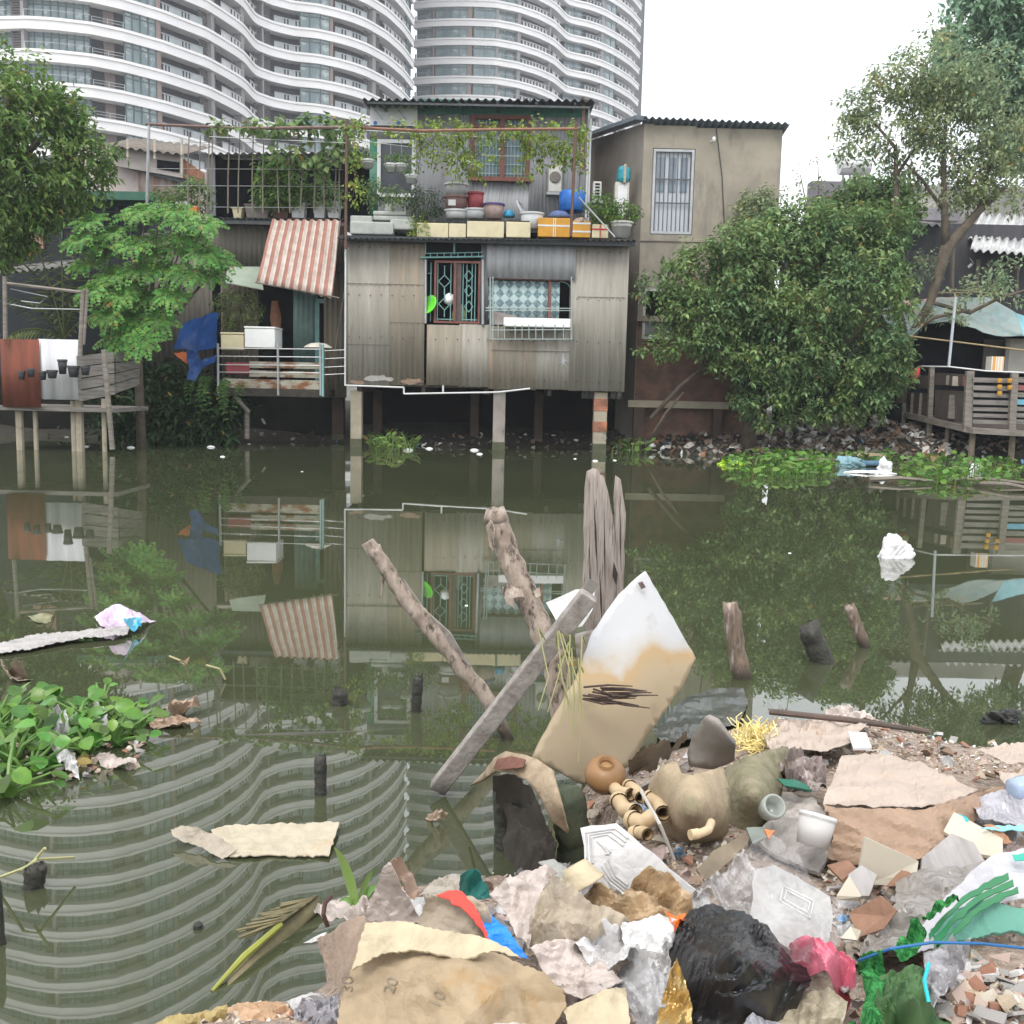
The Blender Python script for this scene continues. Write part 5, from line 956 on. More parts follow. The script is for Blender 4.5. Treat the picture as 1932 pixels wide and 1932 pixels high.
w_ = MB(); pbox(w_, 1882, 672, 1906, 700, EYd, .3, .3); one(w_, 'box', mat('orange_red_white_box', (0.65, 0.3, 0.05), (0.7, 0.68, 0.62), rough=.5, scale=5, t2=(.48, .52), stretch=(3, 1, .01)), 'orange, red and white carton standing behind the slatted deck', 'carton')
for k, (x, y) in enumerate(((1886, 718), (1886, 730), (1886, 742), (1905, 718), (1905, 731))):
    w_ = MB(); w_.lathe(at(x, y, EYd - .05), [(.05, -.05), (.055, 0), (.05, .05), (.01, .05)], 8); one(w_, 'bottle', mat('amber_plastic', (0.6, 0.3, 0.03), rough=.4), 'small amber bottle tucked in the slats of the right deck', 'bottle', 'amber bottles tucked in the right deck slats')
w_ = MB(); w_.smooth = True; w_.lathe(at(1726, 706, EYd + 2), [(.02, -.15), (.1, -.1), (.13, 0), (.06, .15), (.02, .2)], 10, ax=(.5, 0, 1)); one(w_, 'cloth_bundle', mat('hot_red_cloth', (0.75, 0.06, 0.08), (0.6, 0.05, 0.07), rough=.7), 'hot red cloth bundle at the left end of the slatted deck', 'cloth')
w_ = MB(); w_.smooth = True; w_.lathe(at(1663 + 1, 659, EYd + 2.2), [(.28, 0), (.25, .03), (.12, .06), (.1, .2), (.02, .22)], 12); one(w_, 'hat', mat('blue_hat', (0.06, 0.22, 0.36), (0.05, 0.18, 0.3), rough=.6), 'blue brimmed basin on a ledge beside the leaning tree', 'basin')
# ================================================================ VEGETATION
def leafmat(n, c1, c2, **k): return mat(n, c1, c2, leaf=True, rough=.5, scale=k.pop('scale', .8), spec=.4, **k)
L_left = leafmat('mid_green_leaf', (0.1, 0.19, 0.045), (0.19, 0.29, 0.08))
L_shrub = leafmat('deep_green_leaf', (0.11, 0.2, 0.09), (0.24, 0.34, 0.12), scale=.9)
L_pin = leafmat('fresh_green_leaf', (0.075, 0.2, 0.035), (0.14, 0.3, 0.065), scale=1.5)
L_hazy = leafmat('blue_green_leaf', (0.21, 0.3, 0.18), (0.32, 0.37, 0.18), scale=.5, c3=(0.4, 0.3, 0.1), s3=1.0, t3=(.6, .72))
L_dark = leafmat('dark_blue_green_leaf', (0.2, 0.33, 0.23), (0.28, 0.42, 0.27), scale=.5)
L_vine = leafmat('yellow_green_leaf', (0.16, 0.26, 0.04), (0.28, 0.36, 0.07), scale=2)
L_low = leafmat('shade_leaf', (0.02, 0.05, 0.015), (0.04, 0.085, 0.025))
L_hya = leafmat('water_hyacinth_leaf', (0.07, 0.17, 0.03), (0.14, 0.27, 0.05), scale=3)
m_bark = mat('grey_brown_bark', (0.15, 0.12, 0.09), (0.08, 0.065, 0.05), rough=.95, scale=5, bump=.5)
def leaf1(mb, p, d, nrm, l, w, fold=.25):
    sd = d.cross(nrm)
    if sd.length < 1e-3: return
    sd.normalize(); up = sd.cross(d).normalized(); m = p + d * l * .45; t = p + d * l - up * l * .12
    mb.add([p, m + sd * w - up * (-fold * w), t, m - sd * w + up * (fold * w)], [(0, 1, 2), (0, 2, 3)])
def rvec(rr): 
    while True:
        v = Vector((rr.uniform(-1, 1), rr.uniform(-1, 1), rr.uniform(-1, 1)))
        if .05 < v.length < 1: return v.normalized()
def crown(blobs, n, ll, lw, seed=1, per=7, shell=.55, droop=.3, twig=.3, nscale=1.2, gap=.0):
    """leaf sprays spread through the volume of several lumps, thinned by noise so that gaps show"""
    rr = random.Random(seed); mb = MB(); tot = sum(b[1] * b[2] * b[3] for b in blobs) ** 1.0
    wts = [(b[1] * b[2] * b[3]) ** .75 for b in blobs]; sw = sum(wts); made = 0
    for b, wt in zip(blobs, wts):
        k = int(n * wt / sw); c = Vector(b[0])
        for _ in range(k):
            v = rvec(rr); r_ = rr.random() ** (1 / 3 * (1 - shell) + .05) if rr.random() < shell else rr.random() ** .4
            bump_ = 1 + .28 * noise.noise(v * 2.2 + c) ; r_ = min(r_, 1.0) * bump_
            p = c + Vector((v.x * b[1], v.y * b[2], v.z * b[3])) * r_
            if gap and noise.noise(p * nscale + Vector((seed, 0, 0))) < gap - .35: continue
            d0 = (v + rvec(rr) * .7 + Vector((0, 0, .15 - droop * .3))).normalized()
            s = rr.uniform(.75, 1.25)
            for j in range(per):
                q = p + d0 * twig * (j / per) * s; az = j * 2.4 + rr.uniform(-.4, .4); a = d0.orthogonal().normalized(); b2 = d0.cross(a)
                d = (d0 * .5 + a * math.cos(az) + b2 * math.sin(az) + Vector((0, 0, -droop))).normalized()
                nn = (Vector((0, 0, 1)) + rvec(rr) * .5).normalized(); leaf1(mb, q, d, nn, ll * s * rr.uniform(.8, 1.2), lw * s)
    return mb
def blob(px, py, rpx, rpy, Y, ry=None):
    c = at(px, py, Y); k = Y / FPX; return (c, rpx * k, (ry if ry is not None else (rpx + rpy) * .5 * k * .8), rpy * k)
def tree(name, label, blobs, limbs, lm, n, ll, lw, seed, cat='tree', group=None, **kw):
    base = limbs[0][0][0] if limbs else blobs[0][0]; t = thing(name, label, cat, base, group)
    crown(blobs, n, ll, lw, seed, **kw).build('crown', lm, t)
    if limbs:
        mb = MB(); mb.smooth = True
        for k, (pts, rad) in enumerate(limbs): mb.tube(pts, rad, 7, wob=.08, seed=k)
        mb.build('trunk', m_bark, t)
    return t
def A3(*l): return [at(*p) for p in l]
# left tree
Yt = 22.5
tree('leafy_tree', 'big leafy tree filling the left edge in front of the tower', [blob(20, 170, 75, 75, Yt), blob(-40, 260, 90, 110, Yt), blob(70, 260, 75, 70, Yt), blob(125, 215, 38, 30, Yt), blob(150, 290, 55, 42, Yt), blob(60, 340, 85, 55, Yt), blob(150, 345, 45, 28, Yt), blob(20, 410, 75, 45, Yt), blob(85, 395, 35, 25, Yt), blob(0, 460, 40, 30, Yt), blob(-60, 420, 80, 90, Yt)],
     [([*A3((-60, 800, 23), (-50, 600, 23), (-20, 450, 23), (10, 300, 22.6), (15, 180, 22.5))], [.3, .26, .2, .12, .05]), (A3((-20, 450, 23), (70, 360, 22.6), (150, 300, 22.5)), [.12, .08, .03]), (A3((10, 330, 22.7), (80, 260, 22.5), (125, 220, 22.5)), [.09, .06, .02])], L_left, 3000, .16, .038, 3, per=8, twig=.35, gap=.1)
# fresh green pinnate tree
pin_c = [(170, 420), (215, 440), (255, 410), (300, 405), (345, 420), (385, 425), (150, 455), (200, 480), (250, 465), (300, 450), (340, 470), (385, 480), (415, 490), (160, 500), (215, 520), (262, 510), (310, 510), (350, 520), (395, 520), (175, 550), (230, 560), (280, 560), (325, 560), (205, 595), (250, 600), (300, 605), (225, 640), (270, 645), (240, 540), (290, 480), (190, 460), (245, 625), (270, 400), (330, 400), (360, 450)]
pt_ = thing('pinnate_tree', 'fresh green tree with feathery leaf rosettes beside the left deck', 'tree', at(235, 850, 22.8)); mb = MB(); st = MB(); rr = random.Random(11); hub = at(262, 640, 22.9)
for k, (px, py) in enumerate(pin_c):
    Yc = 22.3 + rr.uniform(-.5, .5); c = at(px, py, Yc); st.smooth = True; mid = hub.lerp(c, .5) + Vector((0, .2, -.15)); st.tube([hub, mid, c], [.035, .025, .014], 5)
    nf = 9; tilt = (c - hub).normalized() * .3 + Vector((0, -.55, .5)); tilt.normalize()
    for j in range(nf):
        az = 2 * math.pi * j / nf + rr.uniform(-.2, .2); u = tilt.orthogonal().normalized(); v = tilt.cross(u); out = (u * math.cos(az) + v * math.sin(az)); Lf = rr.uniform(.38, .56)
        prev = c
        for s_ in range(1, 9):
            f = s_ / 8; p = c + out * Lf * f + tilt * (.12 * math.sin(f * 2.2)) - Vector((0, 0, .16 * f * f)); d = (p - prev).normalized(); sd = d.cross(tilt).normalized(); wl = .1 * math.sin(math.pi * (f * .85 + .1))
            for s2 in (-1, 1): leaf1(mb, prev, (sd * s2 + d * .45 + Vector((0, 0, -.22))).normalized(), tilt, wl + .05, .046)
            prev = p
mb.build('crown', L_pin, pt_); st.tube([Vector((hub.x - .1, 23.2, -.2)), hub + Vector((-.05, .1, -1)), hub], [.11, .09, .05], 8); st.build('trunk', m_bark, pt_)
# palm behind the left deck
def palm(name, label, base, fronds, lm, w=.4, cat='palm'):
    t = thing(name, label, cat, base); mb = MB()
    for k, (p0, p1, p2) in enumerate(fronds):
        pts = [p0.lerp(p1, f).lerp(p1.lerp(p2, f), f) for f in [i / 16 for i in range(17)]]
        for i in range(1, 17):
            d = (pts[i] - pts[i - 1]).normalized(); sd = d.cross(Vector((0, -.4, 1))).normalized(); wl = w * math.sin(math.pi * (i / 17) ** .7)
            for s2 in (-1, 1): leaf1(mb, pts[i], (sd * s2 + d * .7 + Vector((0, 0, -.35))).normalized(), Vector((0, 0, 1)), wl, .034, 0)
        mb.tube(pts, [.02] * 17, 4)
    mb.build('fronds', lm, t); return t
b0 = at(120, 640, 24)
palm('palm_tree', 'dull green coconut palm fronds behind the left deck', b0, [(b0, at(130, 500, 24), at(165, 430, 24)), (b0, at(90, 520, 24), at(20, 480, 24)), (b0, at(70, 560, 24), at(-10, 560, 23.6)), (b0, at(145, 520, 24), at(215, 520, 24)), (b0, at(118, 480, 24), at(110, 400, 24)), (b0, at(60, 600, 23.5), at(10, 640, 23.2)), (b0, at(180, 560, 24), at(220, 620, 23.6)), (b0, at(100, 540, 24), at(60, 440, 24))], leafmat('dull_palm_leaf', (0.12, 0.17, 0.05), (0.2, 0.24, 0.08)), .55)
# big shrub on the right bank
Ys = 24.6
tree('broad_shrub', 'broad dark green shrub tree overhanging the bank in front of the cement building', [blob(1310, 610, 60, 60, Ys), blob(1235, 545, 24, 22, Ys), blob(1240, 655, 30, 14, Ys), blob(1330, 520, 70, 50, Ys), blob(1420, 560, 90, 80, Ys), blob(1400, 480, 60, 45, Ys), blob(1480, 470, 70, 60, 25), blob(1520, 560, 90, 90, Ys), blob(1600, 480, 90, 75, 25.2), blob(1540, 430, 70, 40, 25.2), blob(1640, 560, 75, 70, Ys), blob(1600, 660, 95, 75, Ys), blob(1480, 660, 90, 80, Ys), blob(1400, 650, 60, 60, Ys), blob(1530, 745, 80, 45, Ys), blob(1620, 745, 60, 40, Ys), blob(1440, 740, 50, 50, Ys), blob(1670, 690, 50, 40, Ys), blob(1660, 430, 60, 40, 25.3), blob(1350, 600, 60, 60, Ys)],
     [(A3((1410, 850, 25.2), (1430, 700, 25), (1470, 560, 24.8), (1520, 450, 25)), [.2, .16, .1, .04]), (A3((1420, 760, 25), (1330, 660, 24.8), (1270, 590, 24.7)), [.1, .07, .03]), (A3((1420, 780, 25), (1560, 690, 24.8), (1640, 600, 24.8)), [.1, .07, .03])], L_shrub, 8200, .14, .038, 5, per=7, twig=.3, gap=.13, nscale=1.3, shell=.65)
mb = MB(); mb.smooth = True
for a, b, r_ in (((1228, 790, 24.9), (1340, 680, 24.9), .06), ((1225, 830, 24.9), (1290, 740, 24.9), .04)): mb.tube([at(*a), (at(*a) + at(*b)) / 2 + Vector((0, 0, .1)), at(*b)], [r_, r_ * .9, r_ * .7], 7, wob=.1)
one(mb, 'bare_branch', m_bark, 'bare grey branches slanting up from the water below the broad shrub', 'branch')
tree('wall_shrub', 'small hazy shrub growing against the right side of the cement building', [blob(1425, 400, 32, 30, 25.9), blob(1445, 375, 14, 18, 25.9), blob(1410, 440, 30, 25, 25.8)], [(A3((1440, 520, 25.9), (1430, 420, 25.9)), [.04, .02])], L_hazy, 260, .13, .03, 8, per=6, twig=.25, cat='shrub')
tree('weed_sprigs', 'thin seedy sprigs against the white sky right of the cement building', [blob(1510, 350, 30, 30, 30), blob(1545, 310, 10, 18, 30), blob(1500, 385, 40, 18, 30), blob(1535, 330, 18, 20, 30)], [(A3((1530, 460, 30), (1520, 380, 30), (1510, 330, 30)), [.03, .02, .01]), (A3((1540, 460, 30), (1545, 380, 30), (1543, 300, 30)), [.03, .02, .008])], L_hazy, 46, .1, .03, 9, per=5, twig=.3, cat='weeds')
# leaning tree at the right with sparse yellowing crown
Yr = 25.8
rb = [blob(1640, 200, 45, 35, Yr), blob(1620, 260, 38, 35, Yr), blob(1700, 150, 60, 40, Yr), blob(1690, 230, 70, 50, Yr), blob(1650, 290, 45, 18, Yr), blob(1770, 130, 65, 60, Yr), blob(1790, 210, 80, 60, Yr), blob(1860, 160, 70, 60, Yr), blob(1880, 250, 70, 60, Yr), blob(1750, 290, 70, 50, Yr), blob(1840, 320, 60, 55, Yr), blob(1920, 340, 60, 60, Yr), blob(1800, 350, 50, 40, Yr), blob(1770, 610, 40, 25, 25.2), blob(1850, 560, 60, 16, 25.2), blob(1740, 505, 28, 20, Yr), blob(1900, 510, 40, 20, Yr)]
tree('leaning_tree', 'leaning tree with bare grey boughs and a sparse yellowing crown at the right', rb, [(A3((1700, 760, 25.6), (1705, 660, 25.6), (1755, 570, 25.6), (1785, 470, 25.6), (1845, 400, 25.7), (1900, 350, 25.8)), [.13, .12, .1, .15, .09, .04]), (A3((1785, 470, 25.6), (1782, 400, 25.7), (1780, 280, 25.8), (1790, 170, 25.8)), [.12, .08, .06, .03]), (A3((1712, 660, 25.6), (1690, 560, 25.7), (1692, 400, 25.8), (1690, 280, 25.8), (1640, 220, 25.8)), [.1, .09, .08, .05, .02]),
     (A3((1782, 400, 25.7), (1740, 340, 25.8), (1700, 300, 25.8)), [.05, .04, .02]), (A3((1692, 330, 25.8), (1740, 260, 25.8), (1770, 200, 25.8)), [.05, .03, .015]), (A3((1845, 400, 25.7), (1870, 300, 25.8), (1880, 200, 25.8)), [.06, .04, .02]), (A3((1755, 570, 25.6), (1830, 590, 25.4), (1880, 565, 25.4), (1940, 545, 25.4)), [.05, .05, .04, .02]), (A3((1710, 640, 25.5), (1760, 600, 25.3), (1830, 585, 25.2)), [.05, .04, .03]), (A3((1785, 480, 25.6), (1720, 500, 25.6), (1670, 530, 25.6)), [.03, .02, .01])],
     L_hazy, 3300, .14, .034, 12, per=6, twig=.34, gap=.24, nscale=1.5, shell=.4)
tree('far_tree', 'large bluish green tree rising at the top right corner', [blob(1900, 60, 110, 70, 33), blob(1850, 130, 70, 60, 33), blob(1960, 150, 90, 90, 33), blob(1940, 20, 110, 60, 33), blob(1800, 160, 50, 45, 33), blob(1980, 260, 90, 70, 33)], [(A3((2010, 700, 33.5), (1990, 400, 33.5), (1950, 150, 33.2), (1900, 60, 33)), [.35, .3, .2, .08])], L_dark, 3600, .24, .06, 13, per=7, twig=.45, gap=.05)
tree('back_shrub', 'dull green bush on the skyline between the grey block and the broad shrub', [blob(1650, 370, 60, 30, 29), blob(1600, 400, 60, 25, 29), blob(1690, 390, 40, 40, 29)], [(A3((1650, 560, 29), (1650, 400, 29)), [.08, .05])], L_shrub, 700, .17, .045, 14, per=7, twig=.35, cat='bush')
# undergrowth in the dark below the left houses
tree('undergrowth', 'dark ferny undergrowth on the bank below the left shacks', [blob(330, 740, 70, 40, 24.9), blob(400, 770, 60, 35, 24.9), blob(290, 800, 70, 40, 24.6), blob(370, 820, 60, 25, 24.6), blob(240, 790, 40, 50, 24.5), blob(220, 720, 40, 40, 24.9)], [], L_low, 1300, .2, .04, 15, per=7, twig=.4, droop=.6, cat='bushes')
rr = random.Random(4)
t = thing('fern', 'drooping ferns hanging over the water left of the balcony', 'fern', at(410, 730, 24.4)); mb = MB()
for k in range(9):
    p0 = at(380 + k * 9, 715 + rr.uniform(-5, 8), 24.5); p1 = p0 + Vector((rr.uniform(-.3, .3), -.5, .1)); p2 = p0 + Vector((rr.uniform(-.4, .4), -.7, -rr.uniform(.5, 1)))
    pts = [p0.lerp(p1, f).lerp(p1.lerp(p2, f), f) for f in [i / 12 for i in range(13)]]
    for i in range(1, 13):
        d = (pts[i] - pts[i - 1]).normalized(); sd = d.cross(Vector((0, -1, .2))).normalized()
        for s2 in (-1, 1): leaf1(mb, pts[i], (sd * s2 + d * .5).normalized(), Vector((0, -1, .3)), .13 * math.sin(math.pi * i / 13.5) + .02, .022, 0)
mb.build('fronds', leafmat('fern_leaf', (0.05, 0.12, 0.02), (0.08, 0.17, 0.03)), t)
# potted plants
def plant(px, py, rx, ry, Y, lm, n, label, ll=.12, lw=.03, seed=1, name='potted_plant', cat='plant', group=None, stem=True, **kw):
    b = blob(px, py, rx, ry, Y); t = thing(name, label, cat, (b[0].x, b[0].y, b[0].z - b[3]), group)
    crown([b], n, ll, lw, seed, per=6, twig=.2, **kw).build('leaves', lm, t)
    if stem: mb = MB(); [mb.tube([Vector((b[0].x, b[0].y, b[0].z - b[3] * 1.2)), b[0] + Vector((dx * b[1], 0, b[3] * .5))], .012, 5) for dx in (-.5, 0, .4)]; mb.build('stems', m_bark, t)
    return t
L_pot = leafmat('bright_pot_leaf', (0.09, 0.19, 0.04), (0.16, 0.27, 0.06), scale=2)
plant(520, 355, 36, 32, 26, L_pot, 120, 'leafy yellow green bush in the brown tub behind the stick fence', .15, .04, 1); plant(510, 325, 22, 20, 26, L_pot, 60, 'upper spray of yellow green leaves against the dark shed', .16, .04, 2); plant(565, 368, 22, 16, 25.9, L_pot, 90, 'light green bush in the white fluted planter', .12, .03, 3)
plant(612, 368, 30, 16, 25.9, L_shrub, 70, 'darker green bush over the two white fluted planters', .12, .03, 4); plant(367, 368, 26, 22, 25.9, L_shrub, 90, 'dark green bush at the left end of the terrace', .13, .03, 5); plant(315, 380, 28, 12, 25.7, L_pot, 60, 'low pale green plants at the terrace corner above the feathery tree', .1, .03, 6)
plant(800, 385, 28, 28, 25.4, leafmat('grey_green_leaf', (0.06, 0.1, 0.05), (0.1, 0.14, 0.07)), 120, 'straggly grey green bush between the wash stand and the planters', .1, .02, 7); plant(790, 428, 12, 14, 24.9, L_vine, 34, 'yellow green tuft before the left foam planter', .08, .02, 8, stem=False)
plant(1135, 395, 24, 20, 25.2, L_pot, 110, 'bushy fern over the box with the red stripe', .1, .02, 9); plant(1173, 404, 24, 16, 25.1, L_pot, 110, 'fern bush in the big round stone white pot', .1, .02, 10); plant(745, 372, 20, 10, 25.6, L_shrub, 50, 'grey leaved plant on the wash stand', .09, .02, 11, stem=False); plant(706, 365, 12, 20, 25.9, L_shrub, 50, 'dark plant beside the green panel', .1, .025, 12)
plant(450, 585, 36, 34, 24.9, leafmat('olive_leaf', (0.08, 0.12, 0.035), (0.12, 0.16, 0.05)), 170, 'olive green bush behind the cream foam box', .1, .022, 13, cat='bush')
for k, (x, y, r_) in enumerate(((694, 296, 9), (740, 300, 11), (757, 302, 10), (776, 326, 8), (880, 300, 7))): plant(x, y, r_, r_ * .8, 26.2, L_pot, 16, ['sprig in the hanging pot left of the white framed pane', 'sprig in the left of the two paired hanging pots', 'sprig in the right of the two paired hanging pots', 'sprig in the low hanging pot right of the white framed pane', 'sprig in the pale hanging pot near the reddish window'][k], .1, .02, 20 + k, group='sprigs in the hanging pots', stem=False)
# vine on the pergola
vn = thing('vine', 'yellow green climbing vine draped along the pergola beam', 'vine', at(880, 250, PY)); bl_ = []
for x, y, rx, ry in ((690, 240, 30, 9), (720, 243, 20, 8), (770, 246, 34, 11), (800, 255, 28, 20), (840, 250, 42, 18), (868, 275, 32, 28), (905, 250, 30, 14), (950, 250, 34, 12), (990, 262, 34, 22), (1020, 252, 44, 18), (1060, 258, 40, 22), (1085, 270, 20, 34), (900, 300, 20, 30), (1010, 300, 22, 16), (790, 290, 14, 20), (860, 310, 10, 30), (985, 330, 12, 18), (1065, 290, 25, 14), (670, 270, 8, 30), (668, 320, 8, 34), (668, 360, 9, 20), (820, 300, 8, 16), (1092, 330, 8, 30), (950, 290, 22, 12)): bl_.append(blob(x, y, rx, ry, PY + (.5 if x > 760 else 0), .25))
crown(bl_, 820, .1, .034, 31, per=5, twig=.22, droop=.7, gap=.1, nscale=2).build('leaves', L_vine, vn)
mb = MB(); 
mb = None
for x, y0, y1 in ((790, 250, 330), (860, 250, 345), (985, 250, 350), (1092, 240, 380), (815, 250, 320), (668, 240, 372), (900, 250, 330), (948, 250, 300)): mb = MB(); mb.tube([at(x, y0, PY + .3), at(x + 4, (y0 + y1) / 2, PY + .3), at(x - 2, y1, PY + .3)], .008, 4); mb.build('stem', m_bark, vn)
gv = thing('gourd_vine', 'broad leaved blue green gourd vine along the left pergola beam', 'vine', at(600, 245, LY - .4)); bl_ = [blob(x, y, rx, ry, LY - .4, .3) for x, y, rx, ry in ((500, 240, 20, 8), (560, 236, 22, 9), (600, 238, 30, 14), (640, 245, 22, 14), (540, 248, 20, 8), (470, 245, 12, 7), (560, 298, 22, 10), (590, 315, 24, 14), (620, 300, 20, 16), (535, 290, 16, 8), (430, 240, 20, 5), (640, 285, 12, 20), (395, 240, 20, 4))]
crown(bl_, 130, .2, .085, 32, per=4, twig=.25, droop=.7).build('leaves', leafmat('gourd_leaf', (0.12, 0.2, 0.07), (0.19, 0.28, 0.1), scale=2), gv)
mb = MB(); mb.tube(A3((400, 240, LY - .4), (520, 245, LY - .4), (655, 242, LY - .4)), .015, 4); mb.tube(A3((540, 245, LY - .4), (590, 310, LY - .4), (630, 300, LY - .4)), .01, 4); mb.build('stems', m_bark, gv)

# ================================================================ FAR BANK DEBRIS, FLOATING PLANTS
def clump(px0, px1, py0, py1, n, lm, label, seed, zz=.12, ll=.14, lw=.05, name='water_hyacinths', cat='water plants', up=.7, rise=1.0):
    rr = random.Random(seed); mb = MB()
    for _ in range(n):
        px, py = rr.uniform(px0, px1), rr.uniform(py0, py1); e = ((px - (px0 + px1) / 2) / (px1 - px0) * 2) ** 2 + ((py - (py0 + py1) / 2) / (py1 - py0) * 2) ** 2
        if e > 1.05: continue
        p = atz(px, py, 0.01); h = rr.uniform(.3, 1) * zz * rise * (1.25 - .6 * e); az = rr.uniform(0, 6.28); d = Vector((math.cos(az), math.sin(az), rr.uniform(-.1, up))).normalized(); q = p + Vector((d.x * .3, d.y * .3, 1)).normalized() * h
        mb.tube([p, q], .006 if h < .2 else .01, 3, cap=False); s = rr.uniform(.7, 1.2); nn = (Vector((0, 0, 1)) + rvec(rr) * .6).normalized(); sd = d.cross(nn).normalized(); L_, W_ = ll * s, lw * s
        mb.add([q, q + d * L_ * .25 + sd * W_ * .85, q + d * L_ * .6 + sd * W_, q + d * L_, q + d * L_ * .6 - sd * W_, q + d * L_ * .25 - sd * W_ * .85, q + d * L_ * .5 - Vector((0, 0, 1)) * W_ * .25], [(0, 1, 6), (1, 2, 6), (2, 3, 6), (3, 4, 6), (4, 5, 6), (5, 0, 6)])
    return one(mb, name, lm, label, cat, kind='stuff')
clump(1370, 1580, 856, 905, 560, L_hya, 'bright green water plants floating below the broad shrub', 41, .22, .14, .05)
clump(1700, 1925, 862, 920, 480, L_hya, 'bright green water plants floating by the slatted deck', 42, .22, .15, .055)
clump(1560, 1720, 845, 880, 220, L_left, 'thin green plants among the litter at the foot of the leaning tree', 43, .2, .2, .06)
clump(692, 790, 830, 856, 170, L_left, 'green weeds at the waterline under the tin house', 44, .3, .2, .05, 'weeds', 'weeds')
clump(1140, 1230, 830, 862, 120, L_left, 'green weeds at the waterline beside the right hut pier', 45, .3, .2, .05, 'weeds', 'weeds')
# litter along the far bank
lit_cols = [('grey_litter', (0.25, 0.23, 0.2)), ('brown_litter', (0.2, 0.14, 0.1)), ('pale_litter', (0.5, 0.47, 0.42)), ('white_litter', (0.72, 0.72, 0.7)), ('rust_litter', (0.3, 0.17, 0.1)), ('dark_litter', (0.07, 0.06, 0.05)), ('blue_litter', (0.15, 0.32, 0.45))]
lit_m = [mat(n, c, tuple(x * .7 for x in c), rough=.7, scale=8) for n, c in lit_cols]
def bankz(x, y): 
    dy = y - bank_y(x)
    for (a, za), (b, zb_) in zip(prof, prof[1:]):
        if a <= dy <= b: return za + (zb_ - za) * (dy - a) / (b - a) + bump_z(x, dy)
    return 0 if dy < 0 else .85
def scrap(mb, p, s, rr):
    k = rr.randint(4, 6); nn = (Vector((0, 0, 1)) + rvec(rr) * .9).normalized(); u = nn.orthogonal().normalized(); v = nn.cross(u); pts = []
    for i in range(k): a = 2 * math.pi * i / k + rr.uniform(-.3, .3); r_ = s * rr.uniform(.5, 1); pts.append(p + u * math.cos(a) * r_ + v * math.sin(a) * r_ * .7 + nn * rr.uniform(-.2, .2) * s)
    c = p + nn * s * rr.uniform(.05, .35); b = p - nn * s * .12; vs = pts + [c, b]; mb.add(vs, [(i, (i + 1) % k, k) for i in range(k)] + [((i + 1) % k, i, k + 1) for i in range(k)])
rr = random.Random(77); mb = MB()
def litter(n, x0, x1, dy0, dy1, smin, smax, wts):
    for _ in range(n):
        x = rr.uniform(x0, x1); dy = rr.uniform(dy0, dy1); y = bank_y(x) + dy; mb.m = rr.choices(range(7), wts)[0]; scrap(mb, Vector((x, y, bankz(x, y) + .03)), rr.uniform(smin, smax), rr)
litter(650, 2.6, 9.5, -.35, 1.6, .05, .2, [5, 6, 3, 1, 2, 5, .15]); litter(420, 5.2, 12.5, -.5, 2.2, .05, .22, [4, 5, 3.5, 1.2, 3, 4, .3]); litter(420, 6.6, 10.4, .2, 2.2, .08, .26, [5, 4, 6, 2.5, 2.5, 2, .2]); litter(160, -3.5, 3, -.3, 1.0, .04, .14, [3, 4, 1.5, 1, 1, 5, .3]); litter(90, -12, -3.5, -.2, .8, .04, .13, [3, 4, 1, .7, 1, 6, .2])
prop(mb.build('litter', lit_m), 'mixed plastic and wood litter washed up along the far bank', 'litter', None, 'stuff')
# floating bits on the far water
rr = random.Random(5)
flo = [(398, 844, 13), (332, 833, 9), (162, 843, 10), (247, 845, 12), (770, 850, 16), (810, 847, 12), (895, 850, 14), (905, 857, 10), (1123, 870, 9), (1160, 869, 6), (1085, 866, 5), (617, 830, 5), (470, 838, 5), (420, 862, 8), (1490, 1044, 5), (880, 1143, 5), (570, 890, 4)]
for k, (x, y, w) in enumerate(flo):
    p = atz(x, y, .0); r_ = w / FPX * p.y * .62; q = MB(); q.smooth = True; n = 12
    q.v = []; prof_ = [(r_ * .7, -.02), (r_, 0.005), (r_ * .8, r_ * .25), (r_ * .3, r_ * .4), (.003, r_ * .42)]; q.lathe(p, prof_, n); q.v = [(v[0], p.y + (v[1] - p.y) * .7, v[2]) for v in q.v]
    one(q, 'floating_scrap', m_foam, 'small white scrap of foam floating on the canal', 'foam scrap', 'white foam scraps floating on the far water')
def lowbag(px, py, w, h, m, label, name='plastic_bag', cat='plastic bag', seed=0, flat=.6, cr=.35, z=0.0, group=None):
    p = atz(px, py, z); k = p.y / FPX; r_ = w / 2 * k; hh_ = h * k; q = MB(); bm = bmesh.new(); bmesh.ops.create_icosphere(bm, subdivisions=5, radius=1); r5 = random.Random(seed); fo_ = [(rvec(r5), .5 * 1.5 ** i, .7 ** i) for i in range(6)]; vs = []
    for v in bm.verts:
        c = v.co.copy(); f = 1 + .2 * noise.noise(c * 1.3 + Vector((seed, 3, 0))) + cr * .9 * sum(am * (4 * abs((c.dot(di) * fr) % 1 - .5) - 1) * min(1, .2 + 3 * abs(noise.noise(c * fr + di * 5))) for di, fr, am in fo_); c = c * f; zz = max(c.z, -.15); vs.append(p + Vector((c.x * r_, c.y * r_ * flat, (zz + .12) * hh_)))
    q.add(vs, [tuple(v.index for v in f.verts) for f in bm.faces]); bm.free(); return one(q, name, m, label, cat, group)
lowbag(1690, 1052, 60, 34, mat('milky_plastic', (0.75, 0.72, 0.74), (0.6, 0.58, 0.6), rough=.35, scale=6), 'white knotted plastic bag floating alone on the right of the canal', seed=2, cr=.3)
lowbag(1380, 877, 50, 7, mat('acid_yellow_green', (0.45, 0.65, 0.03), (0.4, 0.6, 0.03), rough=.4), 'acid yellow green float lying at the left end of the bright water plants', 'float', 'float', 3, .5); 
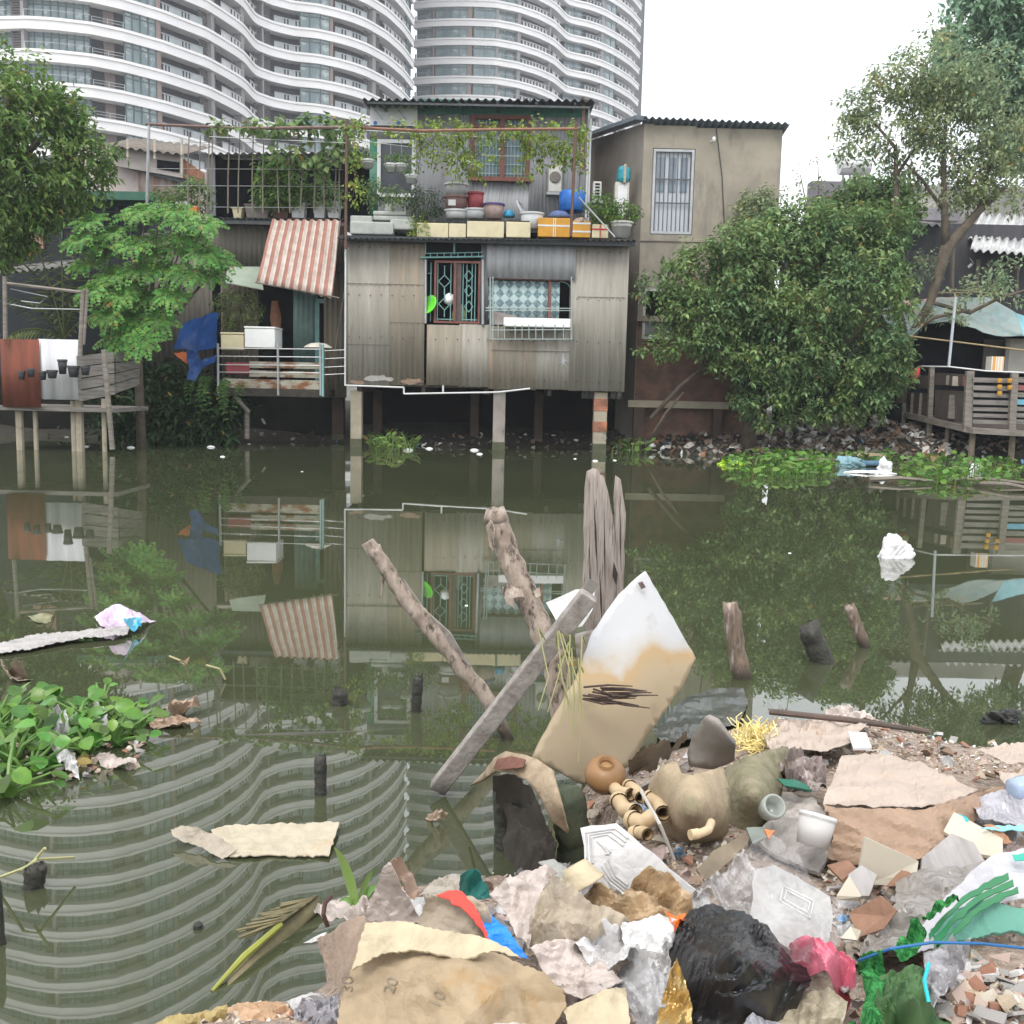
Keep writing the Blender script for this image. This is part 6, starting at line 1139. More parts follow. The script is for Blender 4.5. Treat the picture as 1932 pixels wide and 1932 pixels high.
t = MB(); c = atz(1650, 872, .1); t.box(c.x - .4, c.x + .35, c.y, c.y + .4, .02, .12); o = one(t, 'foam_board', mat('sea_blue_foam', (0.1, 0.2, 0.3), (0.07, 0.15, 0.24), rough=.6), 'blue foam slab among the litter near the slatted deck', 'foam slab', bevel=.03)
t = MB(); c = atz(1655, 864, .1); t.box(c.x - .4, c.x + .3, c.y + .2, c.y + .5, .12, .18); one(t, 'plank', mat('tan_board', (0.45, 0.36, 0.24), (0.35, 0.28, 0.19)), 'tan board lying on the blue foam slab', 'board')
lowbag(1640, 893, 70, 5, m_foam, 'long white plastic sheet piece at the edge of the litter raft', 'plastic_sheet', 'plastic sheet', 5, .5); lowbag(1605, 880, 50, 14, mat('teal_plastic', (0.2, 0.34, 0.38), (0.15, 0.26, 0.3), rough=.5), 'pale teal crumpled plastic beside the blue foam slab', seed=6); lowbag(1668, 888, 26, 16, m_whitep, 'small white bag in front of the blue foam slab', seed=7); lowbag(1843, 893, 26, 14, m_whitep, 'white scrap bag among the right hand water plants', seed=8)
for k, (x0, y0, x1, y1) in enumerate(((1560, 800, 1500, 790), (1700, 855, 1760, 820), (1640, 905, 1760, 908), (1790, 905, 1932, 912), (1480, 868, 1620, 872), (1840, 912, 1960, 925))):
    q = MB(); a = atz(x0, y0, .05) if y0 > 850 else at(x0, y0, 25); b = atz(x1, y1, .05) if y1 > 850 else at(x1, y1, 24.6); q.tube([a, (a + b) / 2 + Vector((0, 0, .04)), b], [.05, .04, .03], 6, wob=.15, seed=k); one(q, 'driftwood', m_stick, ['short stick poking from the litter under the broad shrub', 'stick leaning under the left of the slatted deck', 'pale stick floating at the front of the litter raft', 'brown pole floating before the right water plants', 'thin stick floating between the two green clumps', 'driftwood pole at the right edge of the raft'][k], 'stick', 'driftwood sticks on the far bank')
from mathutils.bvhtree import BVHTree
# ================================================================ NEAR BANK
edge = [(240, 1950), (330, 1918), (440, 1893), (560, 1882), (612, 1855), (600, 1790), (640, 1742), (690, 1692), (760, 1665), (860, 1660), (930, 1645), (1000, 1648), (1075, 1640), (1100, 1560), (1085, 1500), (1125, 1450), (1180, 1428), (1290, 1405), (1370, 1372), (1460, 1352), (1600, 1352), (1700, 1370), (1780, 1392), (1850, 1404), (1932, 1406), (2700, 1440), (3400, 3400), (-200, 3400)]
def ein(x, y):
    c = False; j = len(edge) - 1
    for i in range(len(edge)):
        a, b = edge[i], edge[j]
        if (a[1] > y) != (b[1] > y) and x < (b[0] - a[0]) * (y - a[1]) / (b[1] - a[1]) + a[0]: c = not c
        j = i
    return c
def edist(x, y):
    m = 1e9
    for a, b in zip(edge, edge[1:] + edge[:1]):
        dx, dy = b[0] - a[0], b[1] - a[1]; t = max(0, min(1, ((x - a[0]) * dx + (y - a[1]) * dy) / (dx * dx + dy * dy))); m = min(m, math.hypot(x - a[0] - t * dx, y - a[1] - t * dy))
    return m
def zm(x, y):
    d = edist(x, y)
    if not ein(x, y): return -.03 - min(.4, d * .002)
    return .34 * (1 - math.exp(-d / 100)) - .02 + .012 * noise.noise(Vector((x * .02, y * .02, 0)))
def G(x, y, l=0.0): return atz(x, y, zm(x, y) + l)
m_bank = mat('trodden_rubble', (0.36, 0.28, 0.225), (0.2, 0.15, 0.115), rough=.9, scale=30, c3=(0.45, 0.4, 0.34), s3=50, t3=(.56, .62), bump=1, bscale=60, bdist=.02)
mb = MB(); mb.smooth = True; xs_ = list(range(180, 2560, 20)); ys_ = list(range(1310, 1980, 16)) + [2020, 2080, 2160, 2260, 2400, 2600]; vs = []
for y in ys_:
    for x in xs_: vs.append(G(x, y))
n = len(xs_); fs = [(j * n + i, j * n + i + 1, (j + 1) * n + i + 1, (j + 1) * n + i) for j in range(len(ys_) - 1) for i in range(n - 1)]
last = (len(ys_) - 1) * n; b = len(vs); vs += [(vs[last + i].x * 3, -9, .33) for i in range(n)]; fs += [(last + i, last + i + 1, b + i + 1, b + i) for i in range(n - 1)]
mb.add(vs, [tuple(reversed(f)) for f in fs]); prop(mb.build('near_bank', m_bank, loc=(0, 0, 0)), 'rubble and mud bank in the foreground under the rubbish', None, None, 'structure')
# ---------------------------------------------------------------- materials
def paper(name, c, d=.78, **k):
    c = tuple(x * .72 for x in c)
    if 'c3' not in k: k.update(c3=tuple(x * .55 for x in c), s3=16, t3=(.56, .78))
    return mat(name, c, tuple(x * d for x in c), rough=k.pop('rough', .7), scale=k.pop('scale', 16), trans=k.pop('trans', .1), crease=k.pop('crease', 13), **k)
p_kraft = paper('kraft_paper', (0.54, 0.41, 0.26), .85, c3=(0.36, 0.2, 0.06), s3=4, t3=(.58, .75), crease=9); p_kraft_l = paper('pale_kraft', (0.74, 0.62, 0.42)); p_beige = paper('beige_sacking', (0.55, 0.46, 0.35), .75); p_pink = paper('pinkish_white_plastic', (0.78, 0.67, 0.61), .8, rough=.45)
p_white = paper('dirty_white_plastic', (0.95, 0.93, 0.92), .8, rough=.4); p_tan = paper('tan_crumpled_paper', (0.62, 0.44, 0.26), .75, rough=.45); p_brown = paper('brown_wrapping_paper', (0.5, 0.34, 0.235), .88, crease=7, c3=(.3, .19, .12), s3=9, t3=(.62, .8)); p_top = paper('dusty_pink_sheet', (0.68, 0.56, 0.47), .85, crease=9, c3=(0.5, 0.38, 0.3), s3=9, t3=(.58, .66), scale=4)
p_silver = paper('silver_grey_paper', (0.55, 0.54, 0.54), .8, rough=.35)
def SH(name, poly, m, label, cat, **k):
    if k.get('crum', .02) > .004 and k.get('sharp', True): k['cs'] = k.get('cs', 6) * 4.0; k['step'] = max(4.2, k.get('step', 12) * .5); k['crum'] = k.get('crum', .02) * 1.25
    k.setdefault('thick', .002)
    return sheet(name, poly, m, label, cat, z=0, **k)
# leaning pieces standing in the middle -------------------------------------------------
m_drift = mat('bleached_split_wood', (0.4, 0.35, 0.315), (0.25, 0.21, 0.185), rough=.85, scale=18, stretch=(7, 7, .4), bump=1, bscale=24, bdist=.006, c3=(0.09, 0.075, 0.065), s3=14, t3=(.57, .66), wet=.06)
m_drift2 = mat('grey_split_plank', (0.34, 0.31, 0.285), (0.19, 0.165, 0.15), rough=.85, scale=22, detail=8, bump=1, bscale=60, bdist=.004, c3=(0.08, 0.07, 0.06), s3=7, t3=(.56, .7), wet=.06)
m_log = mat('peeling_log_bark', (0.4, 0.335, 0.28), (0.2, 0.15, 0.12), rough=.9, scale=24, detail=8, stretch=(1, 1, .45), bump=1, bscale=50, bdist=.008, c3=(0.07, 0.05, 0.04), s3=26, t3=(.52, .62), wet=.08)
def slab(name, pts, Y, th, m, par=None, crum=0.0, label=None, cat=None, step=30): return sheet(name, [(x, y, Y) if len(p) == 2 else p for p in pts for x, y in [p[:2]]], m, label, cat, Y=Y, crum=crum, step=step, thick=th, par=par, sharp=False, smooth=True)
t = thing('split_board', 'tall bleached board split down the middle, standing upright in the water', 'board', at(1120, 1290, 4.2))
slab('left_tongue', [(1120, 884), (1128, 886), (1133, 896), (1139, 898), (1148, 930), (1156, 975), (1160, 1010), (1166, 1080), (1160, 1140), (1140, 1180), (1128, 1215), (1108, 1215), (1100, 1120), (1101, 1000), (1104, 920), (1108, 890)], 4.2, .03, m_drift, t, .008)
slab('right_tongue', [(1162, 897), (1171, 904), (1175, 930), (1181, 970), (1179, 1060), (1176, 1120), (1166, 1170), (1150, 1185), (1152, 1120), (1160, 1010), (1158, 940)], 4.22, .03, m_drift, t, .006)
slab('lower_board', [(1085, 1200), (1122, 1190), (1150, 1215), (1155, 1290), (1145, 1440), (1105, 1440), (1090, 1280)], 4.15, .03, m_drift2, t, .006)
mb = MB()
for (x0, y0, x1, y1, w_) in ((1120, 930, 1128, 1090, 1.6), (1140, 960, 1142, 1120, 1.3), (1112, 1000, 1115, 1180, 1.2), (1158, 1060, 1163, 1105, 5), (1132, 1080, 1136, 1180, 1.5), (1170, 950, 1172, 1080, 1.3), (1110, 1220, 1120, 1330, 1.6)):
    mb.prism([at(x0, y0, 4.175), at((x0 + x1) / 2 + w_, (y0 + y1) / 2, 4.172), at(x1, y1, 4.175), at((x0 + x1) / 2 - w_, (y0 + y1) / 2 + 5, 4.172)], (0, .008, 0))
mb.build('cracks', mat('crack_shadow_wood', (0.04, 0.03, 0.025), rough=.9), t)
t = thing('leaning_plank', 'long grey squared plank leaning diagonally across the driftwood', 'plank', at(830, 1490, 3.85)); mb = MB()
a, b = at(1112, 1122, 3.62), at(825, 1488, 3.84); mb.beam(a, b, .068, .05, up=(0, 1, .2)); mb.build('plank_body', m_drift2, t, bevel=.006)
mb = MB(); mb.beam(at(1120, 1096, 3.68), at(1100, 1130, 3.67), .04, .02, up=(0, 1, .2)); mb.build('nailed_block', mat('grey_block', (0.22, 0.2, 0.18), (0.16, 0.145, 0.13), rough=.8), t)
def log(name, pts, rads, m, label, seed, n=14, stubs=(), cat='log', par=None):
    t = thing(name, label, cat, pts[-1]); mb = MB(); mb.smooth = True; P_ = []; R_ = []
    for i in range(len(pts) - 1):
        for k in range(14): f = k / 14; P_.append(pts[i].lerp(pts[i + 1], f)); R_.append((rads[i] * (1 - f) + rads[i + 1] * f))
    P_.append(pts[-1]); R_.append(rads[-1]); rr_ = random.Random(seed); R_ = [r_ * (1 + .1 * noise.noise(Vector((i * .2, seed, 0)))) for i, r_ in enumerate(R_)]
    mb.tube(P_, R_, 22, wob=.0, seed=seed); mb.v = [tuple(Vector(v) + Vector((1, .3, .4)) * (.009 * noise.noise(Vector((v[0], v[1], v[2] * .35)) * 26) + .004 * noise.noise(Vector((v[0], v[1], v[2] * .3)) * 80))) for v in mb.v]; mb.build('trunk', m, t)
    for k, (pp, qq, r_) in enumerate(stubs): q = MB(); q.tube([pp, (pp + qq) / 2, qq], [r_, r_ * .8, r_ * .4], 7, wob=.2, seed=k); q.build('stub', m, t)
    return t
Yl = 4.45
t = log('driftwood_log', A3((703, 1034, Yl), (765, 1130, Yl), (850, 1235, Yl), (925, 1325, Yl), (960, 1400, 4.5)), [.034, .034, .036, .034, .03], m_log, 'slimmer driftwood log leaning to the upper left out of the water', 3, stubs=[(at(724, 1075, Yl), at(720, 1125, Yl), .008)])
q = MB(); q.tube([at(705, 1040, Yl), at(694, 1022, Yl)], [.034, .03], 14, wob=.1); q.build('broken_end', m_log, t)
q = MB(); q.prism([at(760, 1092, Yl + .03), at(800, 1150, Yl), at(850, 1195, Yl - .02), at(925, 1325, Yl - .02), at(912, 1335, Yl), at(845, 1215, Yl)], (0, .02, 0)); one(q, 'split_plank', m_drift2, 'thin warped plank running down beside the slimmer driftwood log', 'plank')
t = log('peeling_log', A3((937, 975, 4.3), (958, 1040, 4.28), (985, 1110, 4.25), (1022, 1185, 4.2), (1050, 1260, 4.15), (1075, 1400, 4.1)), [.046, .048, .052, .05, .055, .06], m_log, 'thicker driftwood log with peeling bark, standing left of the split board', 9)
q = MB(); q.smooth = True; q.lathe(at(935, 972, 4.3), [(.055, -.03), (.052, 0), (.035, .03), (.02, .012), (.004, .015)], 12, ax=(-.2, 0, 1)); q.v = [tuple(Vector(v) + Vector((1, 1, 1)) * .012 * noise.noise(Vector(v) * 30)) for v in q.v]; q.build('broken_end', m_log, t)
for k, pl in enumerate(([(945, 1110, 4.18), (960, 1102, 4.15), (985, 1112, 4.15), (990, 1125, 4.12), (968, 1128, 4.1), (972, 1148, 4.1), (955, 1140, 4.14)], [(925, 985, 4.24), (932, 1010, 4.2), (930, 1045, 4.22), (921, 1030, 4.25), (917, 995, 4.26)], [(1005, 1110, 4.2), (1018, 1108, 4.18), (1020, 1125, 4.16), (1012, 1130, 4.16)])): sheet('peeled_bark', pl, m_log, None, None, Y=4.15, crum=.012, cs=12, step=6, par=t, thick=.004)
# large laminated board, white above and mud stained below
def stain_mat():
    m = bpy.data.materials.new('mud_stained_laminate'); m.use_nodes = True; t = m.node_tree; b = t.nodes['Principled BSDF']; L = t.links.new
    g = _n(t, 'ShaderNodeNewGeometry'); sx = _n(t, 'ShaderNodeSeparateXYZ'); L(g.outputs['Position'], sx.inputs[0]); nz = _n(t, 'ShaderNodeTexNoise'); nz.inputs['Scale'].default_value = 4; nz.inputs['Detail'].default_value = 5; L(g.outputs['Position'], nz.inputs['Vector'])
    mu = _n(t, 'ShaderNodeMath', operation='MULTIPLY_ADD'); mu.inputs[1].default_value = .34; L(nz.outputs[0], mu.inputs[0]); L(sx.outputs[2], mu.inputs[2])
    rp = _n(t, 'ShaderNodeValToRGB'); L(mu.outputs[0], rp.inputs[0]); e = rp.color_ramp.elements; e[0].position = .2; e[0].color = (0.2, 0.165, 0.11, 1); e[1].position = .83; e[1].color = (0.52, 0.52, 0.53, 1)
    for p, c in ((.48, (0.33, 0.26, 0.17, 1)), (.66, (0.43, 0.34, 0.22, 1)), (.73, (0.46, 0.32, 0.17, 1)), (.775, (0.49, 0.47, 0.44, 1))): k = e.new(p); k.color = c
    n2 = _n(t, 'ShaderNodeTexNoise'); n2.inputs['Scale'].default_value = 12; n2.inputs['Detail'].default_value = 8; L(g.outputs['Position'], n2.inputs['Vector']); r2 = _n(t, 'ShaderNodeValToRGB'); r2.color_ramp.elements[0].position = .6; r2.color_ramp.elements[1].position = .85; L(n2.outputs[0], r2.inputs[0]); m2 = _n(t, 'ShaderNodeMixRGB'); m2.inputs[2].default_value = (.2, .14, .09, 1); mm = _n(t, 'ShaderNodeMath', operation='MULTIPLY'); mm.inputs[1].default_value = .5; L(r2.outputs[0], mm.inputs[0]); L(mm.outputs[0], m2.inputs[0]); L(rp.outputs[0], m2.inputs[1]); L(m2.outputs[0], b.inputs['Base Color']); b.inputs['Roughness'].default_value = .6
    bp = _n(t, 'ShaderNodeBump'); bp.inputs['Strength'].default_value = .3; bp.inputs['Distance'].default_value = .003; L(n2.outputs[0], bp.inputs['Height']); L(bp.outputs[0], b.inputs['Normal']); return m
m_lam = stain_mat()
t = thing('laminate_board', 'large curved laminate board, white at the top and mud stained tan below, leaning on the split board', 'board', at(1110, 1450, 3.7))
t['label'] = 'large curved laminate board, white above and mud stained tan below, beside the split board'
sheet('board_sheet', [(1218, 1077, 3.95), (1313, 1242, 4.0), (1290, 1292, 3.95), (1215, 1398, 3.8), (1190, 1445, 3.7), (1100, 1480, 3.6), (1005, 1430, 3.55), (1040, 1362, 3.62), (1088, 1280, 3.7), (1120, 1192, 3.8), (1170, 1120, 3.88)], m_lam, None, None, crum=.006, step=14, par=t, thick=.014, sharp=False, smooth=True, ctrl=[(1150, 1330, 3.72), (1220, 1220, 3.86)])
for k, pl in enumerate(([(1204, 1100), (1212, 1097), (1219, 1108), (1210, 1112)], [(1150, 1188), (1158, 1184), (1166, 1204), (1160, 1210)])): sheet('worn_hole', [(x, y, 3.84 + .06 * (k == 0)) for x, y in pl], mat('dark_scuff', (0.1, 0.07, 0.06), (0.2, 0.15, 0.13), rough=.9, scale=40), None, None, Y=3.84, crum=.0, step=6, par=t, thick=.004)
sheet('corner_panel', [(1030, 1137, 3.95), (1086, 1112, 3.93), (1122, 1108, 3.95), (1118, 1150, 3.9), (1098, 1182, 3.88), (1062, 1190, 3.88)], p_white, 'small white panel corner showing behind the diagonal plank', 'panel', Y=3.9, crum=.004, step=16, thick=.01, sharp=False)
mb = MB(); rr = random.Random(3)
for k in range(16):
    x0, y0 = rr.uniform(1098, 1150), rr.uniform(1296, 1322); x1, y1 = x0 + rr.uniform(50, 100), y0 + rr.uniform(-8, 16); mb.tube([at(x0, y0, 3.62), at((x0 + x1) / 2, (y0 + y1) / 2 + rr.uniform(-6, 6), 3.58), at(x1, y1, 3.62)], [.004, .004, .002], 5)
one(mb, 'twig_bundle', mat('dark_twig', (0.09, 0.06, 0.05), (0.05, 0.035, 0.03), rough=.9), 'bundle of dark dry twigs caught on the mud stained board', 'twigs')
mb = MB()
for k in range(10):
    x0, y0 = rr.uniform(1030, 1110), rr.uniform(1200, 1270); x1 = x0 + rr.uniform(-50, 30); y1 = y0 + rr.uniform(60, 170); mb.tube([at(x0, y0, 3.6), at(x0 + rr.uniform(-25, 25), y0 - 20 + rr.uniform(-10, 20), 3.55), at((x0 + x1) / 2 + rr.uniform(-15, 15), (y0 + y1) / 2, 3.52), at(x1, y1, 3.5)], [.003, .003, .0025, .0015], 4)
one(mb, 'grass_strands', mat('straw_green', (0.28, 0.3, 0.12), (0.4, 0.36, 0.18), rough=.7), 'dry grass strands tangled over the driftwood crossing', 'grass', kind='stuff')
# fibre sheet arch, stump, pot, vessel
m_fib = mat('sandy_fibre_sheet', (0.36, 0.28, 0.19), (0.24, 0.18, 0.12), rough=.8, scale=22, bump=.7, bscale=70, bdist=.006, c3=(0.16, 0.06, 0.035), s3=3.5, t3=(.6, .68))
SH('fibre_sheet', [(885, 1482, .12), (915, 1455, .26), (932, 1430, .36), (955, 1417, .42), (985, 1422, .45), (1015, 1432, .46), (1042, 1452, .47), (1052, 1500, .44), (1072, 1572, .3), (1040, 1548, .34), (1015, 1500, .4), (992, 1470, .42), (965, 1458, .4), (935, 1456, .34), (905, 1475, .2)], m_fib, 'arched sandy fibre sheet with a rust brown patch at the water edge', 'fibre sheet', crum=.006, step=10, thick=.01, sharp=False, smooth=True)
SH('rust_patch', [(930, 1450, .375), (938, 1432, .41), (965, 1426, .44), (992, 1433, .46), (985, 1447, .45), (955, 1451, .42)], mat('dark_rust_paint', (0.17, 0.07, 0.045), (0.1, 0.04, 0.03), rough=.8, scale=40), 'flaking rust brown patch on top of the arched fibre sheet', 'paint patch', crum=.002, step=8, thick=.003, sharp=False)
SH('arch_shade_sheet', [(930, 1462, .34), (965, 1462, .36), (1000, 1485, .34), (1020, 1530, .3), (1050, 1590, .2), (1040, 1640, .1), (960, 1640, .02), (940, 1560, .05)], mat('arch_shade_black', (0.03, 0.026, 0.022), (0.06, 0.05, 0.04), rough=.8, scale=9), 'black sheet standing in for the shade under the fibre arch', 'sheet', crum=.03, cs=6, step=12)  # black sheet paints in the shaded hollow beneath the arch
def stump(px, y0, y1, w, label, lean=(0, 0, 0), m=None, seed=1, ztop=None, name='stump', z=0.0, cat='post stump', group=None):
    b0 = atz(px, y1, z); r_ = w / 2 / FPX * b0.y; tp = at(px, y0, b0.y) ; tp = Vector((tp.x + lean[0], tp.y, tp.z)); mb = MB(); mb.smooth = True; pts = [b0 - Vector((lean[0] * .3, 0, .35)), b0, b0.lerp(tp, .5), tp]
    P_ = []; 
    for i in range(3):
        for k in range(4): P_.append(pts[i].lerp(pts[i + 1], k / 4))
    P_.append(tp); P_ = [p + Vector((noise.noise(p * 8), noise.noise(p * 8 + Vector((9, 0, 0))), 0)) * r_ * .25 for p in P_]; R_ = [r_ * (1 + .14 * noise.noise(Vector((i * .9, seed, 3)))) for i in range(len(P_))]; R_[-1] *= .85
    mb.tube(P_, R_, 18, wob=.1, seed=seed); r7 = random.Random(seed); nv = len(mb.v); mb.v = [(v[0], v[1], v[2] + (r7.uniform(-.6, .5) * r_ if i >= nv - 18 else 0)) for i, v in enumerate(mb.v)]; o = one(mb, name, m, label, cat, group); return o
m_st = mat('waterlogged_black_wood', (0.02, 0.02, 0.017), (0.05, 0.047, 0.038), rough=.6, scale=30, bump=1, bscale=60, bdist=.008)
m_st2 = mat('brown_old_stake', (0.22, 0.16, 0.12), (0.1, 0.075, 0.06), rough=.9, scale=28, stretch=(2, 2, .4), bump=1, bscale=40, bdist=.006, c3=(0.36, 0.3, 0.26), s3=10, t3=(.54, .64), wet=.06)
stump(1398, 1140, 1278, 34, 'tall brown stake right of the mud stained board', (-.06, 0, 0), m_st2, 1); stump(1552, 1185, 1248, 42, 'short thick dark stake, middle of the three right hand stakes', (-.09, 0, 0), m_st, 2); stump(1632, 1142, 1220, 22, 'thin dark stake leaning left, rightmost of the three', (-.1, 0, 0), m_st2, 3)
stump(785, 1274, 1342, 20, 'upright black stake right under the slimmer driftwood log', (.01, 0, 0), m_st, 4); stump(642, 1302, 1328, 30, 'squat black stub left of the upright black stake', (0, 0, 0), m_st, 5); stump(604, 1428, 1497, 24, 'black stake standing above the floating cardboard', (0, 0, 0), m_st, 6); stump(76, 1297, 1332, 24, 'black stub behind the big water plants', (0, 0, 0), m_st, 7)
stump(62, 1632, 1672, 40, 'jagged dark stub with a dead leaf, left of the floating cardboard', (.01, 0, 0), m_st, 8); stump(373, 1742, 1750, 18, 'tiny black stub barely above the water below the cardboard', (0, 0, 0), m_st, 9); stump(0, 1660, 1780, 24, 'dark stake cut by the left edge of the picture', (-.02, 0, 0), m_st, 10)
lowbag(1888, 1362, 62, 22, mat('wet_black_rubber', (0.02, 0.022, 0.02), (0.035, 0.035, 0.032), rough=.5), 'wet black lump half sunk near the right edge beyond the pile', 'sunken_lump', 'lump', 12, .6, .5)
stump(1082, 1492, 1600, 68, 'dark green mossy stump behind the white ceiling panel', (-.03, 0, 0), mat('mossy_dark_stump', (0.035, 0.05, 0.03), (0.07, 0.075, 0.045), rough=.8, scale=8, bump=.6, bscale=20), 21, z=.08); stump(948, 1475, 1600, 34, 'black post under the left end of the fibre arch', (0, 0, 0), m_st, 22)
pt = thing('clay_pot', 'round orange brown clay pot with a small mouth', 'pot', G(1140, 1475, 0)); c = at(1140, 1483, 3.36); r_ = 41 / FPX * c.y; mb = MB(); mb.smooth = True; ax = Vector((0, -.45, 1)).normalized()
mb.lathe(c, [(.3 * r_, 0), (.7 * r_, .12 * r_), (.98 * r_, .55 * r_), (1.0 * r_, .85 * r_), (.8 * r_, 1.25 * r_), (.5 * r_, 1.42 * r_), (.36 * r_, 1.44 * r_), (.3 * r_, 1.38 * r_), (.3 * r_, 1.1 * r_), (.5 * r_, .8 * r_), (.01, .6 * r_)], 28, ax=ax); mb.build('pot_body', mat('orange_clay', (0.3, 0.165, 0.07), (0.2, 0.11, 0.05), rough=.45, scale=4, c3=(0.12, 0.07, 0.04), s3=3, t3=(.62, .75)), pt)
mb = MB(); c2 = c + ax * 1.43 * r_; mb.lathe(c2, [(.36 * r_, -.01), (.4 * r_, 0), (.36 * r_, .012), (.3 * r_, .0)], 24, ax=ax); mb.build('rim', mat('worn_clay_rim', (0.42, 0.25, 0.12), (0.3, 0.17, 0.08), rough=.6), pt)
m_ves = mat('weathered_stone_jar', (0.38, 0.3, 0.2), (0.29, 0.225, 0.145), rough=.8, scale=14, c3=(0.15, 0.14, 0.08), s3=6, t3=(.52, .74), bump=.6, bscale=80, bdist=.005)
SH('broken_jar', [(1218, 1512, .3), (1226, 1475, .4), (1245, 1448, .48), (1268, 1436, .5), (1278, 1438, .5), (1284, 1458, .5), (1305, 1462, .52), (1345, 1452, .5), (1365, 1448, .46), (1380, 1500, .4), (1375, 1570, .3), (1340, 1608, .2), (1290, 1618, .17), (1255, 1590, .2), (1228, 1545, .25)], m_ves, 'broken sandy stone jar with a torn mouth, right of the fittings', 'jar', crum=.004, step=12, thick=.016, sharp=False, smooth=True, ctrl=[(1300, 1540, .47)])
SH('mossy_jar', [(1362, 1452, .36), (1395, 1432, .42), (1450, 1414, .42), (1485, 1408, .36), (1500, 1430, .3), (1480, 1475, .34), (1470, 1520, .32), (1435, 1560, .28), (1400, 1600, .22), (1372, 1590, .2), (1368, 1520, .3)], mat('mossy_stone_jar', (0.25, 0.22, 0.15), (0.15, 0.14, 0.08), rough=.85, scale=16, bump=.8, bscale=60, bdist=.008), 'larger broken jar grown over with dark moss', 'jar', crum=.006, step=12, thick=.016, sharp=False, smooth=True, ctrl=[(1425, 1500, .42)])
SH('stone_shard', [(1330, 1352, .5), (1348, 1362, .5), (1388, 1408, .4), (1386, 1436, .3), (1345, 1452, .28), (1300, 1445, .28), (1296, 1420, .32), (1306, 1388, .4)], mat('grey_slate_shard', (0.27, 0.24, 0.22), (0.2, 0.19, 0.15), rough=.8, scale=5, bump=.3, bscale=20), 'grey rounded shard standing behind the broken jar, left of the yellow fluff', 'shard', crum=.003, step=14, thick=.02, sharp=False, smooth=True)
SH('dark_board', [(1205, 1488, .2), (1290, 1440, .26), (1330, 1418, .3), (1338, 1426, .28), (1300, 1452, .24), (1220, 1505, .14), (1202, 1500, .14)], m_drift2, 'narrow dark plank between the clay pot and the grey shard', 'plank', crum=.004, step=14, thick=.012, sharp=False)
SH('curled_bark', [(1185, 1440, .26), (1210, 1415, .34), (1240, 1405, .34), (1290, 1398, .3), (1296, 1410, .26), (1250, 1425, .26), (1222, 1450, .22), (1195, 1470, .18)], mat('curled_grey_bark', (0.26, 0.21, 0.15), (0.14, 0.11, 0.08), rough=.9, scale=8), 'curled grey brown bark strips behind the clay pot', 'bark', crum=.03, cs=9, step=8)
# pipe fittings
m_fit = mat('yellowed_pipe_fitting', (0.55, 0.42, 0.26), (0.42, 0.3, 0.17), rough=.45, scale=6)
for k, (pl, r_, lab) in enumerate((([(1158, 1486), (1168, 1496), (1190, 1500)], .022, 'yellowed pipe elbow nearest the clay pot'), ([(1188, 1484), (1200, 1492), (1210, 1505)], .02, 'yellowed pipe joint at the top of the heap of fittings'), ([(1168, 1512), (1180, 1530), (1200, 1532)], .024, 'yellowed pipe tee in the middle of the heap of fittings'), ([(1196, 1548), (1214, 1552), (1232, 1540)], .024, 'yellowed pipe elbow with its open end towards the ceiling panel'), ([(1230, 1508), (1246, 1518), (1252, 1535)], .024, 'yellowed pipe bend against the broken jar'), ([(1200, 1572), (1212, 1570), (1222, 1575)], .018, 'smallest yellowed pipe end, lowest of the heap'), ([(1310, 1574), (1322, 1572), (1336, 1566), (1342, 1552)], .011, 'pinkish pipe elbow lying on the broken jar'))):
    t = thing('pipe_fitting', lab, 'pipe fitting', G(*pl[0], .02), 'yellowed pipe fittings by the broken jar'); mb = MB(); mb.smooth = True; L_ = .16 if k < 6 else .24; pts = [atz(x, y, zm(x, y) + L_) for x, y in pl]; mb.tube(pts, r_, 12, cap=False); mb.tube(pts, r_ * .75, 12, cap=False); mb.build('pipe', m_fit, t)
    mb = MB(); mb.smooth = True; e = (pts[0] - pts[1]).normalized()
    mb.tube([pts[0] - e * .012, pts[0] + e * .012], r_ * 1.2, 14, cap=False); mb.tube([pts[0] - e * .012, pts[0] + e * .012], r_ * .72, 12, cap=False); mb.lathe(pts[0] + e * .012, [(r_ * .72, 0), (r_ * 1.2, 0)], 14, ax=e); mb.build('collar', m_fit, t)
mb = MB(); mb.tube([atz(1208, 1490, .5), atz(1245, 1555, .46), atz(1272, 1622, .36)], .005, 6); one(mb, 'rod', mat('grey_plastic_rod', (0.4, 0.38, 0.34), (0.33, 0.31, 0.28)), 'thin grey rod lying over the broken jar', 'rod')
SH('dark_sheet', [(1262, 1345, .02), (1300, 1312, .03), (1345, 1298, .03), (1402, 1298, .03), (1412, 1325, .02), (1395, 1362, .02), (1330, 1385, .05), (1255, 1402, .05), (1235, 1385, .03)], mat('wet_charcoal_plastic', (0.045, 0.05, 0.045), (0.07, 0.075, 0.065), rough=.25, scale=12), 'wet charcoal plastic sheet floating behind the grey shard', 'plastic sheet', crum=.012, cs=2, step=12)
# yellow fluff
mb = MB(); rr = random.Random(8); c = G(1425, 1395, .03)
for k in range(260):
    p = G(1425 + rr.gauss(0, 17), 1394 + rr.gauss(0, 9), .02 + rr.random() * .05); d = rvec(rr) * .05; mb.tube([p, p + d + rvec(rr) * .012, p + d * 1.5 + rvec(rr) * .02], .0028, 4, cap=False)
one(mb, 'yellow_fluff', mat('yellow_strands', (0.72, 0.55, 0.16), (0.75, 0.66, 0.36), rough=.8, scale=12), 'tangle of yellow plastic strands at the top of the pile', 'strands')
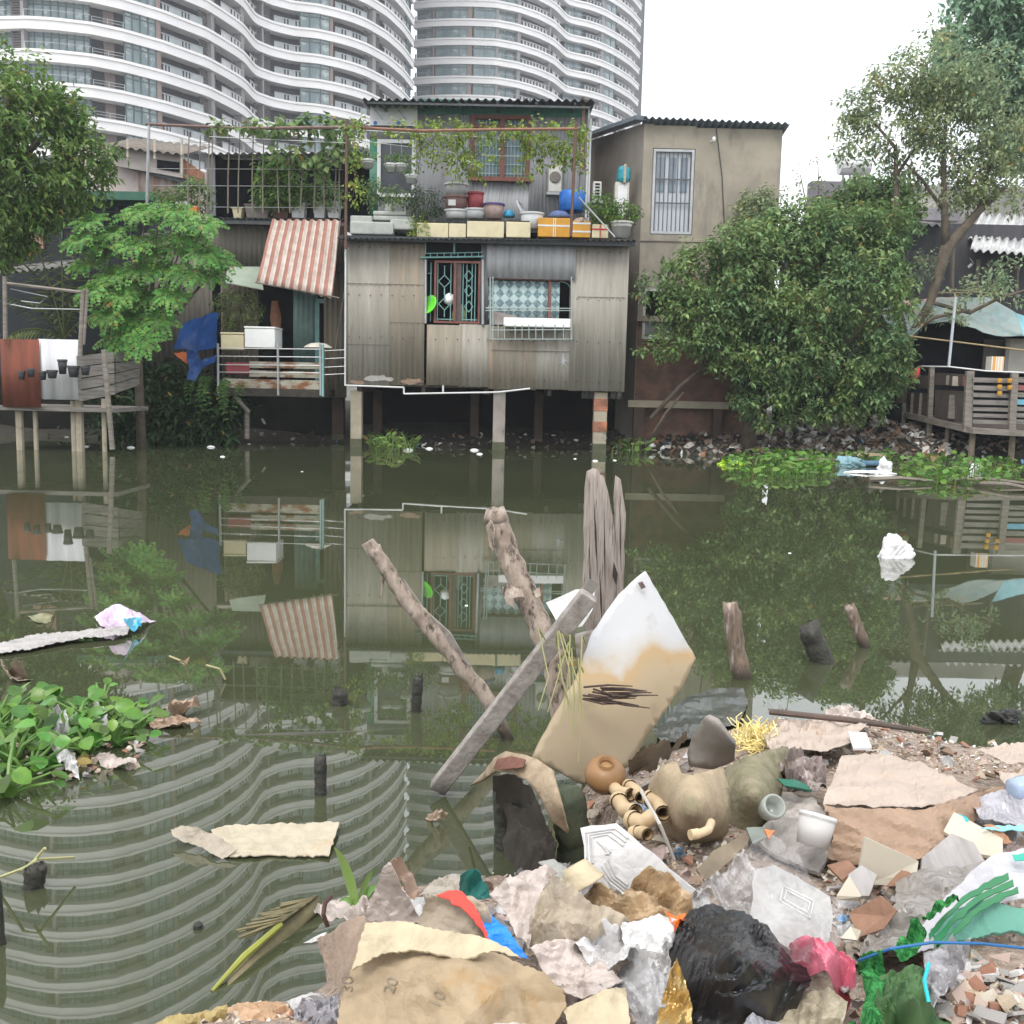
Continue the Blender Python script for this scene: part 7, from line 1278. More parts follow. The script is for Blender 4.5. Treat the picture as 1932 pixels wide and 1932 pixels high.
# ---------------------------------------------------------------- sheets of the pile, far to near
SH('cloth_sheet', [(1440, 1390, .2), (1480, 1362, .2), (1560, 1352, .18), (1640, 1368, .2), (1610, 1400, .26), (1560, 1420, .28), (1490, 1412, .3), (1455, 1418, .3)], p_top, 'pale tan cloth spread along the top edge of the pile', 'cloth', crum=.018, cs=7, step=12)
SH('net_bag', [(1555, 1338, .12), (1590, 1330, .14), (1640, 1345, .16), (1665, 1362, .16), (1610, 1368, .14), (1570, 1362, .12)], mat('grey_mesh', (0.5, 0.44, 0.4), (0.32, 0.27, 0.24), rough=.8, scale=26, t2=(.47, .53)), 'grey mesh bag lying behind the long pole', 'mesh bag', crum=.02, cs=9, step=8)
mb = MB(); mb.tube([atz(1453, 1343, .2), atz(1600, 1358, .24), atz(1752, 1380, .2)], [.014, .013, .01], 8, wob=.08); one(mb, 'pole', mat('dark_brown_pole', (0.13, 0.09, 0.075), (0.08, 0.06, 0.05), rough=.8), 'long thin dark pole along the top edge of the pile', 'pole')
SH('white_tile', [(1600, 1380, .28), (1634, 1382, .28), (1645, 1410, .28), (1610, 1412, .28)], p_white, 'small square white tile near the long pole', 'tile', crum=0, step=40, thick=.008)
SH('dusty_sheet', [(1588, 1428, .34), (1650, 1420, .34), (1740, 1440, .36), (1800, 1468, .38), (1845, 1492, .4), (1782, 1514, .42), (1700, 1526, .44), (1620, 1522, .44), (1553, 1514, .42), (1572, 1470, .38)], p_top, 'broad dusty pale sheet on the right of the pile, above the brown paper', 'sheet', crum=.009, cs=6, step=14)
SH('wrapping_paper', [(1553, 1514, .425), (1620, 1524, .44), (1700, 1528, .44), (1782, 1517, .42), (1850, 1494, .4), (1895, 1482, .38), (1890, 1505, .36), (1820, 1560, .37), (1770, 1600, .38), (1740, 1625, .37), (1690, 1640, .35), (1640, 1636, .35), (1562, 1622, .34), (1572, 1588, .38), (1562, 1550, .41)], p_brown, 'brown wrapping paper folded over the front of the dusty sheet', 'wrapping paper', crum=.022, cs=4.5, step=13)
SH('speckled_slab', [(1478, 1496, .34), (1530, 1500, .36), (1558, 1535, .38), (1566, 1605, .36), (1545, 1645, .33), (1450, 1600, .33), (1408, 1585, .3), (1462, 1540, .33)], mat('grey_speckled_panel', (0.3, 0.275, 0.255), (0.2, 0.18, 0.165), rough=.8, scale=20, c3=(0.4, 0.36, 0.32), s3=6, t3=(.55, .65)), 'grey speckled panel between the mossy jar and the white bucket', 'panel', crum=.01, cs=5, step=16, thick=.01)
SH('crushed_sack', [(1460, 1440, .34), (1500, 1418, .36), (1550, 1430, .4), (1560, 1470, .4), (1540, 1495, .38), (1490, 1480, .38)], mat('mauve_grey_sack', (0.36, 0.3, 0.28), (0.22, 0.18, 0.17), rough=.8, scale=14), 'mauve grey crushed sacking beside the dusty sheet', 'sacking', crum=.035, cs=10, step=9)
bk = thing('bucket', 'white plastic bucket lying on its side against the brown paper', 'bucket', G(1540, 1590, .02)); c = atz(1532, 1596, .42); mb = MB(); mb.smooth = True; r_ = 36 / FPX * c.y; mb.lathe(c, [(r_ * .1, 0), (r_ * .86, 0), (r_, r_ * 1.6), (r_ * .94, r_ * 1.6), (r_ * .8, .02), (.005, .02)], 26, ax=(.25, .35, .9)); mb.build('bucket_body', mat('grey_white_bucket', (0.5, 0.48, 0.46), (0.43, 0.41, 0.4), rough=.45), bk)
mb = MB(); mb.lathe(c + Vector((.25, .35, .9)).normalized() * r_ * 1.58, [(r_ * 1.0, -.006), (r_ * 1.06, 0), (r_ * 1.02, .008), (r_ * .93, .002)], 26, ax=(.25, .35, .9)); mb.build('rim', p_white, bk)
mb = MB(); mb.smooth = True; c = atz(1456, 1524, .42); r_ = 24 / FPX * c.y; mb.lathe(c, [(r_ * .85, -.03), (r_, 0), (r_, .02), (r_ * .8, .022), (r_ * .72, -.02), (.004, -.025)], 26, ax=(.2, -.75, .6)); one(mb, 'glass_jar', mat('milky_glass', (0.4, 0.42, 0.38), (0.3, 0.33, 0.3), rough=.15, alpha=.75), 'round milky glass jar mouth above the grey panel', 'glass jar')
for nm, pl, m, lab in (('green_strip', [(1465, 1468, .4), (1500, 1470, .42), (1525, 1482, .42), (1530, 1490, .42), (1480, 1482, .4)], mat('bottle_green_plastic', (0.02, 0.14, 0.09), rough=.5), 'dark green plastic strip above the glass jar'),
    ('orange_scrap', [(1442, 1564, .36), (1462, 1566, .36), (1450, 1582, .36)], mat('orange_scrap', (0.75, 0.3, 0.12), rough=.5), 'orange scrap left of the grey panel'), ('grey_scrap', [(1408, 1562, .34), (1440, 1560, .34), (1452, 1578, .33), (1420, 1592, .33)], mat('sage_grey_plastic', (0.24, 0.27, 0.24), rough=.5), 'sage grey plastic piece below the glass jar'),
    ('brown_plank', [(1315, 1640, .36), (1345, 1605, .38), (1410, 1572, .38), (1412, 1590, .36), (1360, 1640, .36), (1330, 1662, .34)], mat('greasy_brown_board', (0.24, 0.19, 0.12), (0.12, 0.09, 0.06), rough=.5), 'greasy brown board left of the clear plastic wrapped box')):
    SH(nm, pl, m, lab, nm.split('_')[1], crum=.006, step=10, thick=.008, sharp=False)
# ornamental ceiling panel
cp = thing('ceiling_panel', 'white moulded ceiling panel with raised ornament, propped by the mossy stump', 'ceiling panel', G(1200, 1640, .02))
SH('panel_sheet', [(1095, 1562, .52), (1163, 1553, .54), (1198, 1582, .52), (1312, 1680, .43), (1288, 1702, .4), (1200, 1690, .4), (1128, 1668, .42), (1108, 1620, .47)], paper('white_plaster', (0.72, 0.7, 0.69), .92, trans=0, rough=.6), None, None, crum=.0, step=20, par=cp, thick=.014)
mb = MB()
bpy.context.view_layer.update()
def onto(par_, prefix):
    bs_ = [o for o in par_.children if o.name.startswith(prefix)][0]; q0 = wpos(par_); return BVHTree.FromPolygons([v.co + q0 for v in bs_.data.vertices], [tuple(p.vertices) for p in bs_.data.polygons])
bv_ = onto(cp, 'panel_sheet')
def hit(bv, x, y, l=.002):
    d_ = ray(x, y).normalized(); h_ = bv.ray_cast(C, d_)[0]; return (h_ - d_ * l) if h_ is not None else atz(x, y, .5)
def zl_(x, y): f = (x - 1095) / 217; return .535 - .12 * f - .0006 * max(0, y - 1562 - (x - 1095) * .55)
def rel(pts, r_=.0028): mb.tube([hit(bv_, x, y) for x, y in pts], r_, 6)
for o_ in (0, 7, 14): rel([(1105 + o_, 1632 - o_ * .2), (1103 + o_, 1572 + o_ * .6), (1160 - o_, 1563 + o_ * .8), (1185 - o_ * .6, 1582 + o_)])
for k in range(5): rel([(1126 + k * 4, 1586 + k * 3), (1140 + k * 3, 1600 + k * 2), (1150 - k * 2, 1612)], .0028)
for k in range(4): rel([(1130 + k * 6, 1640 - k * 6), (1150 + k * 4, 1665 - k * 4), (1175 + k * 3, 1685 - k * 5)], .003)
mb.build('raised_ornament', paper('white_plaster_relief', (0.66, 0.64, 0.63), .92, trans=0), cp)
mb = MB(); mb.smooth = True; c = atz(1104, 1672, .5); mb.lathe(c, [(.05, 0), (.052, .004), (.046, .008), (.036, .035), (.03, .05), (.004, .052)], 22, ax=(-.5, .35, .8)); one(mb, 'paper_cup', p_kraft_l, 'upturned tan paper cup under the moulded ceiling panel', 'cup')
# left part of the pile
SH('kraft_strip', [(598, 1768, .26), (645, 1742, .34), (705, 1732, .4), (712, 1760, .42), (680, 1830, .38), (655, 1882, .3), (640, 1872, .28), (622, 1830, .26), (604, 1795, .24)], paper('pinkish_cardboard', (0.45, 0.33, 0.25), .8), 'pinkish brown cardboard flap at the left of the big kraft bag', 'cardboard', crum=.008, cs=5, step=12, thick=.005)
SH('white_spike', [(572, 1779, .2), (600, 1764, .26), (616, 1758, .28), (606, 1775, .26)], p_white, 'narrow white plastic tip pointing left at the water edge', 'plastic tip', crum=.002, step=8)
SH('peaked_sack', [(688, 1738, .4), (700, 1698, .46), (716, 1655, .54), (732, 1632, .58), (745, 1650, .56), (768, 1690, .5), (795, 1735, .44), (760, 1748, .42)], p_pink, 'pinkish white sack rising to a peak behind the big kraft bag', 'sack', crum=.014, cs=8, step=9)
SH('brown_rag', [(735, 1640, .56), (752, 1632, .56), (775, 1650, .5), (790, 1680, .46), (782, 1710, .44), (765, 1690, .47), (748, 1658, .52)], mat('brown_rag', (0.3, 0.2, 0.14), (0.42, 0.3, 0.24), rough=.8, scale=10), 'brown rag draped on the right of the peaked sack', 'rag', crum=.014, cs=10, step=8)
SH('beige_sack', [(785, 1742, .44), (812, 1700, .47), (850, 1682, .5), (890, 1690, .5), (915, 1712, .5), (935, 1760, .48), (945, 1800, .44), (880, 1790, .44)], p_beige, 'beige sack sheet with sharp folds behind the big kraft bag', 'sack', crum=.02, cs=7, step=9)
SH('grey_rag', [(790, 1690, .42), (810, 1665, .42), (860, 1652, .42), (890, 1656, .42), (860, 1690, .46), (812, 1715, .45)], mat('stone_grey_rag', (0.38, 0.34, 0.29), (0.27, 0.24, 0.2), rough=.9), 'stone grey rag behind the red cloth', 'rag', crum=.015, cs=9, step=9)
SH('red_cloth', [(824, 1690, .5), (845, 1682, .51), (872, 1684, .51), (890, 1704, .51), (912, 1742, .5), (928, 1782, .48), (905, 1750, .5), (870, 1712, .51)], mat('bright_red_cloth', (0.68, 0.06, 0.04), (0.55, 0.04, 0.03), rough=.6), 'bright red cloth edge beside the blue one', 'cloth', crum=.004, cs=8, step=8)
SH('blue_cloth', [(900, 1720, .5), (925, 1722, .5), (950, 1745, .5), (975, 1776, .5), (998, 1808, .48), (962, 1800, .48), (922, 1786, .48)], mat('bright_blue_plastic', (0.01, 0.22, 0.75), (0.01, 0.17, 0.6), rough=.4), 'bright blue plastic strip running down from the red cloth', 'plastic strip', crum=.008, cs=9, step=8)
SH('teal_cloth', [(866, 1668, .46), (868, 1648, .5), (885, 1638, .52), (905, 1645, .52), (918, 1672, .49), (926, 1695, .47), (900, 1702, .46), (880, 1690, .45)], mat('teal_flowered_cloth', (0.01, 0.13, 0.11), (0.01, 0.1, 0.09), rough=.6, scale=5, c3=(0.6, 0.55, 0.55), s3=26, t3=(.66, .7)), 'teal cloth with pale flowers behind the red cloth', 'cloth', crum=.014, cs=9, step=8)
SH('white_papers', [(922, 1690, .44), (950, 1662, .47), (985, 1642, .5), (1030, 1640, .5), (1052, 1650, .48), (1025, 1680, .47), (1012, 1720, .46), (998, 1790, .44), (975, 1760, .44), (948, 1712, .44)], p_pink, 'pinkish white papers in the middle between teal cloth and tan bag', 'papers', crum=.018, cs=6, step=10)
SH('striped_card', [(1015, 1632, .4), (1045, 1622, .42), (1080, 1640, .42), (1100, 1660, .42), (1060, 1660, .42)], paper('card_with_teal_edge', (0.5, 0.5, 0.45), .7), 'small pale card lying below the stump', 'card', crum=.006, step=10)
SH('crumpled_bag', [(990, 1795, .44), (1000, 1730, .48), (1022, 1680, .52), (1045, 1655, .54), (1080, 1678, .54), (1130, 1705, .52), (1175, 1728, .5), (1192, 1745, .48), (1130, 1768, .47), (1085, 1790, .46), (1040, 1770, .47)], p_beige, 'crumpled beige bag in the centre of the pile', 'bag', crum=.028, cs=7, step=10)
SH('tan_bag', [(1098, 1690, .46), (1130, 1668, .48), (1165, 1690, .48), (1195, 1652, .5), (1235, 1640, .5), (1270, 1672, .48), (1300, 1700, .46), (1318, 1742, .44), (1250, 1765, .44), (1195, 1760, .45), (1140, 1738, .46)], p_tan, 'tan crumpled paper bag under the moulded ceiling panel', 'paper bag', crum=.024, cs=7, step=10)
SH('white_plastic', [(1170, 1760, .46), (1215, 1742, .47), (1262, 1738, .47), (1285, 1760, .46), (1272, 1820, .44), (1250, 1870, .43), (1215, 1850, .44), (1180, 1800, .45)], p_white, 'bright white plastic left of the black bag', 'plastic', crum=.018, cs=9, step=9)
SH('orange_bag', [(1256, 1722, .48), (1268, 1722, .48), (1282, 1730, .49), (1300, 1722, .48), (1290, 1745, .5), (1272, 1765, .49), (1270, 1745, .49)], mat('vivid_orange_plastic', (0.85, 0.16, 0.02), (0.75, 0.13, 0.02), rough=.4), 'vivid orange plastic scrap peeking left of the black bag', 'plastic scrap', crum=.01, cs=12, step=6)
SH('white_sheet', [(1080, 1790, .45), (1095, 1765, .47), (1140, 1752, .47), (1195, 1768, .46), (1205, 1800, .45), (1180, 1830, .45), (1120, 1830, .45)], p_white, 'white crumpled sheet below the crumpled beige bag', 'sheet', crum=.022, cs=8, step=9)
SH('wrinkled_paper', [(998, 1812, .44), (1030, 1790, .46), (1085, 1775, .46), (1130, 1800, .46), (1175, 1850, .45), (1130, 1880, .44), (1080, 1870, .44), (1030, 1850, .43)], p_pink, 'wrinkled pinkish paper right of the bright blue strip', 'paper', crum=.02, cs=7, step=9)
SH('silver_sheet', [(1130, 1865, .43), (1180, 1815, .45), (1225, 1820, .46), (1262, 1858, .45), (1255, 1930, .43), (1235, 1990, .42), (1180, 1990, .4), (1175, 1920, .42)], p_silver, 'silver grey crumpled sheet beside the gold foil', 'sheet', crum=.018, cs=8, step=9)
SH('gold_foil', [(1232, 1990, .44), (1245, 1890, .48), (1262, 1840, .52), (1277, 1812, .54), (1292, 1840, .52), (1305, 1880, .5), (1306, 1990, .44)], mat('gold_foil', (0.6, 0.42, 0.16), (0.35, 0.24, 0.1), rough=.3, metal=.75, scale=12, c3=(0.85, 0.75, 0.5), s3=9, t3=(.62, .7)), 'pointed gold foil wrapper at the bottom left of the black bag', 'foil', crum=.014, cs=9, step=8)
kb = thing('kraft_bag', 'big flattened kraft paper bag with printed numbers at the bottom of the picture', 'paper bag', G(820, 1880, .02))
SH('bag_sheet', [(700, 1768, .45), (760, 1768, .47), (830, 1775, .5), (900, 1785, .52), (960, 1800, .52), (1020, 1832, .5), (1062, 1868, .47), (1068, 1900, .44), (1040, 1945, .42), (1020, 2010, .4), (640, 2010, .34), (636, 1930, .36), (650, 1860, .38), (668, 1805, .42)], p_kraft, None, None, crum=.02, cs=3.4, step=13, par=kb, ctrl=[(850, 1860, .52), (740, 1880, .44), (930, 1900, .49)], thick=.004)
SH('bag_fold', [(690, 1742, .49), (760, 1744, .5), (830, 1752, .53), (905, 1766, .55), (960, 1790, .55), (985, 1806, .54), (930, 1795, .54), (880, 1808, .53), (830, 1800, .52), (780, 1792, .5), (720, 1800, .47), (664, 1830, .43)], p_kraft_l, None, None, crum=.006, cs=5, step=11, par=kb, thick=.004)
def text_on(s, pts, m, par, size):
    (x0, y0), (x1, y1) = pts; cu = bpy.data.curves.new('number', 'FONT'); cu.body = s; cu.size = size; cu.extrude = .0006; cu.align_x = 'CENTER'; o = bpy.data.objects.new('tmp', cu); S.collection.objects.link(o)
    dg = bpy.context.evaluated_depsgraph_get(); me = bpy.data.meshes.new_from_object(o.evaluated_get(dg)); bpy.data.objects.remove(o)
    a, b = atz(x0, y0, .5), atz(x1, y1, .5); z_ = Vector((0, -.55, .84)).normalized(); u = (b - a); u = (u - z_ * u.dot(z_)).normalized(); v = z_.cross(u); c = None
    dirn = ray((x0 + x1) / 2, (y0 + y1) / 2).normalized(); c = bvh.ray_cast(C, dirn)[0]
    if c is None: c = a
    for vv in me.vertices: 
        q = c + u * vv.co.x + v * (vv.co.y - size * .35) + z_ * .01; h = bvh.ray_cast(C, (q - C).normalized())[0]
        q = (h + (C - h).normalized() * (.0035 + vv.co.z)) if h is not None else q; vv.co = q - wpos(par)
    me.materials.append(m); o2 = bpy.data.objects.new('printed_number', me); S.collection.objects.link(o2); o2.parent = par; return o2
bs = [o for o in kb.children if o.name.startswith('bag_sheet')][0]; o0 = wpos(kb); bvh = BVHTree.FromPolygons([v.co + o0 for v in bs.data.vertices], [tuple(p.vertices) for p in bs.data.polygons])
m_ink = mat('faded_grey_ink', (0.2, 0.17, 0.13), (0.27, 0.22, 0.16), rough=.8, scale=60)
text_on('30', ((655, 1862), (664, 1812)), m_ink, kb, .031); text_on('20', ((722, 1888), (752, 1838)), m_ink, kb, .031); text_on('10', ((806, 1912), (842, 1866)), m_ink, kb, .031)
SH('kraft_sheet', [(1062, 1900, .44), (1105, 1882, .46), (1160, 1862, .47), (1180, 1856, .47), (1186, 1900, .46), (1195, 1990, .42), (1080, 1990, .41), (1070, 1930, .42)], p_kraft_l, 'tan sheet of bag paper between the big kraft bag and the silver sheet', 'paper', crum=.014, cs=5, step=10)
SH('front_paper', [(880, 2000, .42), (905, 1950, .46), (960, 1932, .47), (1040, 1925, .47), (1100, 1945, .46), (1120, 2000, .44)], p_pink, 'pale paper cut by the bottom edge below the big kraft bag', 'paper', crum=.016, cs=6, step=10)
SH('grey_plastic', [(555, 1905, .1), (572, 1885, .14), (600, 1880, .16), (635, 1882, .18), (640, 1925, .2), (632, 1990, .2), (570, 1990, .14), (548, 1940, .1)], paper('lilac_grey_plastic', (0.5, 0.48, 0.52), .6, rough=.3), 'lilac grey plastic bag left of the big kraft bag', 'plastic bag', crum=.03, cs=9, step=8)
SH('peach_cloth', [(395, 1925, .02), (430, 1898, .04), (480, 1885, .06), (525, 1892, .07), (548, 1900, .08), (545, 1950, .1), (500, 1990, .1), (400, 1990, .06)], mat('peach_sludge', (0.5, 0.33, 0.2), (0.35, 0.22, 0.13), rough=.7, scale=8), 'peach and brown sodden cloth at the bottom left of the pile', 'cloth', crum=.022, cs=7, step=9)
SH('mustard_paper', [(270, 1940, .0), (330, 1915, .02), (390, 1902, .04), (430, 1905, .05), (420, 1960, .06), (300, 1990, .04)], mat('mustard_paper', (0.38, 0.3, 0.12), (0.3, 0.22, 0.1), rough=.7, scale=8), 'mustard coloured wet paper at the lowest left corner of the pile', 'paper', crum=.014, cs=7, step=10)
# black bag, pink bag, wrapped box
m_blk = mat('glossy_black_plastic', (0.008, 0.008, 0.009), (0.014, 0.014, 0.015), rough=.34, spec=.5)
SH('rubbish_bag', [(1300, 1722, .5), (1345, 1706, .52), (1405, 1718, .52), (1445, 1752, .5), (1480, 1788, .48), (1522, 1826, .44), (1530, 1862, .42), (1500, 1910, .4), (1440, 1960, .4), (1380, 1990, .4), (1320, 1980, .4), (1298, 1900, .42), (1268, 1830, .44), (1262, 1790, .46), (1280, 1750, .48)], m_blk, 'shiny black rubbish bag at the bottom centre of the picture', 'rubbish bag', crum=.015, cs=7, step=7, ctrl=[(1380, 1800, .58), (1420, 1870, .52)], thick=.003)
SH('pink_bag', [(1455, 1778, .44), (1500, 1768, .46), (1545, 1788, .46), (1590, 1808, .44), (1612, 1830, .42), (1614, 1865, .4), (1600, 1892, .39), (1555, 1882, .4), (1525, 1850, .42), (1490, 1815, .43)], mat('pink_plastic', (0.78, 0.22, 0.3), (0.65, 0.16, 0.24), rough=.35, trans=.25, scale=6), 'torn pink plastic bag right of the black rubbish bag', 'plastic bag', crum=.03, cs=8, step=8)
wb_ = thing('wrapped_box', 'flat white plastic box under clear wrapping right of the moulded panel', 'box', G(1490, 1740, .02))
SH('box_lid', [(1425, 1640, .5), (1462, 1632, .52), (1566, 1692, .46), (1572, 1730, .44), (1555, 1808, .4), (1490, 1792, .42), (1412, 1742, .44)], paper('smoke_white_plastic', (0.56, 0.54, 0.52), .93, trans=0, rough=.4), None, None, crum=.0, step=24, par=wb_, thick=.03)
mb = MB(); 
bv2_ = onto(wb_, 'box_lid')
def zb2(x, y): return .56 - .12 * (x - 1412) / 160 - .0006 * (y - 1632) 
for lp_ in ([(1472, 1700), (1478, 1672), (1535, 1700), (1528, 1732), (1472, 1700)], [(1480, 1698), (1484, 1680), (1528, 1703), (1523, 1722), (1480, 1698)]): mb.tube([hit(bv2_, x, y) for x, y in lp_], .0028, 6)
mb.build('raised_frame', p_white, wb_)
m_clear = mat('clear_plastic_film', (0.8, 0.8, 0.82), (0.5, 0.5, 0.52), rough=.08, alpha=.11, scale=30, spec=1, crease=16, cdist=.012)
SH('clear_film', [(1308, 1700, .44), (1335, 1665, .48), (1380, 1622, .52), (1425, 1592, .56), (1452, 1592, .57), (1500, 1608, .56), (1560, 1650, .52), (1590, 1700, .48), (1588, 1760, .46), (1570, 1830, .44), (1500, 1815, .46), (1440, 1775, .48), (1360, 1712, .48)], m_clear, 'clear plastic film draped over the flat white box', 'plastic film', crum=.035, cs=7, step=9, thick=.002)
SH('clear_bag', [(1310, 1702, .43), (1350, 1650, .45), (1400, 1612, .46), (1425, 1640, .47), (1412, 1740, .44), (1370, 1716, .43)], mat('cloudy_plastic', (0.6, 0.58, 0.56), (0.4, 0.37, 0.35), rough=.2, scale=30, alpha=.5, crease=18), 'cloudy crinkled plastic at the left of the flat white box', 'plastic', crum=.035, cs=11, step=7)
SH('cream_sheet', [(1440, 1932, .4), (1480, 1890, .42), (1520, 1868, .43), (1560, 1872, .43), (1600, 1890, .42), (1590, 1940, .42), (1560, 2000, .4), (1440, 2000, .39)], paper('cream_paper', (0.6, 0.52, 0.38), .8), 'cream crumpled paper at the bottom between black bag and green sack', 'paper', crum=.018, cs=7, step=9)
SH('milky_film', [(1390, 1960, .42), (1420, 1925, .44), (1470, 1918, .44), (1500, 1940, .43), (1490, 2000, .42), (1400, 2000, .41)], paper('lilac_film', (0.55, 0.55, 0.6), .8, rough=.2), 'lilac white film at the foot of the black rubbish bag', 'plastic film', crum=.018, cs=9, step=9)
# tiles and big shards
m_tile = mat('cream_tile_face', (0.5, 0.45, 0.36), (0.44, 0.39, 0.31), rough=.35, scale=4); m_tback = mat('red_brown_tile_back', (0.3, 0.17, 0.11), (0.2, 0.11, 0.075), rough=.85, scale=12, bump=.3); m_tgrey = mat('grey_wood_tile', (0.34, 0.32, 0.31), (0.24, 0.22, 0.21), rough=.6, scale=4, stretch=(8, 1, 1))
for k, (pl, m, lab) in enumerate((([(1632, 1580, .5), (1733, 1625, .44), (1728, 1662, .4), (1722, 1672, .38), (1620, 1668, .38), (1622, 1640, .42)], m_tile, 'largest upright cream tile in front of the brown wrapping paper'), ([(1800, 1532, .42), (1892, 1582, .4), (1892, 1618, .38), (1852, 1612, .38), (1780, 1568, .4)], m_tile, 'cream tile right of the brown wrapping paper'),
    ([(1740, 1618, .4), (1795, 1572, .42), (1838, 1590, .41), (1858, 1625, .39), (1790, 1650, .37), (1738, 1648, .37)], m_tgrey, 'grey wood grained tile between the two cream tiles'), ([(1600, 1722, .4), (1660, 1690, .46), (1692, 1718, .44), (1668, 1752, .4), (1620, 1768, .38)], m_tback, 'dark brown broken tile standing right of the flat white box'),
    ([(1578, 1690, .42), (1602, 1652, .46), (1622, 1692, .44), (1620, 1700, .42), (1580, 1698, .41)], m_tile, 'triangular cream tile shard right of the flat white box'), ([(1600, 1650, .44), (1625, 1632, .45), (1655, 1650, .44), (1640, 1690, .42), (1618, 1690, .42)], m_tgrey, 'grey shard behind the triangular cream shard'),
    ([(1585, 1770, .4), (1605, 1748, .42), (1625, 1756, .42), (1618, 1774, .4)], m_tile, 'small cream shard below the dark brown tile'), ([(1560, 1632, .38), (1600, 1622, .4), (1618, 1640, .4), (1588, 1660, .38)], m_tback, 'brown shard below the brown wrapping paper'), ([(1672, 1672, .38), (1700, 1640, .42), (1720, 1640, .42), (1722, 1672, .39)], m_tback, 'small red brown shard leaning on the largest cream tile'),
    ([(1735, 1672, .38), (1770, 1640, .42), (1788, 1650, .42), (1775, 1672, .38)], m_tback, 'red brown shard right of the largest cream tile'))):
    SH('tile', pl, m, lab, 'tile', crum=0, step=60, thick=.01, group='broken tiles in the pile')
SH('grey_sheeting', [(1690, 1650, .4), (1760, 1640, .42), (1860, 1630, .42), (1850, 1660, .42), (1790, 1710, .42), (1740, 1760, .41), (1690, 1800, .4), (1620, 1800, .38), (1640, 1760, .39), (1690, 1710, .41)], paper('smoky_grey_film', (0.4, 0.37, 0.34), .8, rough=.25), 'smoky grey plastic sheeting left of the white woven sack', 'sheeting', crum=.018, cs=5, step=12)
ws_ = thing('woven_sack', 'white woven sack printed with green bands at the right edge', 'sack', G(1850, 1680, .03))
ws_poly = [(1740, 1745, .43), (1790, 1690, .46), (1830, 1640, .48), (1880, 1615, .48), (1940, 1600, .48), (2010, 1590, .47), (2010, 1690, .46), (1930, 1700, .46), (1860, 1705, .46), (1800, 1740, .45), (1760, 1790, .42), (1700, 1800, .4)]
SH('sack_sheet', ws_poly, mat('white_weave', (0.45, 0.44, 0.46), (0.38, 0.37, 0.4), rough=.5, scale=20, c3=(0.4, 0.4, 0.5), s3=12, t3=(.64, .7)), None, None, crum=.01, cs=4, step=12, par=ws_)
m_gb = mat('green_print', (0.02, 0.17, 0.06), (0.015, 0.13, 0.05), rough=.5)
for k in range(3):
    ox, oy = k * 9, k * 13; ctr = [(1752, 1768), (1778, 1735), (1815, 1698), (1855, 1672), (1902, 1652)]; up_ = [(x + ox, y + oy - 6, .505) for x, y in ctr]; lo_ = [(x + ox + 2, y + oy + 6, .505) for x, y in reversed(ctr)]
    SH('green_band', up_ + lo_, m_gb, None, None, crum=0, step=12, par=ws_, thick=.002)
SH('green_print_patch', [(1910, 1612, .505), (1935, 1608, .505), (1935, 1622, .505), (1915, 1624, .505)], mat('teal_print', (0.03, 0.4, 0.3), rough=.5), None, None, crum=0, step=12, par=ws_, thick=.002)
SH('green_slab', [(1758, 1748, .46), (1800, 1718, .48), (1870, 1705, .48), (2010, 1715, .48), (2010, 1750, .46), (1900, 1755, .46), (1820, 1772, .45), (1770, 1776, .44)], mat('sea_green_fabric', (0.11, 0.29, 0.22), (0.08, 0.22, 0.17), rough=.7, scale=5, c3=(0.35, 0.25, 0.18), s3=6, t3=(.6, .7)), 'sea green fabric slab frayed along its edge at the right', 'fabric', crum=.012, cs=5, step=11, thick=.008)
gs = thing('green_sack', 'dark green gathered sack at the bottom right with a turquoise band', 'sack', G(1710, 1900, .02))
SH('sack_sheet', [(1660, 1850, .46), (1685, 1822, .5), (1720, 1810, .52), (1755, 1820, .5), (1768, 1860, .47), (1800, 1930, .44), (1800, 2000, .42), (1660, 2000, .4), (1648, 1920, .42)], mat('dark_green_cloth', (0.07, 0.15, 0.05), (0.04, 0.09, 0.035), rough=.7, scale=4, stretch=(5, 5, 1), c3=(0.22, 0.06, 0.05), s3=2, t3=(.6, .66)), None, None, crum=.02, cs=6, step=9, par=gs, ctrl=[(1715, 1870, .56)])
mb = MB(); mb.tube([atz(1752, 1818, .54), atz(1744, 1850, .56), atz(1752, 1890, .53)], .0035, 6); mb.build('turquoise_band', mat('turquoise_band', (0.02, 0.5, 0.55), rough=.5), gs)
SH('silver_plastic', [(1742, 1800, .5), (1790, 1785, .52), (1830, 1792, .5), (1815, 1840, .5), (1790, 1870, .5), (1760, 1905, .5), (1750, 1870, .52), (1745, 1830, .53)], paper('silver_film', (0.6, 0.58, 0.6), .7, rough=.2), 'silvery film hanging over the right of the dark green sack', 'plastic film', crum=.022, cs=9, step=8)
mb = MB(); mb.tube([atz(1620, 1812, .48), atz(1680, 1790, .54), atz(1760, 1778, .56), atz(1850, 1780, .56), atz(1960, 1792, .54)], .003, 6); one(mb, 'blue_rope', mat('blue_rope', (0.02, 0.13, 0.33), rough=.6), 'blue rope arching above the dark green sack', 'rope')
m_net = mat('vivid_green_net', (0.06, 0.27, 0.08), (0.025, 0.13, 0.04), rough=.95, spec=.1, scale=60, t2=(.42, .58), crease=30)
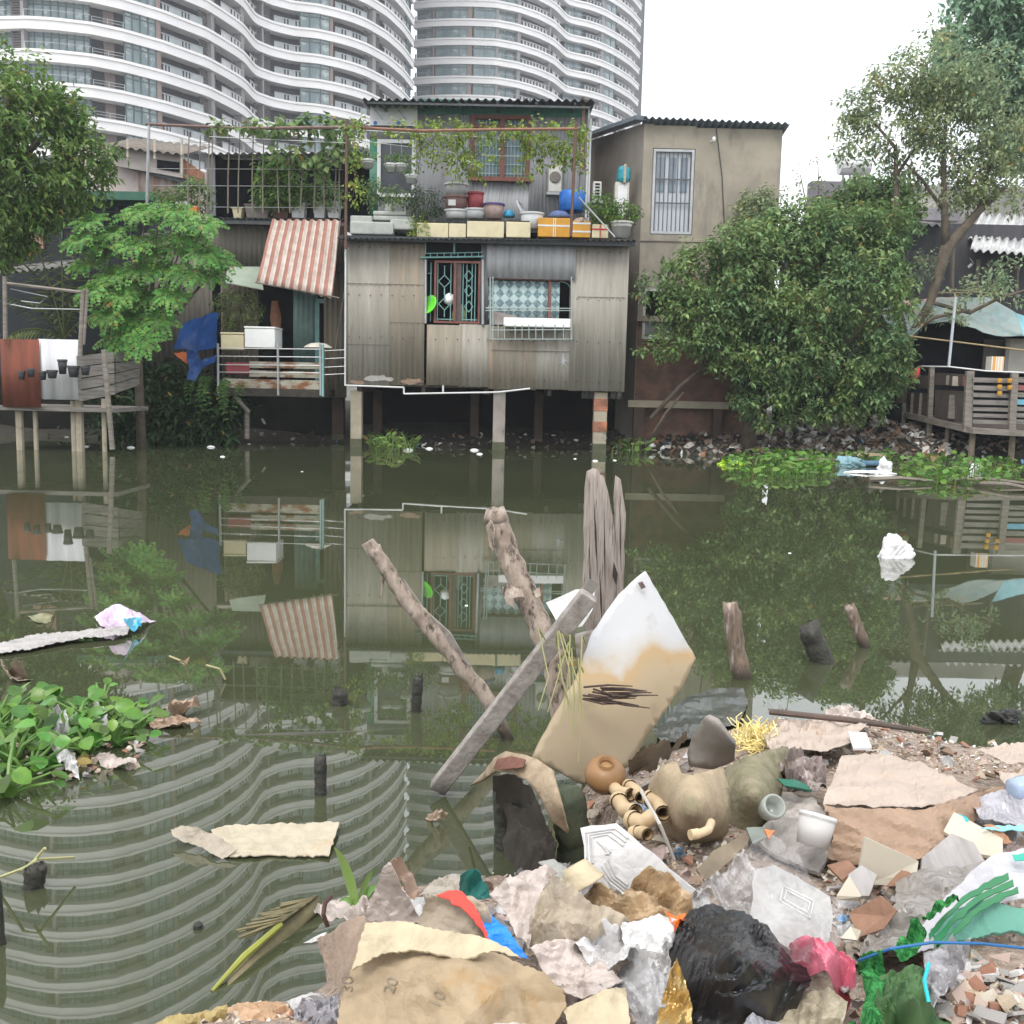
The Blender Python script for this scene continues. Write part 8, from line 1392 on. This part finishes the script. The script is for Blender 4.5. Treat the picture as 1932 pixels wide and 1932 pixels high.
for pl, lab in (([(1618, 1812, .46), (1640, 1796, .5), (1662, 1800, .52), (1672, 1830, .5), (1660, 1870, .5), (1662, 1935, .48), (1640, 1990, .44), (1622, 1930, .44), (1634, 1870, .46), (1622, 1840, .46)], 'frayed vivid green netting down the left side of the dark green sack'), ([(1684, 1800, .47), (1696, 1770, .5), (1722, 1748, .5), (1750, 1745, .5), (1742, 1775, .5), (1720, 1800, .48), (1700, 1812, .47)], 'vivid green netting below the green banded sack'), ([(1585, 1928, .42), (1615, 1915, .44), (1640, 1930, .45), (1630, 1990, .42), (1580, 1990, .4)], 'vivid green netting scrap at the bottom edge of the picture'), ([(1738, 1750, .5), (1752, 1722, .52), (1790, 1700, .52), (1810, 1706, .52), (1770, 1738, .51)], 'frayed green netting over the sea green fabric')):
    SH('green_netting', pl, m_net, lab, 'netting', crum=.03, cs=11, step=7)
for nm, pl, m, lab in (('film', [(1830, 1500, .4), (1900, 1492, .4), (2000, 1500, .4), (2000, 1560, .4), (1900, 1560, .4), (1850, 1540, .4)], paper('pale_lilac_film', (0.62, 0.6, 0.65), .8, rough=.25), 'pale lilac film at the right edge above the cream tile'), ('turquoise_scrap', [(1790, 1545, .4), (1808, 1532, .42), (1828, 1545, .42), (1800, 1570, .4)], mat('turquoise_scrap', (0.03, 0.5, 0.55), rough=.4), 'turquoise plastic scrap at the right end of the brown paper'),
    ('blue_strip', [(1850, 1562, .42), (1900, 1555, .42), (2000, 1560, .42), (2000, 1568, .42), (1900, 1566, .42)], mat('aqua_strip', (0.25, 0.55, 0.6), rough=.4), 'thin aqua strip over the lilac film'), ('orange_board', [(1850, 1555, .4), (1875, 1560, .41), (1915, 1590, .4), (1895, 1592, .39)], mat('orange_brown_wood', (0.45, 0.24, 0.14), rough=.7), 'orange brown strip beside the cream tile at the right'), ('stone_slab', [(1840, 1410, .32), (1932, 1405, .3), (2010, 1410, .3), (2010, 1440, .33), (1900, 1440, .34)], p_top, 'dusty pale slab at the top right end of the pile'), ('pale_slab', [(1880, 1455, .36), (1950, 1445, .36), (2010, 1450, .36), (2010, 1485, .38), (1900, 1480, .38)], p_top, 'pale slab at the right edge above the lilac film')):
    SH(nm, pl, m, lab, nm.split('_')[-1], crum=.012, cs=7, step=11)
bt = thing('bottle', 'clear bluish plastic bottle end at the right edge on the dusty slab', 'bottle', G(1915, 1498, .03)); mb = MB(); mb.smooth = True; mb.lathe(atz(1908, 1492, .42), [(.02, 0), (.034, .005), (.036, .03), (.036, .14), (.02, .17), (.012, .19)], 18, ax=(.9, .2, .15)); mb.build('bottle_body', mat('blue_clear_plastic', (0.4, 0.5, 0.65), (0.3, 0.4, 0.55), rough=.15, alpha=.7), bt)
# ---------------------------------------------------------------- rubble and litter scattered over the pile
m_rub = [mat('rubble_' + n_, c_, tuple(x * .65 for x in c_), rough=.85, scale=18, bump=.3) for n_, c_ in (('pink', (0.5, 0.38, 0.32)), ('sand', (0.55, 0.45, 0.33)), ('brick', (0.36, 0.18, 0.12)), ('cream', (0.62, 0.56, 0.46)), ('brown', (0.25, 0.17, 0.12)), ('grey', (0.36, 0.34, 0.32)), ('white', (0.7, 0.68, 0.66)))]
rr = random.Random(21)
def chunk(seed, flat):
    r2 = random.Random(seed); k = r2.randint(3, 5); mb = MB(); pts = [Vector((math.cos(2 * math.pi * i / k + r2.uniform(-.5, .5)) * r2.uniform(.7, 1.2), math.sin(2 * math.pi * i / k + r2.uniform(-.5, .5)) * r2.uniform(.5, 1), 0)) for i in range(k)]
    mb.prism(pts, (0, 0, flat)); me_o = mb.build('rubble_chunk', m_rub[seed % 7], loc=(0, 0, 0), bevel=0); return me_o
protos = [chunk(i, .18 if i % 3 else .5) for i in range(21)]
regs = [((1480, 1365, 1930, 1440), 95, .020), ((1760, 1790, 1932, 1932), 150, .024), ((1560, 1625, 1720, 1800), 22, .026), ((1100, 1460, 1300, 1640), 22, .022), ((1840, 1440, 1932, 1500), 16, .02), ((1440, 1400, 1600, 1500), 18, .018), ((1700, 1650, 1800, 1700), 8, .02), ((1290, 1400, 1420, 1460), 14, .018), ((900, 1600, 1100, 1660), 12, .02)]
gl_ = {0: ('stone chip strewn along the top of the pile near the long pole', 'rubble strewn along the top of the pile'), 1: ('angular chip in the rubble heap at the bottom right corner', 'rubble heap at the bottom right corner')}
cnt = 0; _cn = {'rubble_pink': 'pinkish', 'rubble_sand': 'sandy', 'rubble_brick': 'brick red', 'rubble_cream': 'cream', 'rubble_brown': 'brown', 'rubble_grey': 'grey', 'rubble_white': 'white'}
for ri, ((x0, y0, x1, y1), n_, s_) in enumerate(regs):
    for k in range(n_):
        x, y = rr.uniform(x0, x1), rr.uniform(y0, y1)
        if not ein(x, y): continue
        lift = .0 if ri != 1 else .1 * min(1, (y - 1780) / 60); p = G(x, y, lift); pr_ = protos[rr.randrange(21)]; c_ = pr_.copy(); S.collection.objects.link(c_); sc_ = s_ * rr.uniform(.6, 1.5); c_.scale = (sc_, sc_, sc_); c_.location = p + Vector((0, 0, .012)); c_.rotation_euler = (rr.uniform(-.7, .7), rr.uniform(-.7, .7), rr.uniform(0, 6.28)); c_.name = 'rubble_chunk'
        lab, grp = gl_.get(ri, (['', '', 'tile and brick chip between the white box and the brown tile', 'chip lying among the yellowed pipe fittings', 'chip near the right edge above the lilac film', 'chip around the mauve crushed sacking', 'chip between the grey tile and the smoky sheeting', 'chip behind the broken jar', 'chip at the water edge below the fibre arch'][ri], ['', '', 'chips by the white box', 'chips by the pipe fittings', 'chips at the right edge', 'chips round the mauve sacking', 'chips by the smoky sheeting', 'chips behind the broken jar', 'chips below the fibre arch'][ri])); prop(c_, ('larger ' if sc_ > s_ * 1.15 else 'smaller ' if sc_ < s_ * .85 else '') + _cn[pr_.data.materials[0].name] + ' ' + lab, 'rubble', grp); cnt += 1
for p_ in protos: bpy.data.objects.remove(p_)
mb = MB(); rr = random.Random(33)
for (x0, y0, x1, y1), n_, s0, s1 in (((1440, 1352, 1932, 1460), 1500, .006, .018), ((1740, 1780, 1932, 1932), 900, .005, .016), ((1080, 1420, 1420, 1660), 800, .006, .02), ((1550, 1600, 1932, 1800), 700, .006, .016), ((640, 1660, 1300, 1932), 400, .006, .016), ((880, 1560, 1100, 1660), 160, .008, .02), ((280, 1890, 640, 1932), 160, .006, .018)):
    for _ in range(n_):
        x, y = rr.uniform(x0, x1), rr.uniform(y0, y1)
        if not ein(x, y): continue
        mb.m = rr.choices(range(7), [5, 3, 2, 4, 1.6, 1.6, 2])[0]; l_ = .0 if not (x0 == 1740 and y0 == 1780) else .1 * min(1, (y - 1780) / 60) * min(1, (x - 1740) / 40); scrap(mb, G(x, y, .006 + l_), rr.uniform(s0, s1), rr)
prop(mb.build('debris', m_rub), 'fine broken debris covering the bank between the larger rubbish', 'debris', None, 'stuff')
SH('rubble_mound', [(1745, 1810, .38), (1800, 1780, .41), (1932, 1775, .41), (2030, 1780, .41), (2030, 2010, .43), (1790, 2010, .42), (1760, 1900, .4)], m_bank, 'low mound of crushed rubble filling the bottom right corner', 'rubble', crum=.008, step=12, sharp=False, kind='stuff')
# ---------------------------------------------------------------- floating things, left
cb_ = thing('floating_cardboard', 'wet cream cardboard sheet floating in the lower left, one end folded', 'cardboard', atz(480, 1590, 0))
SH('flat_sheet', [(398, 1566, .02), (425, 1557, .02), (470, 1554, .02), (640, 1553, .02), (632, 1580, .02), (620, 1614, .015), (520, 1612, .012), (440, 1616, .01), (425, 1612, .01)], paper('water_stained_cardboard', (0.68, 0.6, 0.45), .85, c3=(0.4, 0.3, 0.18), s3=6, t3=(.6, .72)), None, None, crum=.006, cs=5, step=12, par=cb_, thick=.004)
SH('folded_end', [(322, 1562, .05), (345, 1556, .07), (375, 1562, .07), (400, 1572, .06), (448, 1602, .03), (420, 1622, .005), (398, 1612, .01), (382, 1598, .02), (345, 1588, .02), (326, 1575, .04)], paper('cardboard_inside', (0.58, 0.5, 0.4), .85), None, None, crum=.008, cs=6, step=9, par=cb_, thick=.004)
fbg = thing('floating_bag', 'pink, white and blue plastic bag floating at the left with a long white tail', 'plastic bag', atz(230, 1185, 0))
SH('bag_body', [(177, 1163, .02), (200, 1150, .1), (235, 1145, .13), (250, 1155, .1), (295, 1168, .02), (270, 1180, .02), (248, 1188, .03), (215, 1190, .01), (190, 1182, .0)], mat('pale_pink_plastic', (0.62, 0.42, 0.62), (0.72, 0.64, 0.72), rough=.35, scale=7), None, None, crum=.022, cs=3, step=7, par=fbg, ctrl=[(225, 1165, .11)])
SH('blue_corner', [(232, 1172, .11), (252, 1164, .1), (268, 1166, .07), (266, 1180, .05), (248, 1188, .05)], mat('clear_blue_plastic', (0.15, 0.48, 0.66), (0.1, 0.4, 0.55), rough=.35), None, None, crum=.02, cs=6, step=6, par=fbg)
SH('white_tail', [(-10, 1215, .03), (60, 1198, .03), (130, 1192, .03), (225, 1180, .05), (245, 1185, .05), (240, 1196, .03), (150, 1205, .03), (60, 1222, .03), (-10, 1232, .03)], paper('grey_white_film', (0.6, 0.57, 0.55), .7), None, None, crum=.007, cs=6, step=7, par=fbg)
SH('floating_paper', [(0, 1262, .03), (20, 1240, .14), (42, 1245, .13), (62, 1272, .05), (50, 1285, .0), (30, 1290, .0), (8, 1280, .0)], paper('peach_paper', (0.52, 0.42, 0.32), .7), 'crumpled peach coloured paper lump floating by the left edge', 'paper', crum=.04, cs=5, step=6)
SH('sunken_bag', [(52, 1162, .01), (75, 1158, .02), (100, 1160, .02), (96, 1172, .01), (70, 1176, .0)], mat('olive_film', (0.2, 0.19, 0.1), (0.14, 0.14, 0.07), rough=.4), 'half sunk olive brown bag above the long white tail', 'plastic bag', crum=.01, cs=6, step=7)
for k, (pl, lab) in enumerate((([(265, 1352, .03), (300, 1345, .05), (350, 1352, .04), (385, 1362, .01), (350, 1372, .0), (290, 1376, .0)], 'lower pinkish husk floating right of the water plants'), ([(300, 1332, .03), (330, 1325, .07), (365, 1318, .08), (380, 1335, .04), (350, 1345, .02), (320, 1345, .02)], 'upper pinkish husk floating right of the water plants'), ([(-10, 1345, .04), (40, 1336, .07), (88, 1332, .06), (80, 1350, .04), (30, 1368, .0), (-10, 1370, .0)], 'pink brown husk at the left edge behind the big water plants'), ([(800, 1540, .01), (820, 1530, .05), (845, 1536, .04), (840, 1548, .01), (815, 1552, .0)], 'pale stone like scrap floating left of the stump'), ([(335, 1250, .0), (345, 1240, .05), (358, 1248, .02), (352, 1256, .0)], 'small pale scrap floating above the husks with a curled stalk'))):
    SH('husk', pl, mat('pinkish_husk', (0.5, 0.37, 0.28), (0.35, 0.25, 0.19), rough=.8, scale=14), lab, 'husk', crum=.03, cs=9, step=6, group='pale husks floating on the left')
mb = MB(); mb.tube([atz(320, 1238, .03), atz(340, 1246, .05), atz(352, 1252, .02)], .006, 5); mb.tube([atz(390, 1255, .01), atz(415, 1262, .07), atz(425, 1282, .01)], .006, 5); one(mb, 'curled_stalk', mat('straw_stalk', (0.45, 0.4, 0.22), rough=.7), 'curled straw coloured stalks lying on the water right of the pink bag', 'stalks')
mb = MB(); mb.tube([atz(400, 1392, -.012), atz(560, 1385, .0), atz(735, 1382, -.012)], .01, 6); one(mb, 'string', mat('dark_cord', (0.06, 0.06, 0.045), rough=.5), 'dark thin cord lying on the water right of the husks', 'cord')
# big water hyacinths, left
def hyacinth(name, label, spots, seed, lm):
    t = thing(name, label, 'water plant', atz(*spots[0][:2], 0)); rr_ = random.Random(seed); mb = MB(); stx = MB()
    for (px, py, n_, s0_) in spots:
        base = atz(px, py, 0)
        for k in range(n_ * 2):
            s_ = s0_ * .56; az = rr_.uniform(0, 6.28); h = rr_.uniform(.04, .22) * s_; rad = rr_.uniform(.03, .26) * s_; d = Vector((math.cos(az), math.sin(az), 0)); q = base + d * rad + Vector((0, 0, h)); stx.tube([base + d * .02, base + d * rad * .5 + Vector((0, 0, h * .6)), q], [.009, .008, .004], 6)
            nn = (Vector((0, -.25, .8)) + rvec(rr_) * .45).normalized(); dd = (d + Vector((0, 0, rr_.uniform(-.2, .6)))).normalized(); dd = (dd - nn * dd.dot(nn)).normalized(); sd = dd.cross(nn); L_ = rr_.uniform(.06, .13) * s_; W_ = L_ * .45; M_ = 10; ring = [];
            for i in range(M_):
                a_ = 2 * math.pi * i / M_; x_ = -math.cos(a_) * .5 + .5; y_ = math.sin(a_) * (1 - .35 * x_ ** 3); ring.append(q + dd * L_ * x_ + sd * W_ * y_ + nn * (.25 * W_ * abs(y_) - .12 * L_ * x_ * x_))
            c0 = q + dd * L_ * .3; c1 = q + dd * L_ * .68 - nn * .05 * L_; mb.smooth = True; vs_ = ring + [c0, c1]; fs_ = [(i, (i + 1) % M_, M_ if i < 3 or i >= M_ - 3 else M_ + 1) for i in range(M_)] + [(3, M_ + 1, M_), (M_ - 3, M_, M_ + 1)]; mb.add(vs_, fs_)
    mb.build('leaves', lm, t); stx.smooth = True; stx.build('stalks', mat('pale_green_stalk', (0.16, 0.28, 0.06), (0.1, 0.2, 0.05), rough=.4), t); return t
L_big = mat('glossy_hyacinth_leaf', (0.065, 0.17, 0.025), (0.12, 0.27, 0.04), rough=.3, scale=12, leaf=True, spec=.5, c3=(.3, .28, .08), s3=14, t3=(.66, .74))
hyacinth('water_hyacinth', 'large glossy water hyacinth clump at the left edge', [(20, 1440, 9, 1.5), (50, 1400, 8, 1.5), (10, 1500, 7, 1.4), (60, 1460, 7, 1.3), (-10, 1380, 6, 1.4), (20, 1390, 6, 1.2), (85, 1420, 5, 1.1)], 51, L_big)
hyacinth('water_hyacinth', 'fresh water hyacinth clump with upright leaves beside the pinkish husks', [(140, 1395, 9, 1.3), (185, 1380, 9, 1.3), (230, 1375, 8, 1.2), (165, 1420, 8, 1.1), (215, 1405, 7, 1.1), (125, 1380, 6, 1.2), (250, 1385, 5, 1.0), (190, 1350, 6, 1.1)], 52, L_big)
SH('white_film', [(80, 1345, .05), (110, 1330, .12), (128, 1360, .1), (140, 1420, .04), (150, 1470, .02), (110, 1440, .04), (90, 1400, .05)], p_white, 'white plastic film tangled between the two water hyacinth clumps', 'plastic film', crum=.03, cs=8, step=8)
SH('white_carton', [(165, 1345, .05), (180, 1322, .14), (200, 1340, .1), (205, 1370, .05), (180, 1375, .05)], p_white, 'folded white carton standing in the right water hyacinth clump', 'carton', crum=.01, cs=8, step=8)
SH('pale_scrap', [(180, 1430, .04), (215, 1418, .06), (245, 1425, .05), (262, 1448, .02), (215, 1452, .0), (190, 1448, .0)], p_pink, 'pale scrap under the right water hyacinth clump', 'scrap', crum=.02, cs=8, step=8)
mb = MB(); rr = random.Random(61); mb.m = 0
for k in range(200): 
    x, y = rr.uniform(0, 270), rr.uniform(1350, 1470)
    if (x - 130) ** 2 / 150 ** 2 + (y - 1410) ** 2 / 62 ** 2 < 1: mb.m = rr.randrange(7); scrap(mb, atz(x, y, .012), rr.uniform(.012, .035), rr)
prop(mb.build('floating_debris', m_rub), 'brown floating debris among the water hyacinths at the left', 'debris', None, 'stuff')
# sprouting plant and submerged husk log at the pile's left end
sp_ = thing('corn_sprout', 'young green sprout growing behind the big kraft bag', 'sprout', G(672, 1728, .0)); c = atz(675, 1730, .3); mb = MB()
def blade(pts, w):
    n_ = 10; P_ = []; 
    for i in range(n_ + 1):
        f = i / n_; a = [p for p in pts]
        while len(a) > 1: a = [p.lerp(q, f) for p, q in zip(a, a[1:])]
        P_.append(a[0])
    vs_ = []; 
    for i, p in enumerate(P_):
        d = (P_[min(i + 1, n_)] - P_[max(i - 1, 0)]).normalized(); sd = d.cross(Vector((0, -1, .6))).normalized(); ww = w * math.sin(math.pi * min(.97, (i / n_) * .85 + .14)); vs_ += [p - sd * ww, p + Vector((0, .004, -.004)), p + sd * ww]
    mb.add(vs_, [(3 * i + j, 3 * i + j + 1, 3 * i + 4 + j, 3 * i + 3 + j) for i in range(n_) for j in (0, 1)])
mb.smooth = True; cY = c.y
blade([c, at(665, 1670, cY), at(650, 1620, cY), at(630, 1598, cY - .05)], .012); blade([c, at(680, 1690, cY), at(700, 1668, cY), at(722, 1672, cY)], .01); blade([c, at(672, 1700, cY), at(655, 1690, cY), at(640, 1700, cY)], .008); blade([c, at(678, 1700, cY), at(690, 1650, cY), at(708, 1640, cY)], .008); mb.build('leaves', leafmat('sprout_leaf', (0.14, 0.26, 0.06), (0.2, 0.32, 0.1)), sp_)
mb = MB(); mb.tube([c - Vector((0, 0, .04)), c + Vector((0, 0, .04))], .012, 7); mb.build('stem', mat('pale_green_stalk', (0, 0, 0)), sp_)
SH('tied_bundle', [(592, 1718, .16), (600, 1700, .22), (635, 1690, .28), (690, 1690, .34), (700, 1722, .34), (660, 1745, .28), (612, 1742, .2)], p_pink, 'pale bundle tied with a dark cord left of the green sprout', 'bundle', crum=.02, cs=7, step=8)
mb = MB(); mb.tube([atz(624, 1692, .32), atz(613, 1705, .32), atz(610, 1725, .3), atz(618, 1748, .27)], .006, 6); one(mb, 'cord_loop', mat('dark_red_cord', (0.06, 0.025, 0.02), rough=.6), 'dark cord round the pale tied bundle', 'cord')
mb = MB(); mb.smooth = True; mb.tube([atz(600, 1700, .03), atz(550, 1745, .0), atz(480, 1815, -.018), atz(420, 1885, -.03)], [.02, .032, .032, .025], 10, wob=.2, seed=5)
for k in range(30): f = rr.random(); p = atz(600 - 70 * f, 1690 + 50 * f, .05); mb.tube([p, p + Vector((-.1, -.07, -.005)) + rvec(rr) * .02], .004, 4)
one(mb, 'sunken_log', mat('husk_brown_log', (0.2, 0.17, 0.09), (0.1, 0.09, 0.05), rough=.7, scale=10), 'frayed brown husk log lying in the water left of the pile', 'log')
mb = MB(); mb.tube([atz(530, 1745, .04), atz(460, 1805, .03), atz(400, 1870, .0)], [.009, .01, .005], 7); one(mb, 'green_reed', mat('yellow_green_reed', (0.3, 0.3, 0.05), (0.2, 0.22, 0.04), rough=.5), 'yellow green reed beside the frayed husk log', 'reed')
mb = MB(); mb.tube([atz(0, 1655, .03), atz(40, 1640, .1), atz(68, 1622, .12), atz(140, 1618, .05)], .005, 5); mb.tube([atz(60, 1630, .1), atz(85, 1600, .16)], .005, 5); one(mb, 'dry_stem', mat('dry_stem', (0.42, 0.4, 0.2), rough=.7), 'dry bent stems by the jagged dark stub at the left', 'stems')

# small crumpled scraps that fill the gaps between the big pieces
rr = random.Random(71); sc_m = [(paper('scrap_white', (0.7, 0.69, 0.68), .8, rough=.4), 'white'), (paper('scrap_cream', (0.58, 0.5, 0.4), .8), 'cream'), (paper('scrap_brown', (0.36, 0.25, 0.18), .8), 'brown'), (paper('scrap_pink', (0.62, 0.48, 0.44), .8), 'pinkish'), (paper('scrap_grey', (0.36, 0.34, 0.34), .8), 'grey'), (mat('scrap_blue', (0.08, 0.25, 0.5), (0.4, 0.45, 0.5), rough=.4, scale=40, t2=(.45, .55)), 'blue printed'), (mat('scrap_teal', (0.05, 0.32, 0.3), (0.4, 0.45, 0.42), rough=.4, scale=40, t2=(.45, .55)), 'teal printed'), (mat('scrap_red', (0.5, 0.07, 0.05), (0.55, 0.45, 0.4), rough=.4, scale=40, t2=(.45, .55)), 'red printed')]
zones = [((690, 1655, 1000, 1760), 32, 'among the sacks left of the teal cloth', .12), ((950, 1640, 1330, 1800), 40, 'under the moulded ceiling panel', .1), ((1000, 1760, 1300, 1932), 34, 'left of the black rubbish bag', .09), ((1100, 1430, 1330, 1640), 16, 'by the fittings and the clay pot', .04), ((1440, 1360, 1800, 1440), 22, 'along the top edge of the pile', .02), ((1560, 1620, 1760, 1800), 28, 'among the broken tiles', .05), ((1750, 1500, 1932, 1640), 28, 'at the right edge of the pile', .05), ((1420, 1860, 1660, 1932), 10, 'below the pink bag', .08), ((900, 1560, 1110, 1660), 12, 'at the dark water edge under the fibre arch', .02), ((560, 1880, 660, 1932), 5, 'at the lowest left of the pile', .03)]
for (x0, y0, x1, y1), n_, where, lf in zones:
    for k in range(n_):
        x, y = rr.uniform(x0, x1), rr.uniform(y0, y1)
        if not ein(x, y): continue
        mt, cn = rr.choices(sc_m, [5, 4, 3, 3, 2, .8, .8, .5])[0]; q_ = rr.randint(5, 8); s_ = rr.uniform(12, 44) * (.6 if y < 1500 else 1); pl = []; zb_ = zm(x, y) + lf * rr.uniform(.3, 1)
        for i in range(q_): a_ = 2 * math.pi * i / q_ + rr.uniform(-.3, .3); r_ = s_ * rr.uniform(.5, 1.1); pl.append((x + r_ * math.cos(a_), y + r_ * .7 * math.sin(a_), zb_ + rr.uniform(-.03, .04)))
        sheet('scrap', pl, mt, cn + ' crumpled scrap ' + where, 'scrap', z=0, crum=.014, cs=26, step=4.5, group='crumpled scraps ' + where, seed=k)
